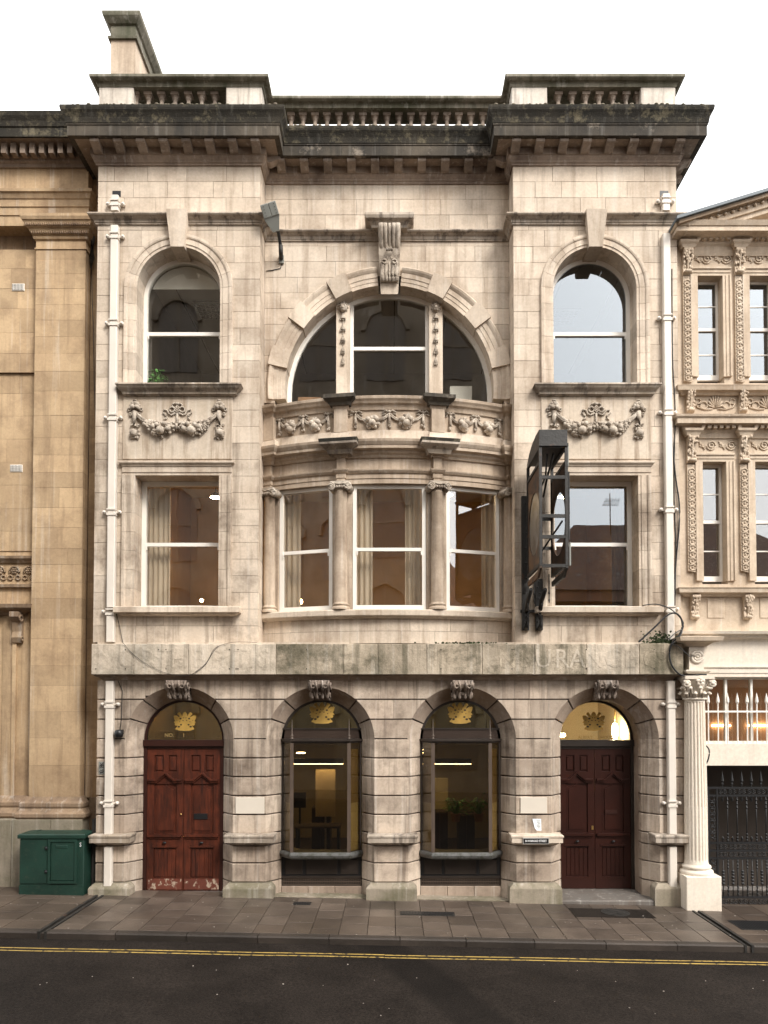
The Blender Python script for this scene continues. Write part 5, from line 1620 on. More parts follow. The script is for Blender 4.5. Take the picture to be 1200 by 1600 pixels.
# ------------------------------------------------------------------ left neighbour: golden sandstone building
LB = thing('sandstone_building', (-7.2, .8, -.3), 'golden sandstone building with tall pilaster at the left edge', 'building')
LW, LP, LS = .70, .48, .74          # wall, pilaster, joint strip planes
xp0, xp1 = X(52, LP, 700), X(130.5, LP, 700)
xl0 = -9.6
xs1 = XL - .003
lp = [390, 405, 428, 451, 476, 500, 526, 552, 580, 611, 649, 684, 711, 738, 762, 793, 824, 857, 882, 910, 935, 966, 998, 1040, 1071, 1112, 1153, 1196, 1246]
cl = [(Z(b, LP), Z(a, LP)) for a, b in zip(lp, lp[1:])]
ashlar(LB, 'ashlar_block', xp0, xp1, cl, LP, [], 'sandstone', 21, lens=(.45, 1.2), thick=.22, gap=.002, core='sandstone_dark', core_back=.3, recess=.006)
cs_ = [(Z(b, LS), Z(a, LS)) for a, b in zip([250, 290, 330] + lp, [290, 330] + lp)]
ashlar(LB, 'ashlar_block', xp1 + .002, xs1, cs_, LS, [], 'sandstone', 22, lens=(2, 3), thick=.1, gap=.002, core='sandstone_dark', recess=.006)
wl_ = [390, 420, 451, 482, 520, 552, 582]
cw = [(Z(b, LW - .05), Z(a, LW - .05)) for a, b in zip(wl_, wl_[1:])]
ashlar(LB, 'ashlar_block', xl0, xp0 - .002, cw, LW - .05, [], 'sandstone', 23, lens=(.5, .9), thick=.15, gap=.002, core='sandstone_dark', core_back=.4, recess=.006)
wl2 = [582, 615, 650, 686, 722, 758, 795, 830, 861]
cw2 = [(Z(b, LW), Z(a, LW)) for a, b in zip(wl2, wl2[1:])]
cw2[0] = (cw2[0][0], cw[-1][0] - .002)
ashlar(LB, 'ashlar_block', xl0, xp0 - .002, cw2, LW, [], 'sandstone', 24, lens=(.5, .9), thick=.12, gap=.002, core='sandstone_dark', core_back=.4, recess=.006)
# carved frieze, hood on console, architrave below
z0, z1 = Z(917, LW), Z(861, LW)
MB().box(xl0, xp0 - .003, LW + .02, LW + .3, Z(1246, LW), z1).build('wall_core', 'sandstone', LB)
MB().sweep(rel([(-.1, 0), (.02, 0), (.05, .04), (.09, .08), (.1, .13), (-.1, .14)], Z(880, LW)), [(xl0, LW), (xp0 - .004, LW)], closed=True).build('frieze_moulding', 'sandstone_dark', LB)
MB().sweep(rel([(-.1, 0), (.05, 0), (.05, .06), (-.1, .065)], Z(918, LW)), [(xl0, LW), (xp0 - .004, LW)], closed=True).build('frieze_moulding', 'sandstone_dark', LB)
m = MB()
zf = (Z(881, LW) + Z(910, LW)) / 2
x = xp0 - .16
while x > xl0 + .3:
    m.torus((x, LW - .0, zf + .03), .10, .02, 14, 5, a0=-.3, a1=pi + .3)
    m.torus((x - .075, LW - .0, zf - .09), .045, .017, 12, 5); m.torus((x + .075, LW - .0, zf - .09), .045, .017, 12, 5)
    for q in range(6): m.ball((x + .045 * cos(q * pi / 3), LW - .005, zf + .04 + .045 * sin(q * pi / 3)), .026)
    m.ball((x, LW - .02, zf + .04), .024)
    x -= .29
m.build('carved_frieze', 'sandstone_dark', LB)
hx = X(47, LW - .3, 945)
MB().sweep(rel([(-.1, 0), (.05, 0), (.07, .05), (.2, .1), (.24, .13), (.26, .2), (-.1, .24)], Z(962, LW)), [(xl0, LW), (hx - .26, LW), (hx - .26, LW + .2)], closed=True).build('door_hood', 'sandstone_dark', LB)
m = MB()
cx_ = X(26, LW - .1, 980)
m.prism([(LW, 0), (LW - .08, 0), (LW - .12, .1), (LW - .08, .22), (LW - .12, .4), (LW - .22, .5), (LW - .22, .6), (LW, .6)], cx_ - .09, cx_ + .09, 'x')
for v in m.v: v.z += Z(1004, LW - .1)
m.torus((cx_ + .1, LW - .13, Z(965, LW - .1) - .02), .06, .022, 12, 5, 'x'); m.torus((cx_ + .1, LW - .08, Z(998, LW - .1)), .04, .02, 12, 5, 'x')
m.build('console', 'sandstone_dark', LB)
for a, b, dy in ((4, 20, -.02), (20, 26, -.05), (26, 50, .0)):
    xa, xb = X(a, LW, 1100), min(X(b, LW, 1100), xp0 - .004)
    MB().box(xa + .001, xb - .001, LW + dy, LW + .1, Z(1246, LW), Z(962, LW) - .002).build('architrave_strip', 'sandstone', LB)
w_ = MB().box(xl0, X(4, LW, 1100) - .001, LW + .1, LW + .115, Z(1246, LW), Z(985, LW)).build('window', 'opposite_window', LB)
for py in (1050, 1130): MB().box(xl0, X(4, LW, 1100) - .002, LW + .07, LW + .099, Z(py, LW) - .02, Z(py, LW) + .02).build('glazing_bar', 'white_paint', w_)
# pilaster base and plinth
hb0, hb1 = Z(1280, LP - .1), Z(1245, LP)
MB().sweep([(-.3, hb0), (.12, hb0), (.15, hb0 + .04), (.15, hb0 + .1), (.11, hb0 + .14), (.07, hb0 + .2), (.09, hb0 + .24), (.09, hb0 + .3), (.05, hb0 + .34), (.0, hb1 + .002), (-.3, hb1 + .002)], [(xl0, LW - .06), (xp0 - .05, LW - .06), (xp0 - .05, LP), (xp1 + .02, LP), (xp1 + .02, LW)], closed=True).build('base_moulding', 'sandstone_dark', LB)
for a, b in zip([xl0, -8.4, -7.3, -6.55], [-8.4, -7.3, -6.55, xp1 + .12]):
    MB().chbox(a + .003, b - .003, LP - .14, LW + .2, -.5, hb0 - .001, .01).build('plinth_block', 'mossy_stone', LB)
MB().box(xp1 + .13, xs1, LS - .1, LS + .2, -.5, Z(1246, LS)).build('plinth_block', 'sandstone_dark', LB)
# capital, entablature, cornice
zc_ = Z(390, LP)
cap = [(-.2, 0), (.02, 0), (.02, .03), (.0, .035), (.0, .2), (.035, .22), (.05, .26), (.035, .28), (.06, .30), (.09, .36), (.10, .40), (.13, .42), (.17, .5), (.18, .53), (.2, .54), (.22, .6), (.22, .66), (-.2, .67)]
hcap = Z(333, LP - .2) - zc_
cap = [(o, zc_ + h * hcap / .67) for o, h in cap]
MB().sweep(cap, [(xp0, LW), (xp0, LP), (xp1, LP), (xp1, LS)], closed=True).build('pilaster_capital', 'sandstone', LB)
m = MB()
for row, (o, hgt) in enumerate(((.075, .33), (.15, .46))):
    n = 30 if row else 26
    for i in range(n):
        x = xp0 - o + (xp1 - xp0 + 2 * o) * (i + .5) / n
        m.ball((x, LP - o - .01, zc_ + hgt * hcap / .67), .026, (.6, .8, 1.3))
tag(m.build('egg_and_dart', 'sandstone_dark', LB), kind='stuff')
ze = zc_ + hcap
zt_ = Z(262, LP)
MB().sweep([(-.35, ze - .1), (.0, ze - .1), (.0, ze + .10), (.02, ze + .105), (.02, ze + .26), (.04, ze + .265), (.04, ze + .40), (.06, ze + .42), (.09, ze + .5), (.12, ze + .52), (.12, ze + .58), (-.35, ze + .59)], [(xl0, LP + .03), (xp1 + .02, LP + .03), (xp1 + .02, LS)], closed=True).build('architrave', 'sandstone', LB)
MB().box(xl0, xp1 + .02, LP + .03, LP + .4, ze + .585, zt_ + .05).build('frieze', 'sandstone', LB)
MB().box(xl0, xs1, LW + .13, LW + .5, Z(400, LW), zt_ + .6).build('upper_wall', 'sandstone_dark', LB)
ZCL = zt_
ztl = Z(172, LP - .5) - ZCL
LCP = [(xl0, LP + .03), (XL - .56, LP + .03)]
MB().sweep(rel([(-.3, 0), (.04, 0), (.05, .06), (.09, .09), (.10, .14), (.12, .15), (.12, ztl * .42), (.38, ztl * .42), (.38, ztl * .45), (-.3, ztl * .45)], ZCL), LCP + [(XL + .0, LP + .03)], closed=True).build('bed_moulding', 'soffit_stone', LB)
MB().sweep(rel([(-.3, ztl * .45), (.42, ztl * .43), (.42, ztl * .66), (.44, ztl * .68), (.46, ztl * .8), (.5, ztl * .9), (.52, ztl), (-.3, ztl + .02)], ZCL), LCP, closed=True).build('cornice', 'soot_crust', LB)
dm = MB().box(-.05, .05, -.16, 0, 0, ztl * .27).mesh('dentil', 'soffit_stone', Vector((0, 0, 0)))
x = XL - .1
while x > xl0:
    place('dentil', dm, (x, LP + .03 - .118, ZCL + ztl * .15), LB); x -= .185
MB().box(xl0, XL - .3, LW + .5, 9, -.4, ZCL + .3).build('body', 'sandstone_dark', LB)
# perforated vents
for k, (px, py) in enumerate(((28.5, 449), (25.5, 732))):
    y = (LW - .05 if k == 0 else LW) - .004
    x, z = X(px, y, py), Z(py, y)
    v = MB().chbox(x - .125, x + .125, y - .012, y + .02, z - .075, z + .075, .012).build('vent_grille', 'white_paint', LB)
    h = MB()
    for i in range(8):
        for j in range(5):
            hx_, hz_ = x - .1 + i * .2 / 7, z - .05 + j * .1 / 4
            h.box(hx_ - .008, hx_ + .008, y - .0145, y - .0119, hz_ - .008, hz_ + .008)
    tag(h.build('vent_holes', 'iron_black', v), kind='stuff')
# lead flashing strip hanging from the junction
m = MB()
pts = [(132, 275), (136, 300), (140, 325), (141, 345), (144, 370), (143, 400), (141, 418)]
m.tube([(X(a, LS - .12, b), LS - .10, Z(b, LS - .12)) for a, b in pts], .05, 6, radii=[.04, .05, .045, .035, .06, .05, .015])
tag(m.build('lead_strip', 'lead'), 'torn grey lead strip hanging at the junction with the sandstone building', 'flashing')
m = MB()
m.tube([(X(a, LS - .02, b), LS - .015, Z(b, LS - .02)) for a, b in ((143, 415), (144, 470), (146, 520), (147, 600), (151, 700), (153, 800), (154, 850))], .006, 5)
tag(m.build('thin_cable', 'grey_cable'), 'thin grey cable running down the edge of the sandstone building', 'cable')

# ------------------------------------------------------------------ right neighbour: ornate pale stone building
RBL = thing('ornate_building', (8.2, .6, -.3), 'ornate carved honey stone building with pediment at the right edge', 'building')
RW = .10
xr0, xr1 = XR + .004, 11.2
apx = 8.9
# floors of wall, with window openings
w1 = [(X(1090, RW, 510), X(1129, RW, 510)), (X(1171, RW, 510), X(1171, RW, 510) + .50), (X(1171, RW, 510) + 1.0, X(1171, RW, 510) + 1.5)]
w2 = [(X(1098, RW, 820), X(1135, RW, 820)), (X(1180, RW, 820), X(1180, RW, 820) + .5), (X(1180, RW, 820) + 1.0, X(1180, RW, 820) + 1.5)]
def wall_holes(z0, z1, wins, wz0, wz1):
    m = MB()
    xs = xr0
    for a, b in wins:
        a -= .02; b += .02; 
        m.box(xs, a, RW, RW + .3, z0, z1); xs = b
        m.box(a, b, RW, RW + .3, z0, wz0 - .02); m.box(a, b, RW, RW + .3, wz1 + .03, z1)
    m.box(xs, xr1, RW, RW + .3, z0, z1)
    return m.build('wall', 'bathstone', RBL)
zU0, zU1 = Z(600, RW), Z(362, RW)
zM0, zM1 = Z(920, RW), Z(655, RW)
wall_holes(zU0, zU1, w1, Z(597, RW), Z(430, RW))
wall_holes(zM0, zM1, w2, Z(911, RW), Z(720, RW))
MB().box(xr0, xr1, RW, RW + .3, zM1, zU0).build('wall', 'bathstone', RBL)
MB().box(xr0, xr1, RW, RW + .3, Z(1000, RW), zM0).build('wall', 'bathstone', RBL)
MB().box(xr0 + .05, xr1, RW + .3, 9, -.3, zU1 + .2).build('body', 'interior_dark', RBL) if False else None
MB().box(xr0 + .05, xr1, 3.2, 9, -.3, zU1 + .2).build('body', 'interior_dark', RBL)
MB().box(xr0 + .02, xr0 + .12, RW + .3, 3.2, -.3, zU1).build('party_wall', 'bathstone_dark', RBL)
for z in (Z(1000, RW), Z(640, RW), zU1): MB().box(xr0 + .12, xr1, RW + .3, 3.2, z, z + .1).build('interior_floor', 'ceiling_tile', RBL)

def r_window(a, b, z0, z1, gm):
    y = RW + .2
    m = MB()
    bar_frame(m, a + .002, b - .002, z0, z1, y - .02, y + .05, .045)
    m.box(a + .046, b - .046, y - .02, y + .05, z0 + .045, z0 + .10)
    w = m.build('window', 'white_paint', RBL)
    zm = (z0 + z1) / 2 + .02
    MB().box(a + .045, b - .045, y - .03, y + .04, zm - .03, zm + .03).build('meeting_rail', 'white_paint', w)
    for q in (.26, .75):
        zz = z0 + (z1 - z0) * q
        MB().box(a + .045, b - .045, y - .005, y + .03, zz - .011, zz + .011).build('glazing_bar', 'white_paint', w)
    MB().box(a + .043, b - .043, y + .01, y + .015, z0 + .04, z1 - .04).build('glass_pane', gm, w)
    # moulded architrave
    A = [(0, RW + .2), (0, RW - .03), (.05, RW - .03), (.055, RW - .045), (.11, RW - .045), (.12, RW - .07), (.15, RW - .07), (.15, RW + .01)]
    MB().band([(a, z0 - .02), (a, z1)], [(-1, 0), (-1, 0)], [(o * 1.0, yy) for o, yy in A]).build('architrave', 'bathstone', w)
    MB().band([(b, z0 - .02), (b, z1)], [(1, 0), (1, 0)], A).build('architrave', 'bathstone', w)
    MB().band([(a - .15, z1), (b + .15, z1)], [(0, 1), (0, 1)], A).build('architrave', 'bathstone', w)
for a, b in w1: r_window(a, b, Z(595, RW + .2), Z(432, RW), 'pane_sky_tint')
for a, b in w2: r_window(a, b, Z(909, RW + .2), Z(722, RW), 'pane_glass')

def guilloche(x, z0, z1, w):
    m = MB()
    m.box(x - w / 2, x + w / 2, RW - .045, RW + .02, z0, z1)
    z = z0 + w * .45
    while z < z1 - w * .3:
        m.torus((x, RW - .05, z), w * .36, .014, 12, 5)
        m.ball((x, RW - .048, z), w * .13)
        m.tube([(x - w * .45, RW - .05, z - w * .4), (x, RW - .055, z - w * .52), (x + w * .45, RW - .05, z - w * .6)], .010, 4)
        z += w * .74 * 1.0
    m.build('guilloche_band', 'bathstone', RBL)
def acanthus(x, z0, z1, w, d, seed):
    m = MB(); rr = random.Random(seed)
    h = z1 - z0
    prof = [(RW, 0), (RW - .05, 0), (RW - .09, h * .06), (RW - .07, h * .2), (RW - .05, h * .35), (RW - d * .6, h * .7), (RW - d, h * .92), (RW - d, h), (RW, h)]
    m.prism([(y, z0 + z) for y, z in prof], x - w / 2, x + w / 2, 'x')
    def yy(t): return RW - (.075 + (d - .05) * max(0, (t - .35) / .65) ** 1.3)
    for i in range(34):
        t = rr.uniform(.05, .95)
        m.ball((x + rr.uniform(-.5, .5) * w, yy(t) - .005, z0 + h * t), rr.uniform(.014, .026), (1, .7, 1.5))
    m.tube([(x, yy(t), z0 + h * t) for t in (.12, .3, .5, .7, .9)], .02, 6)
    m.ball((x, RW - .11, z0 + h * .09), w * .42, (1.1, .6, .55))
    m.build('carved_bracket', 'bathstone', RBL)
def scroll_frieze(x0, x1, zc, h):
    m = MB()
    L, n = x1 - x0, 2
    for k in range(n):
        c = x0 + L * (k + .75) / n * .98
        pts = []
        for i in range(26):
            t = i / 25; a = pi + t * 3.6 * pi; q = h * .42 * (1 - .8 * t)
            pts.append((c + q * cos(a), RW - .012, zc + q * sin(a) * (1 if k % 2 == 0 else 1)))
        pts = [(c - L / n * .62, RW - .012, zc + h * .3), (c - L / n * .5, RW - .012, zc + h * .05), (c - L / n * .33, RW - .012, zc - h * .34), (c - h * .5, RW - .012, zc - h * .2)] + pts
        m.tube(pts, .014, 5)
        for q in range(5): m.ball((c - L / n * .5 + .03 * cos(q * 1.256), RW - .01, zc + .03 * sin(q * 1.256)), .016)
    m.build('scroll_frieze', 'bathstone', RBL)
def dentils(x0, x1, z, h=.075):
    me = MB().box(-.033, .033, -.08, 0, 0, h).mesh('dentil', 'bathstone', Vector((0, 0, 0)))
    x = x0 + .05
    while x < x1:
        place('dentil', me, (x, RW - .10, z), RBL); x += .115

bx1 = [X(1073, RW, 500), X(1154, RW, 500)]; bx1 += [2 * bx1[1] - bx1[0] + .02, 3 * bx1[1] - 2 * bx1[0] + .04]
bx2 = [X(1080, RW, 800), X(1162, RW, 800)]; bx2 += [2 * bx2[1] - bx2[0] + .02, 3 * bx2[1] - 2 * bx2[0] + .04]
for lev, (bx, zt, zb_, zg0, zg1, zcor) in enumerate(((bx1, Z(386, RW - .15), Z(432, RW), Z(597, RW), Z(433, RW), Z(383, RW)), (bx2, Z(680, RW - .15), Z(725, RW), Z(893, RW), Z(727, RW), Z(674, RW)))):
    for k, x in enumerate(bx):
        acanthus(x, zb_, zt, .17, .15, k + lev * 10)
        guilloche(x, zg0, zg1, .165)
        MB().sweep(rel([(-.1, 0), (.02, 0), (.04, .05), (.07, .08), (.08, .12), (-.1, .125)], zt), [(x - .10, RW + .05), (x - .10, RW - .13), (x + .10, RW - .13), (x + .10, RW + .05)], closed=True).build('bracket_cap', 'bathstone', RBL)
        if k:
            scroll_frieze(bx[k - 1] + .11, x - .11, zt - .14, .24)
            dentils(bx[k - 1] + .13, x - .13, zcor - .0)
# cornices
zk = Z(358, RW - .4)
MB().sweep(rel([(-.1, -.28), (.03, -.28), (.05, -.22), (.06, -.12), (.10, -.08), (.12, -.02), (.36, .0), (.36, .085), (.38, .09), (.40, .13), (.42, .17), (-.1, .18)], zk), [(xr0 + .26, RW + .5), (xr0 + .26, RW), (xr1, RW)], closed=True).build('pediment_cornice', 'bathstone', RBL)
zk2 = Z(660, RW - .3)
MB().sweep(rel([(-.1, -.2), (.03, -.2), (.05, -.12), (.09, -.06), (.10, 0), (.25, .01), (.25, .10), (.28, .13), (.29, .17), (.0, .20), (-.1, .20)], zk2), [(xr0 + .16, RW + .3), (xr0 + .16, RW), (xr1, RW)], closed=True).build('middle_cornice', 'bathstone', RBL)
zk3 = Z(612, RW - .2)
MB().sweep(rel([(-.1, 0), (.05, 0), (.08, .04), (.15, .06), (.16, .12), (.17, .15), (-.1, .17)], zk3), [(xr0 + .12, RW + .3), (xr0 + .12, RW), (xr1, RW)], closed=True).build('sill_band', 'bathstone', RBL)
zk4 = Z(930, RW - .2)
MB().sweep(rel([(-.1, 0), (.05, 0), (.08, .04), (.17, .06), (.18, .12), (.2, .15), (-.1, .17)], zk4), [(xr0 + .12, RW + .3), (xr0 + .12, RW), (xr1, RW)], closed=True).build('sill_band', 'bathstone', RBL)
for k, x in enumerate([X(1077, RW, 630), X(1159, RW, 630), X(1159, RW, 630) + 1.0]):
    acanthus(x, Z(645, RW) - .02, Z(612, RW), .14, .12, 40 + k)
for k, x in enumerate([X(1084, RW, 945), X(1166, RW, 945), X(1166, RW, 945) + 1.0]):
    acanthus(x, Z(968, RW), Z(931, RW), .15, .14, 50 + k)
    MB().chbox(x + .25, x + .58, RW - .015, RW + .02, Z(966, RW), Z(935, RW), .01).build('fluted_panel', 'bathstone', RBL)
# palmette panels
for k, c in enumerate((X(1117, RW, 630), X(1198, RW, 630))):
    m = MB(); zc = Z(641, RW)
    for i in range(9):
        a = pi * (i + .5) / 9
        m.tube([(c, RW - .01, zc + .04), (c + .1 * cos(a), RW - .02, zc + .05 + .12 * sin(a)), (c + .15 * cos(a), RW - .015, zc + .05 + .23 * sin(a))], .016, 5, radii=[.01, .016, .022])
    for s in (-1, 1):
        m.torus((c + s * .22, RW - .012, zc + .09), .07, .016, 12, 5); m.torus((c + s * .33, RW - .012, zc + .17), .05, .014, 12, 5)
        m.tube([(c + s * .05, RW - .01, zc + .02), (c + s * .2, RW - .012, zc + .01), (c + s * .34, RW - .012, zc + .05), (c + s * .42, RW - .012, zc + .22)], .015, 5)
    m.build('palmette_relief', 'bathstone', RBL)
# pediment: tympanum, raking cornice, slate edge
zr0, slope = Z(345, RW - .4), .31
xk = xr0 - .14
def rake(y0, y1, d0, d1, mat, name, x0):
    z = lambda x, d: zr0 + (x - xk) * slope + d
    MB().prism([(x0, z(x0, d0)), (apx, z(apx, d0)), (apx, z(apx, d1)), (x0, z(x0, d1))], y0, y1).build(name, mat, RBL)
    MB().prism([(apx, z(apx, d0)), (2 * apx - x0, z(x0, d0)), (2 * apx - x0, z(x0, d1)), (apx, z(apx, d1))], y0, y1).build(name, mat, RBL)
MB().prism([(xk + .2, zk + .1), (2 * apx - xk - .2, zk + .1), (2 * apx - xk - .2, zr0 - .06), (apx, zr0 + (apx - xk) * slope - .1), (xk + .2, zr0 - .06 + .02)], RW - .02, RW + .3).build('tympanum', 'bathstone', RBL)
rake(RW - .30, RW + .2, -.33, -.24, 'bathstone', 'raking_moulding', xk + .75)
rake(RW - .343, RW + .2, -.238, -.10, 'bathstone', 'raking_moulding', xk + .2)
rake(RW - .46, RW + .2, -.098, -.03, 'bathstone_dark', 'raking_moulding', xk + .04)
rake(RW - .52, RW + 6, -.028, .03, 'slate', 'roof_slates', xk - .02)
m = MB()
for i in range(26):
    x = xk + .25 + i * .14
    m.ball((x, RW - .37, zr0 + (x - xk) * slope - .135), .04, (.8, .6, .7))
tag(m.build('leaf_moulding', 'bathstone', RBL), kind='stuff')
# shopfront entablature
zs1 = Z(990, RW - .25)
MB().sweep(rel([(-.2, -.12), (.02, -.12), (.05, -.08), (.12, -.06), (.14, -.02), (.22, .0), (.24, .05), (-.2, .1)], zs1), [(xr0 + .1, RW + .2), (xr0 + .1, RW), (xr1, RW)], closed=True).build('shop_cornice', 'cream_paint', RBL)
zs0 = Z(1057, RW)
MB().box(xr0 + .03, xr1, RW - .01, RW + .35, zs0, zs1 - .1).build('shop_frieze', 'cream_paint', RBL)
MB().sweep(rel([(-.1, 0), (.03, 0), (.03, .07), (.045, .075), (.045, .15), (.07, .18), (.07, .2), (-.1, .21)], zs0 - .01), [(xr0 + .1, RW), (xr1, RW)], closed=True).build('shop_architrave', 'cream_paint', RBL)
xco = X(1087, -.12, 1200)
ycol = -.10
z1_, z0_ = Z(1017, ycol - .2), Z(1050, ycol - .2)
MB().box(xco - .15, xco + .12, ycol - .15, RW, z0_, Z(1008, ycol - .2)).build('entablature_block', 'cream_paint', RBL)
MB().sweep(rel([(-.1, 0), (.05, 0), (.09, .04), (.09, .07), (-.1, .08)], z0_ - .03), [(xco - .15, RW), (xco - .15, ycol - .15), (xco + .12, ycol - .15), (xco + .12, RW)], closed=True).build('entablature_block', 'cream_paint', RBL)
MB().sweep(rel([(-.1, 0), (.03, 0), (.12, .06), (.25, .09), (.27, .16), (.1, .19), (-.1, .2)], Z(1010, ycol - .2)), [(xco - .15, RW), (xco - .15, ycol - .15), (xco + .12, ycol - .15), (xco + .12, RW)], closed=True).build('entablature_cap', 'bathstone', RBL)
m = MB(); zc = Z(1026, ycol - .2)
m.torus((xco - .01, ycol - .16, zc), .1, .03, 18, 6); m.torus((xco - .01, ycol - .165, zc), .055, .025, 14, 6); m.ball((xco - .01, ycol - .17, zc), .03)
m.build('rosette', 'cream_paint', RBL)
# fluted column
zpl = Z(1370, ycol - .3)
zcap0, zcap1 = Z(1093, ycol - .2), Z(1056, ycol - .2)
rc = .205
m = MB()
n = 20
def flute(z, r, deep):
    out = []
    for i in range(n * 4):
        a = 2 * pi * i / (n * 4)
        q = r - (deep if i % 4 in (1, 2) else 0)
        out.append((xco + q * cos(a), ycol + q * sin(a), z))
    return out
zsh0 = zpl + .19
lv = [(zsh0, rc * 1.04, 0), (zsh0 + .05, rc, 0), (zsh0 + .08, rc, .012), (zsh0 + 1.05, rc, .012), (zsh0 + 1.052, rc, .02), (zcap0 - .06, rc * .88, .02), (zcap0 - .04, rc * .88, 0), (zcap0, rc * .88, 0)]
vs = [v for z, r, d in lv for v in flute(z, r, d)]
k = n * 4
m.add(vs, [(j * k + i, j * k + (i + 1) % k, (j + 1) * k + (i + 1) % k, (j + 1) * k + i) for j in range(len(lv) - 1) for i in range(k)])
colr = m.build('column', 'cream_paint', RBL)
MB().lathe([(.29, 0), (.30, .03), (.29, .07), (.24, .085), (.235, .1), (.26, .12), (.255, .155), (.22, .17), (.215, .19)], (xco, ycol, zpl), 28).build('column_base', 'cream_paint', colr)
pz = ZG(5.8)
MB().chbox(xco - .31, xco + .33, ycol - .31, ycol + .35, pz - .2, zpl, .012).build('column_plinth', 'cream_paint', colr)
m = MB(); hcp = zcap1 - zcap0
m.lathe([(rc * .88, -.01), (rc * 1.05, .0), (rc * 1.05, .03), (rc * .9, .04), (rc * .95, hcp * .5), (rc * 1.3, hcp * .85), (rc * 1.3, hcp * .86)], (xco, ycol, zcap0), 20)
m.box(xco - .27, xco + .27, ycol - .27, ycol + .2, zcap0 + hcp * .86, zcap1)
for row, (r, zz, q) in enumerate(((rc * 1.1, .12, 10), (rc * 1.15, .22, 10))):
    for i in range(q):
        a = 2 * pi * (i + row * .5) / q
        m.tube([(xco + rc * .95 * cos(a), ycol + rc * .95 * sin(a), zcap0 + .04), (xco + r * cos(a), ycol + r * sin(a), zcap0 + zz), (xco + (r + .05) * cos(a), ycol + (r + .05) * sin(a), zcap0 + zz + .0)], .03, 5, radii=[.03, .03, .035])
        m.ball((xco + (r + .045) * cos(a), ycol + (r + .045) * sin(a), zcap0 + zz - .01), .032, (1.2, 1.2, .8))
for sx in (-1, 1):
    m.torus((xco + sx * .235, ycol - .235, zcap0 + hcp * .68), .05, .03, 12, 6); m.ball((xco + sx * .235, ycol - .25, zcap0 + hcp * .68), .04)
for i in range(5):
    a = pi / 2 + 2 * pi * i / 5
    m.ball((xco + .05 * cos(a), ycol - .29, zcap0 + hcp * .76 + .05 * sin(a)), .036, (1, .5, 1))
m.ball((xco, ycol - .31, zcap0 + hcp * .76), .024)
m.build('capital', 'cream_paint', colr)
# respond behind the column and shop window
xg0 = xco + .22
MB().box(xr0 + .02, xg0 - .0, RW + .0, RW + .35, -.4, zs0).build('shop_pier', 'cream_paint', RBL)
zl1, zl0 = Z(1162, RW + .1), Z(1196, RW)
MB().box(xg0 + .003, xr1, RW - .03, RW + .4, zl0, zl1).build('shop_lintel', 'cream_paint', RBL)
m = MB()
yv = RW + .12
m.box(xg0, xr1, yv - .02, yv + .05, zl1, zl1 + .05)
m.box(xg0, xr1, yv - .02, yv + .05, zs0 - .05, zs0)
sw = m.build('shop_window', 'white_paint', RBL)
for px in (1134, 1174, 1214): MB().box(X(px, yv, 1110) - .022, X(px, yv, 1110) + .022, yv - .02, yv + .05, zl1 + .05, zs0 - .05).build('glazing_bar', 'white_paint', sw)
MB().box(xg0, xr1, yv - .015, yv + .045, Z(1112, yv) - .015, Z(1112, yv) + .015).build('glazing_bar', 'white_paint', sw)
MB().box(xg0, xr1, yv + .02, yv + .025, zl1 + .04, zs0 - .04).build('glass_pane', 'pane_clear', sw)
MB().box(xg0 - .3, xr1, 1.6, 1.7, zl1 - .3, zs0 + .3).build('interior_wall', 'terracotta', RBL)
MB().box(X(1113, 1.55, 1132), X(1142, 1.55, 1132), 1.55, 1.58, Z(1135, 1.55), Z(1132.5, 1.55)).build('shelf_light', 'lamp_strip', RBL)
MB().box(X(1168, 1.55, 1132), X(1240, 1.55, 1132), 1.55, 1.58, Z(1135, 1.55), Z(1132.5, 1.55)).build('shelf_light', 'lamp_strip', RBL)
MB().box(xg0 - .3, xr1, RW + .35, 1.7, zl1 - .1, zl1 + .0).build('interior_floor', 'wall_buff', RBL)
rail = thing('spike_railing', (X(1150, RW + .0, 1160), RW + .02, zl1), 'row of white spear topped bars in front of the shop window', 'railing')
px = 1107
while px < 1245:
    x = X(px, RW + .02, 1120); zt = Z(1082, RW + .02)
    MB().lathe([(.014, 0), (.014, zt - .22 - zl1), (.034, zt - .18 - zl1), (.028, zt - .12 - zl1), (.0, zt - zl1)], (x, RW + .03, zl1), 8, False).build('spear_bar', 'white_paint', rail)
    px += 15.2
MB().box(xg0, xr1, RW + .015, RW + .045, zl1 + .6, zl1 + .63).build('cross_rail', 'white_paint', rail)
# passage behind the gate
MB().box(xg0 - .2, xr1, 2.9, 3.0, -.5, zl0 + .1).build('passage_wall', 'interior_dark', RBL)
MB().box(xg0 - .25, xg0 - .001, RW + .35, 2.9, -.5, zl0).build('passage_wall', 'interior_dark', RBL)
MB().box(xg0 - .2, xr1, RW + .4, 2.9, zl0 - .02, zl0 + .08).build('passage_ceiling', 'interior_dark', RBL)
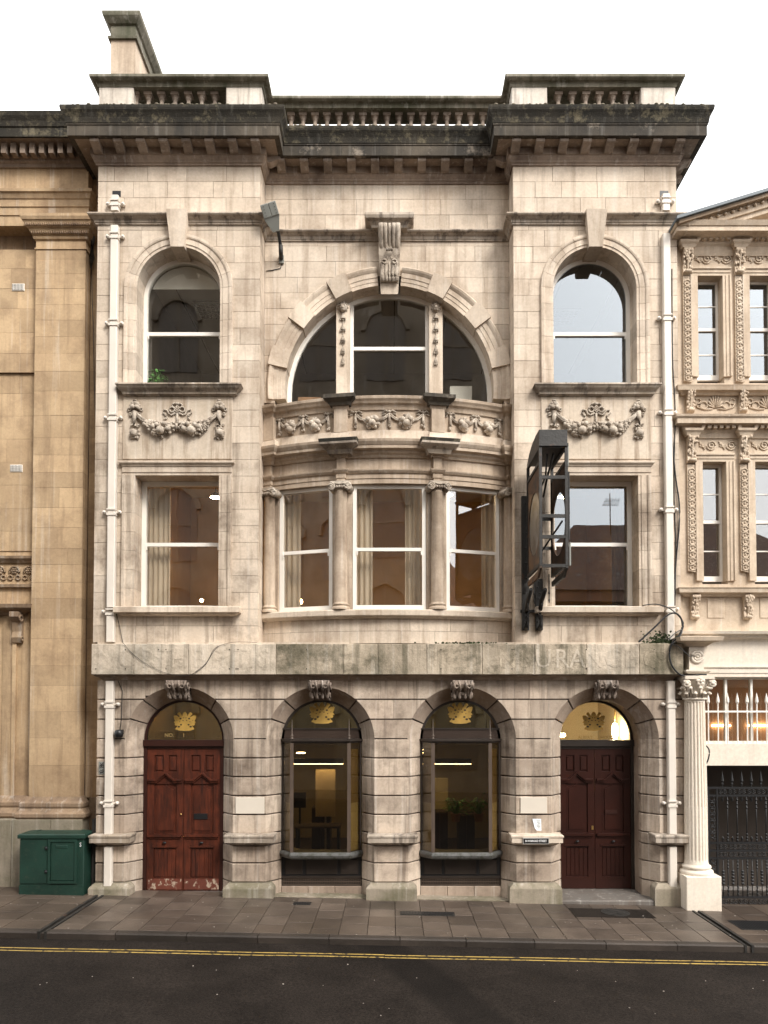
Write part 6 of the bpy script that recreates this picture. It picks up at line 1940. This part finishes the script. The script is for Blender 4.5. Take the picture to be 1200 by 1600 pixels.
# iron gate
gy = RW + .02
G = thing('iron_gate', (X(1160, gy, 1410), gy, ZG(6.5)), 'black ornamental wrought iron gate with spear finials in the passage', 'gate')
gx0 = X(1107, gy, 1300); gx1 = gx0 + 2.3
zt, zr1, zr2, zr3, zr4, zbt = Z(1231, gy), Z(1243, gy), Z(1317, gy), Z(1341, gy), Z(1402, gy), Z(1416, gy)
def gbar(z, h=.02): MB().box(gx0, gx1, gy - .015, gy + .015, z - h, z + h).build('rail', 'iron_black', G)
for z in (zt, zr1, zr2, Z(1329, gy), zr3, zr4, zbt): gbar(z)
MB().box(gx0 - .02, gx0 + .02, gy - .02, gy + .02, zbt - .02, zt + .02).build('stile', 'iron_black', G)
MB().box(gx0 + .15, gx0 + .18, gy - .02, gy + .02, zbt, zt).build('stile', 'iron_black', G)
def scrolls(za, zb_, xa, xb, step):
    m = MB(); zc = (za + zb_) / 2; r = abs(zb_ - za) * .32
    x = xa + step / 2
    while x < xb:
        for s in (-1, 1):
            m.torus((x + s * step * .22, gy, zc), r * .75, .010, 12, 4); m.ball((x + s * step * .22, gy, zc), r * .3)
        x += step
    tag(m.build('scroll_panel', 'iron_black', G), kind='stuff')
st = .182
for za, zb_ in ((zr1, zt), (zr2, Z(1329, gy)), (Z(1329, gy), zr3), (zbt, zr4)): scrolls(zb_, za, gx0 + .18, gx1, st)
m = MB(); z = zr3 - .05
while z > zr4 + .1: m.torus((gx0 + .085, gy, z), .045, .011, 12, 4); z -= .1
z = zr1 - .06
while z > zr2 + .05: m.torus((gx0 + .07, gy, z), .045, .011, 12, 4); m.torus((gx0 + .11, gy, z - .05), .025, .009, 10, 4); z -= .115
tag(m.build('scroll_panel', 'iron_black', G), kind='stuff')
x = gx0 + .18 + st
k = 0
while x < gx1:
    b = MB()
    b.tube([(x, gy, zr2), (x, gy, zr1)], .011, 6)
    for zz in (zr1 - .08, zr1 - .16, zr1 - .23, zr2 + .05, zr2 + .1, zr2 + .16): b.ball((x, gy, zz), .022, (1, 1, 1.2))
    b.tube([(x, gy, zr4), (x, gy, zr3)], .011, 6)
    for zz in (zr3 - .06, zr3 - .12, zr3 - .18, zr4 + .06, zr4 + .13, zr4 + .2): b.ball((x, gy, zz), .02, (1, 1, 1.2))
    b.build('bar', 'iron_black', G)
    b = MB(); xm = x - st / 2
    b.lathe([(0, zr1 - .12), (.03, zr1 - .07), (.012, zr1 - .04), (.025, zr1 - .02)], (xm, gy, 0), 8)
    b.build('drop_ornament', 'iron_black', G)
    b = MB().lathe([(.012, zr2), (.012, zr2 + .05), (.03, zr2 + .08), (0, zr2 + .13)], (xm, gy, 0), 8)
    b.build('bud_ornament', 'iron_black', G)
    b = MB()
    b.tube([(xm, gy, zr4), (xm, gy, zr3)], .008, 6)
    zm = (zr3 + zr4) / 2
    for q in (-.11, -.05, .01, .07, .12): b.ball((xm, gy, zm + q), .032, (1, .6, .9))
    b.build('ornament_bar', 'iron_black', G)
    f = MB().lathe([(.014, 0), (.014, .05), (.026, .065), (.026, .085), (.014, .1), (.034, .13), (.0, .33)], (x - st * .5, gy, zt), 8, False)
    f.build('spear_finial', 'iron_black', G)
    x += st
    k += 1
# ------------------------------------------------------------------ projecting sign frame
S = thing('hanging_sign_frame', (X(834, 0, 980), -.05, Z(985, 0)), 'empty rusty black iron sign frame projecting from the wall at first floor', 'sign frame')
sx0, sx1, sy0, sy1 = X(824, -.05, 850), X(861, -.05, 850), -.16, -1.30
sz0, szt = Z(884, sy1), Z(697, sy1)
pt = .05
for x in (sx0, sx1):
    for y in (sy0, sy1):
        MB().box(x - pt / 2, x + pt / 2, y - pt / 2, y + pt / 2, sz0, szt).build('post', 'iron_rusty', S)
for z in (sz0, sz0 + .5, sz0 + .86, sz0 + 1.53, szt):
    MB().box(sx0 + .017, sx1 - .017, sy1 - .02, sy1 + .02, z - .028, z + .028).build('cross_bar', 'iron_rusty', S)
for x in (sx0, sx1):
    for z in (sz0 + .03, szt - .28, szt):
        MB().box(x - .022, x + .022, sy1 + .026, sy0 - .026, z - .03, z + .03).build('side_bar', 'iron_rusty', S)
for z in (sz0 + .55, sz0 + 1.1):
    MB().box(sx0 + .017, sx1 - .017, sy0 - .014, sy0 + .014, z - .03, z + .03).build('cross_bar', 'iron_rusty', S)
# boards with a round opening on both sides
cy_, cz_, cr = (sy0 + sy1) / 2, sz0 + .86, .51
for x, lo in ((sx0 + .004, 0), (sx1 - .004, 0)):
    for q in range(2):
        n = 16
        pts = []
        s = 1 if q else -1
        arc = [(cy_ + cr * s * sin(pi * i / n), cz_ + (cr + .05) * cos(pi * i / n)) for i in range(n + 1)]
        ye = sy1 + .02 if s < 0 else sy0 - .02
        zt_, zb_ = szt - .30, sz0 + .05
        pts = [(cy_, zt_), (ye, zt_), (ye, zb_), (cy_, zb_)] + arc[::-1]
        MB().prism(pts, x - .008, x + .008, 'x').build('side_board', 'rust_board', S)
MB().lathe([(cr + .02, -.004), (cr + .02, .004)], (0, 0, 0), 32, False) if False else MB().prism([(cy_ + (cr + .02) * cos(2 * pi * i / 32), cz_ + (cr + .07) * sin(2 * pi * i / 32)) for i in range(32)], sx0 + .0125, sx0 + .019, 'x').build('dial_glass', 'dirty_dial', S)
MB().prism([(sy0, szt + .02), (sy0, szt + .05), (sy0 - .2, szt + .17), (sy0 - .5, szt + .26), (sy1 + .3, szt + .29), (sy1 - .02, szt + .28), (sy1 - .02, szt + .02)], sx0 - .02, sx1 + .02, 'x').build('hood', 'iron_rusty', S)
MB().box(sx0 - .03, sx1 + .03, sy1 - .05, sy1 - .021, szt - .01, szt + .04).build('hood_lip', 'iron_rusty', S)
for x in (sx0, sx1):
    MB().prism([(sy1 - .02, sz0 + .02), (sy1 - .02, sz0 - .04), (sy1 + .2, sz0 - .17), (sy0, sz0 - .17), (sy0, sz0 - .08), (sy1 + .22, sz0 - .06)], x - .02, x + .02, 'x').build('bottom_rail', 'rust_board' if x == sx0 else 'iron_rusty', S)
for dx, w in ((.06, .02), (-.05, .016)):
    MB().tube([((sx0 + sx1) / 2 + dx, sy1 + .25, szt - .05), ((sx0 + sx1) / 2 + dx * .3, (sy0 + sy1) / 2, szt - .35), ((sx0 + sx1) / 2 + dx, sy0, szt - .55)], w, 6).build('strut', 'iron_rusty', S)
MB().tube([(sx0 + .05, sy0, sz0 + .2), (sx1 - .05, sy1 + .1, sz0 + .8)], .018, 6).build('strut', 'iron_rusty', S)
MB().box(sx1 + .02, sx1 + .04, sy1 - .02, sy1 + .05, szt - .35, szt + .02).build('light_tube_holder', 'steel_grey', S)
MB().box(sx1 + .03, sx1 + .05, sy1 - .03, sy1 + .03, sz0 + .45, szt - .45).build('light_tube_holder', 'iron_rusty', S)
MB().box(sx1 + .04, sx1 + .065, sy1 - .03, sy1 + .03, sz0 + .0, sz0 + .40).build('light_tube_holder', 'steel_grey', S)
# wall plates and brackets
zpb, zpt = Z(985, -.04), Z(776, -.04)
for x, zb_, zt_ in ((X(820.5, -.04, 900), zpb, zpt), (X(842, -.04, 960), zpb, Z(905, -.04))):
    MB().box(x - .065, x + .065, -.09, -.004, zb_, zt_).build('wall_plate', 'iron_rusty', S)
    for i in range(9): MB().ball((x + R.uniform(-.03, .03), -.092, zb_ + (zt_ - zb_) * (i + .5) / 9), .018).build('rivet', 'iron_rusty', S)
    m = MB()
    m.tube([(x, -.06, zb_ + .02), (x, -.16, zb_ + .06), (x, -.2, zb_ + .2), (x, -.14, zb_ + .34), (x, -.3, zb_ + .52), (x, -.62, zb_ + .68)], .04, 7)
    m.torus((x, -.26, zb_ + .42), .07, .016, 12, 5, 'x')
    m.build('scroll_bracket', 'iron_rusty', S)
MB().box(X(813, -.04, 920), X(850, -.04, 920), -.05, -.004, Z(957, -.04), Z(953, -.04)).build('tie_bar', 'iron_rusty', S)
for px, y in ((835, -.4), (858, -.5)):
    x = X(px, y, 930)
    MB().lathe([(.004, -.28), (.012, -.25), (.018, -.22), (.01, -.2), (.01, -.12), (.022, -.1), (.012, -.06), (.012, .25)], (x, y, sz0 - .25), 8).build('drop_finial', 'iron_rusty', S)

# ------------------------------------------------------------------ floodlight on the recessed wall
fy = RC
FL = thing('floodlight', (X(440, fy, 405), fy, Z(408, fy)), 'grey floodlight head on a bent arm beside the great arch', 'floodlight')
x0, z0 = X(440, fy, 405), Z(405, fy)
MB().box(x0 - .05, x0 + .05, fy - .04, fy - .003, z0 - .1, z0 + .06).build('wall_bracket', 'steel_grey', FL)
hx, hy, hz = X(431, fy - .55, 358), fy - .55, Z(360, fy - .55)
MB().tube([(x0, fy - .03, z0), (x0, fy - .12, z0 + .02), (x0, fy - .2, z0 + .2), (x0 - .02, fy - .35, z0 + .35), (hx, hy, hz)], .032, 8).build('arm', 'black_rubber', FL)
MB().tube([(x0, fy - .05, z0 - .02), (x0 + .01, fy - .16, z0 + .02), (x0 + .01, fy - .2, z0 + .16)], .042, 8).build('elbow', 'iron_rusty', FL)
M = Matrix.Translation((hx, hy, hz)) @ Matrix.Rotation(radians(-18), 4, 'Y') @ Matrix.Rotation(radians(28), 4, 'X')
MB(M).add([(-.06, -.04, -.02), (.06, -.04, -.02), (.06, .05, -.02), (-.06, .05, -.02), (-.15, -.06, .22), (.15, -.06, .22), (.15, .06, .22), (-.15, .06, .22)],
          [(3, 2, 1, 0), (0, 1, 5, 4), (1, 2, 6, 5), (2, 3, 7, 6), (3, 0, 4, 7), (4, 5, 6, 7)]).build('housing', 'steel_grey', FL)
for s in (-1, 1):
    MB(M).chbox(s * .076 - .073, s * .076 + .073, -.075, .07, .222, .45, .01).build('lamp_module', 'steel_grey', FL)
    for i in range(4): MB(M).ball((s * .1, -.077, .26 + i * .05), .008).build('screw', 'iron_black', FL)
pts = [(440, 412), (438, 419), (425, 422), (416, 423)]
tag(MB().tube([(X(a, fy - .02, b), fy - .012, Z(b, fy - .02)) for a, b in pts], .008, 5).build('floodlight_cable', 'black_rubber'), 'short black cable from the floodlight to the wall corner', 'cable')

# ------------------------------------------------------------------ street cabinet
cyf = -.2
cx0, cx1 = X(28, cyf, 1350), X(133, cyf, 1350)
cz0 = ZG(-6.4) - .02
czt = Z(1303, cyf)
CB = thing('street_cabinet', ((cx0 + cx1) / 2, 0, cz0), 'dark green metal street cabinet on the pavement by the sandstone building', 'cabinet')
W_ = cx1 - cx0
def cxu(u): return cx0 + .03 + (W_ - .06) * u
H_ = czt - cz0
MB().chbox(cx0 + .03, cx1 - .03, cyf + .01, cyf + .42, cz0, czt - .08, .012).build('body', 'cabinet_green', CB)
MB().sweep([(-.2, czt - .085), (.03, czt - .085), (.035, czt - .07), (.035, czt - .02), (.015, czt - .002), (-.2, czt + .015)], [(cx0 + .03, cyf + .42), (cx0 + .03, cyf + .01), (cx1 - .03, cyf + .01), (cx1 - .03, cyf + .42)], closed=True).build('lid', 'cabinet_green', CB)
MB().box(cx0 + .06, cx1 - .06, cyf + .05, cyf + .42, czt - .06, czt + .004).build('lid_top', 'cabinet_green', CB)
MB().box(cxu(.005), cxu(.43), cyf - .004, cyf + .02, cz0 + .23, czt - .1).build('door', 'cabinet_green', CB)
d = MB()
bar_frame(d, cxu(.445), cxu(.90), cz0 + .23, czt - .1, cyf - .022, cyf + .02, .045)
d = d.build('door', 'cabinet_green', CB)
MB().chbox(cxu(.445) + .046, cxu(.90) - .046, cyf - .008, cyf + .02, cz0 + .276, czt - .146, .012).build('door_panel', 'cabinet_green', d)
MB().chbox(cxu(.57), cxu(.75), cyf - .018, cyf, czt - .26, czt - .2, .008).build('maker_plate', 'cabinet_green', d)
for z in (cz0 + .45, cz0 + .88):
    MB().box(cxu(.40), cxu(.455), cyf - .02, cyf - .003, z - .03, z + .03).build('lock', 'iron_black', CB)
    MB().ball((cxu(.425), cyf - .025, z), .022).build('lock_cap', 'iron_black', CB)
MB().box(cx0 + .025, cx1 - .025, cyf, cyf + .01, cz0 + .0, cz0 + .2).build('skirt', 'cabinet_green', CB)
lettering('number_sticker', 'S', .11, (cx1 - .09, cyf - .0, czt - .2), 'white_sticker', CB, depth=.002, sx=.7)
tag(MB().box(cx1 + .0, cx1 + .07, .1, .25, ZG(-5.8) - .1, Z(1280, .1)).build('rusty_upstand', 'iron_rusty'), 'narrow rusty dark upstand between the green cabinet and the left pier', 'post')

# ------------------------------------------------------------------ small things on the piers
xm = (piers[3][0] + piers[3][1]) / 2
zq = Z(1258.5, -.01)
tag(MB().chbox(X(813, -.01, 1258), X(854.5, -.01, 1258), -.022, -.004, zq - .15, zq + .15, .005).build('blank_plaque', 'marble_plaque'), 'blank white plaque on the pier left of the maroon door', 'plaque')
tag(MB().chbox(X(368, -.01, 1258), X(413, -.01, 1258), -.020, -.004, zq - .155, zq + .15, .005).build('blank_plaque', 'marble_plaque'), 'blank pale plaque on the pier right of the red brown door', 'plaque')
N = thing('paper_notice', (X(838.5, -.01, 1290), -.01, Z(1297, -.01)), 'torn white paper notice stuck below the blank plaque', 'notice')
pp = [(832, 1279.5), (845.5, 1279.5), (846, 1298), (838.5, 1298), (835.5, 1294)]
MB().prism([(X(a, -.01, b), Z(b, -.01)) for a, b in pp], -.0095, -.0075).build('sheet', 'paper', N)
for i in range(6):
    z = Z(1282.5 + i * 2.2, -.01); MB().box(X(838 + (i % 3), -.01, 1290), X(844.5 - (i % 2), -.01, 1290), -.0115, -.0096, z - .006, z + .004).build('print_line', 'steel_grey', N)
nz = Z(1314, -.225)
NP = thing('street_name_plate', (X(838, -.22, 1315), -.22, nz - .06), 'small black plate reading 8-10 BROAD STREET on the pier ledge', 'sign')
nx0, nx1 = X(818, -.225, 1315), X(857, -.225, 1315)
MB().box(nx0 - .012, nx1 + .012, -.226, -.205, nz - .058, nz + .058).build('frame', 'sign_silver', NP)
MB().box(nx0, nx1, -.231, -.2265, nz - .045, nz + .045).build('plate', 'sign_black', NP)
lettering('plate_lettering', '8-10 BROAD STREET', .056, ((nx0 + nx1) / 2, -.2325, nz), 'white_sticker', NP, depth=.001, sx=.78, bold=.0008)
# grey sticker with scrawl on the left pier
ST = thing('poster_scrap', (X(159, -.01, 1200), -.01, Z(1210, -.01)), 'small grey scrap with dark scrawl on the far left pier', 'sticker')
MB().box(X(154, -.01, 1200), X(164, -.01, 1200), -.009, -.0045, Z(1210, -.01), Z(1190, -.01)).build('sheet', 'steel_grey', ST)
m = MB()
for i in range(7):
    z = Z(1208 - i * 2.6, -.01)
    m.tube([(X(155 + R.uniform(0, 1.5), -.01, 1200), -.0095, z), (X(158.5, -.01, 1200), -.0095, z + R.uniform(-.03, .03)), (X(163 - R.uniform(0, 2), -.01, 1200), -.0095, z + .01)], .008, 4)
m.build('scrawl', 'dark_ink', ST)
# old lamp / sensor with its wire
lx, lz = X(185.5, -.1, 1146), Z(1146, -.1)
WLm = thing('wall_sensor', (lx, -.05, lz - .08), 'small black weathered sensor lamp hanging from a wire on the left pier', 'sensor')
MB().lathe([(.03, -.08), (.07, -.07), (.085, 0), (.075, .05), (.05, .065), (.03, .07)], (lx, -.09, lz), 12).build('housing', 'iron_black', WLm)
MB().box(lx - .06, lx + .06, -.05, -.004, lz - .01, lz + .07).build('mount', 'iron_black', WLm)
MB().tube([(lx + .01, -.06, lz + .06), (lx + .02, -.02, lz + .3), (lx + .03, -.02, lz + .8), (lx - .05, -.02, Z(1064, 0))], .007, 5).build('wire', 'black_rubber', WLm)

# ------------------------------------------------------------------ cables
def cable(pts, y, r, label, mat='black_rubber', name='cable'):
    P3 = []
    P = [Vector((X(a, y, b), y if len(c) == 0 else c[0], Z(b, y))) for a, b, *c in pts]
    for i in range(len(P) - 1):                     # Catmull-Rom
        p0, p1, p2, p3 = P[max(i - 1, 0)], P[i], P[i + 1], P[min(i + 2, len(P) - 1)]
        for k in range(6):
            t = k / 6
            P3.append(.5 * ((2 * p1) + (-p0 + p2) * t + (2 * p0 - 5 * p1 + 4 * p2 - p3) * t * t + (-p0 + 3 * p1 - 3 * p2 + p3) * t ** 3))
    P3.append(P[-1])
    return tag(MB().tube(P3, r, 6).build(name, mat), label, 'cable')
cable([(192, 1004), (205, 1019), (222, 1033), (245, 1046), (265, 1053), (290, 1056), (308, 1049), (322, 1037), (331, 1022), (340, 1011), (352, 1006), (372, 1003), (402, 1004)], -.27, .004, 'thin dark cable drooping across the left end of the fascia band')
cable([(305, 1050), (318, 1040), (326, 1030), (333, 1016), (341, 1009)], -.275, .0035, 'second thin cable strand beside the drooping one on the fascia')
cable([(181, 957), (186, 975), (189, 990), (192, 1004)], -.03, .006, 'thin cable from the left sill end down to the fascia')
cable([(1048, 660), (1055, 740), (1062, 800), (1056, 880), (1052, 940)], -.03, .014, 'thick black cable bulging beside the right downpipe')
cable([(1050, 420), (1051, 560), (1055, 640), (1053, 760), (1056, 860), (1054, 960)], -.012, .009, 'thin black cable running straight behind the right downpipe')
cable([(998, 1003), (1010, 992), (1025, 978), (1042, 962), (1055, 958), (1064, 966), (1066, 980), (1060, 994), (1050, 1005), (1046, 1020), (1049, 1038), (1060, 1052), (1075, 1057), (1092, 1054), (1104, 1054)], -.29, .017, 'thick black cable looping down over the fascia to the column capital')
cable([(1004, 946), (1025, 944), (1045, 950), (1060, 962), (1068, 975), (1062, 992), (1048, 1000)], -.2, .011, 'black cable curling from the right sill to the cable bundle')
cable([(1046, 998), (1054, 990), (1066, 984), (1060, 1000), (1050, 1006), (1060, 1010), (1078, 1026)], -.3, .009, 'pale grey cable loop at the end of the fascia', 'grey_cable')
cable([(1103, 1165), (1108, 1172), (1107, 1185), (1102, 1196), (1099, 1203)], -.02, .013, 'dark cable coil beside the column above the gate')

# ------------------------------------------------------------------ across the street (seen mirrored in the glass)
def opp_building(name, label, x0, x1, h, wallmat, rows_, nwin, arched, yF=-18.2):
    t = thing(name, ((x0 + x1) / 2, yF - 3, -.5), label, 'building', 'buildings across the street')
    MB().box(x0, x1, yF - 8, yF - .25, -.6, h).build('wall', wallmat, t)
    MB().box(x0 - .1, x1 + .1, yF - .28, yF + .25, h - .5, h).build('cornice', wallmat, t)
    w = (x1 - x0) / nwin
    for z0, z1 in rows_:
        for i in range(nwin):
            xa, xb = x0 + w * (i + .22), x0 + w * (i + .78)
            c, r = (xa + xb) / 2, (xb - xa) / 2
            if arched:
                an = [pi * k / 12 for k in range(13)]
                poly = [(xa, z0)] + [(xb, z0)] + [(c + r * cos(a), z1 - r + r * sin(a)) for a in an]
                wdw = MB().prism(poly, yF - .30, yF - .2).build('window', 'opposite_window', t)
                MB().band([(c + r * cos(a), z1 - r + r * sin(a)) for a in an], [(cos(a), sin(a)) for a in an], [(0, yF - .26), (0, yF - .05), (.25, yF - .05), (.25, yF - .26)]).build('arch', 'opposite_stone', wdw)
            else:
                wdw = MB().box(xa, xb, yF - .3, yF - .2, z0, z1).build('window', 'opposite_window', t)
                MB().box(xa - .1, xb + .1, yF - .26, yF - .05, z0 - .15, z0).build('sill', 'opposite_stone', wdw)
            MB().box(c - .04, c + .04, yF - .2, yF - .14, z0, z1 - .1).build('glazing_bar', 'opposite_stone', wdw)
            MB().box(xa, xb, yF - .19, yF - .15, (z0 + z1) / 2 - .04, (z0 + z1) / 2 + .04).build('glazing_bar', 'opposite_stone', wdw)
    return t
opp_building('facing_building', 'tall arcaded stone building across the street mirrored in the left windows', -30, 4.4, 25, 'opposite_stone', ((.9, 4.2), (5.4, 9.0), (10.2, 13.4), (14.6, 17.6), (18.8, 22)), 11, True)
t = opp_building('facing_building', 'low brick house with hipped roof across the street mirrored in the right windows', 5.4, 20, 8.8, 'opposite_brick', ((.9, 3.2), (4.6, 6.8)), 5, False)
MB().add([(5.0, -17.8, 8.8), (20.4, -17.8, 8.8), (20.4, -26.6, 8.8), (5.0, -26.6, 8.8), (9, -21.6, 12.6), (17, -21.6, 12.6)], [(0, 1, 5, 4), (1, 2, 5), (2, 3, 4, 5), (3, 0, 4), (3, 2, 1, 0)]).build('roof', 'roof_tile', t)
ar = MB(); ar.tube([(10.6, -21, 12), (10.6, -21, 14)], .025, 5)
for q in range(6): ar.tube([(10.2 + q * .02, -21 + q * .05, 13.4 + q * .05), (11.0, -21 + q * .05, 13.4 + q * .05)], .012, 4)
ar.build('roof_aerial', 'iron_black', t)

# moss and weeds at the wet right end of the fascia
def weeds(cx, cy, n, sx, sz, label, seed):
    rr = random.Random(seed)
    t = thing('weed_clump', (X(cx, -.2, cy), -.2, Z(cy, -.2) - .2), label, 'weeds')
    lf, ms = MB(), MB()
    for i in range(n):
        x = X(cx, -.2, cy) + rr.gauss(0, sx); z = fz1 + .005 + abs(rr.gauss(0, sz)); y = rr.uniform(-.2, -.03)
        a = rr.uniform(0, 2 * pi); L = rr.uniform(.03, .07); w = L * .35
        d = Vector((cos(a), -abs(sin(a)) * .7, rr.uniform(-.3, .9))).normalized(); s = d.cross(Vector((0, 1, .2))).normalized()
        p = Vector((x, y, z))
        lf.add([p, p + d * L * .5 + s * w, p + d * L, p + d * L * .5 - s * w], [(0, 1, 2, 3)])
        if i % 3 == 0: ms.ball((x, rr.uniform(-.2, -.02), fz1 + .004), rr.uniform(.015, .04), (1.6, 1.3, .5))
    tag(lf.build('leaves', 'weed_green', t), kind='stuff'); tag(ms.build('moss', 'mossy_stone', t), kind='stuff')
weeds(1036, 1000, 260, .14, .09, 'dark green weeds growing on the right end of the fascia', 5)
weeds(735, 1002, 90, .28, .012, 'thin mossy growth on top of the fascia under the bow window', 6)
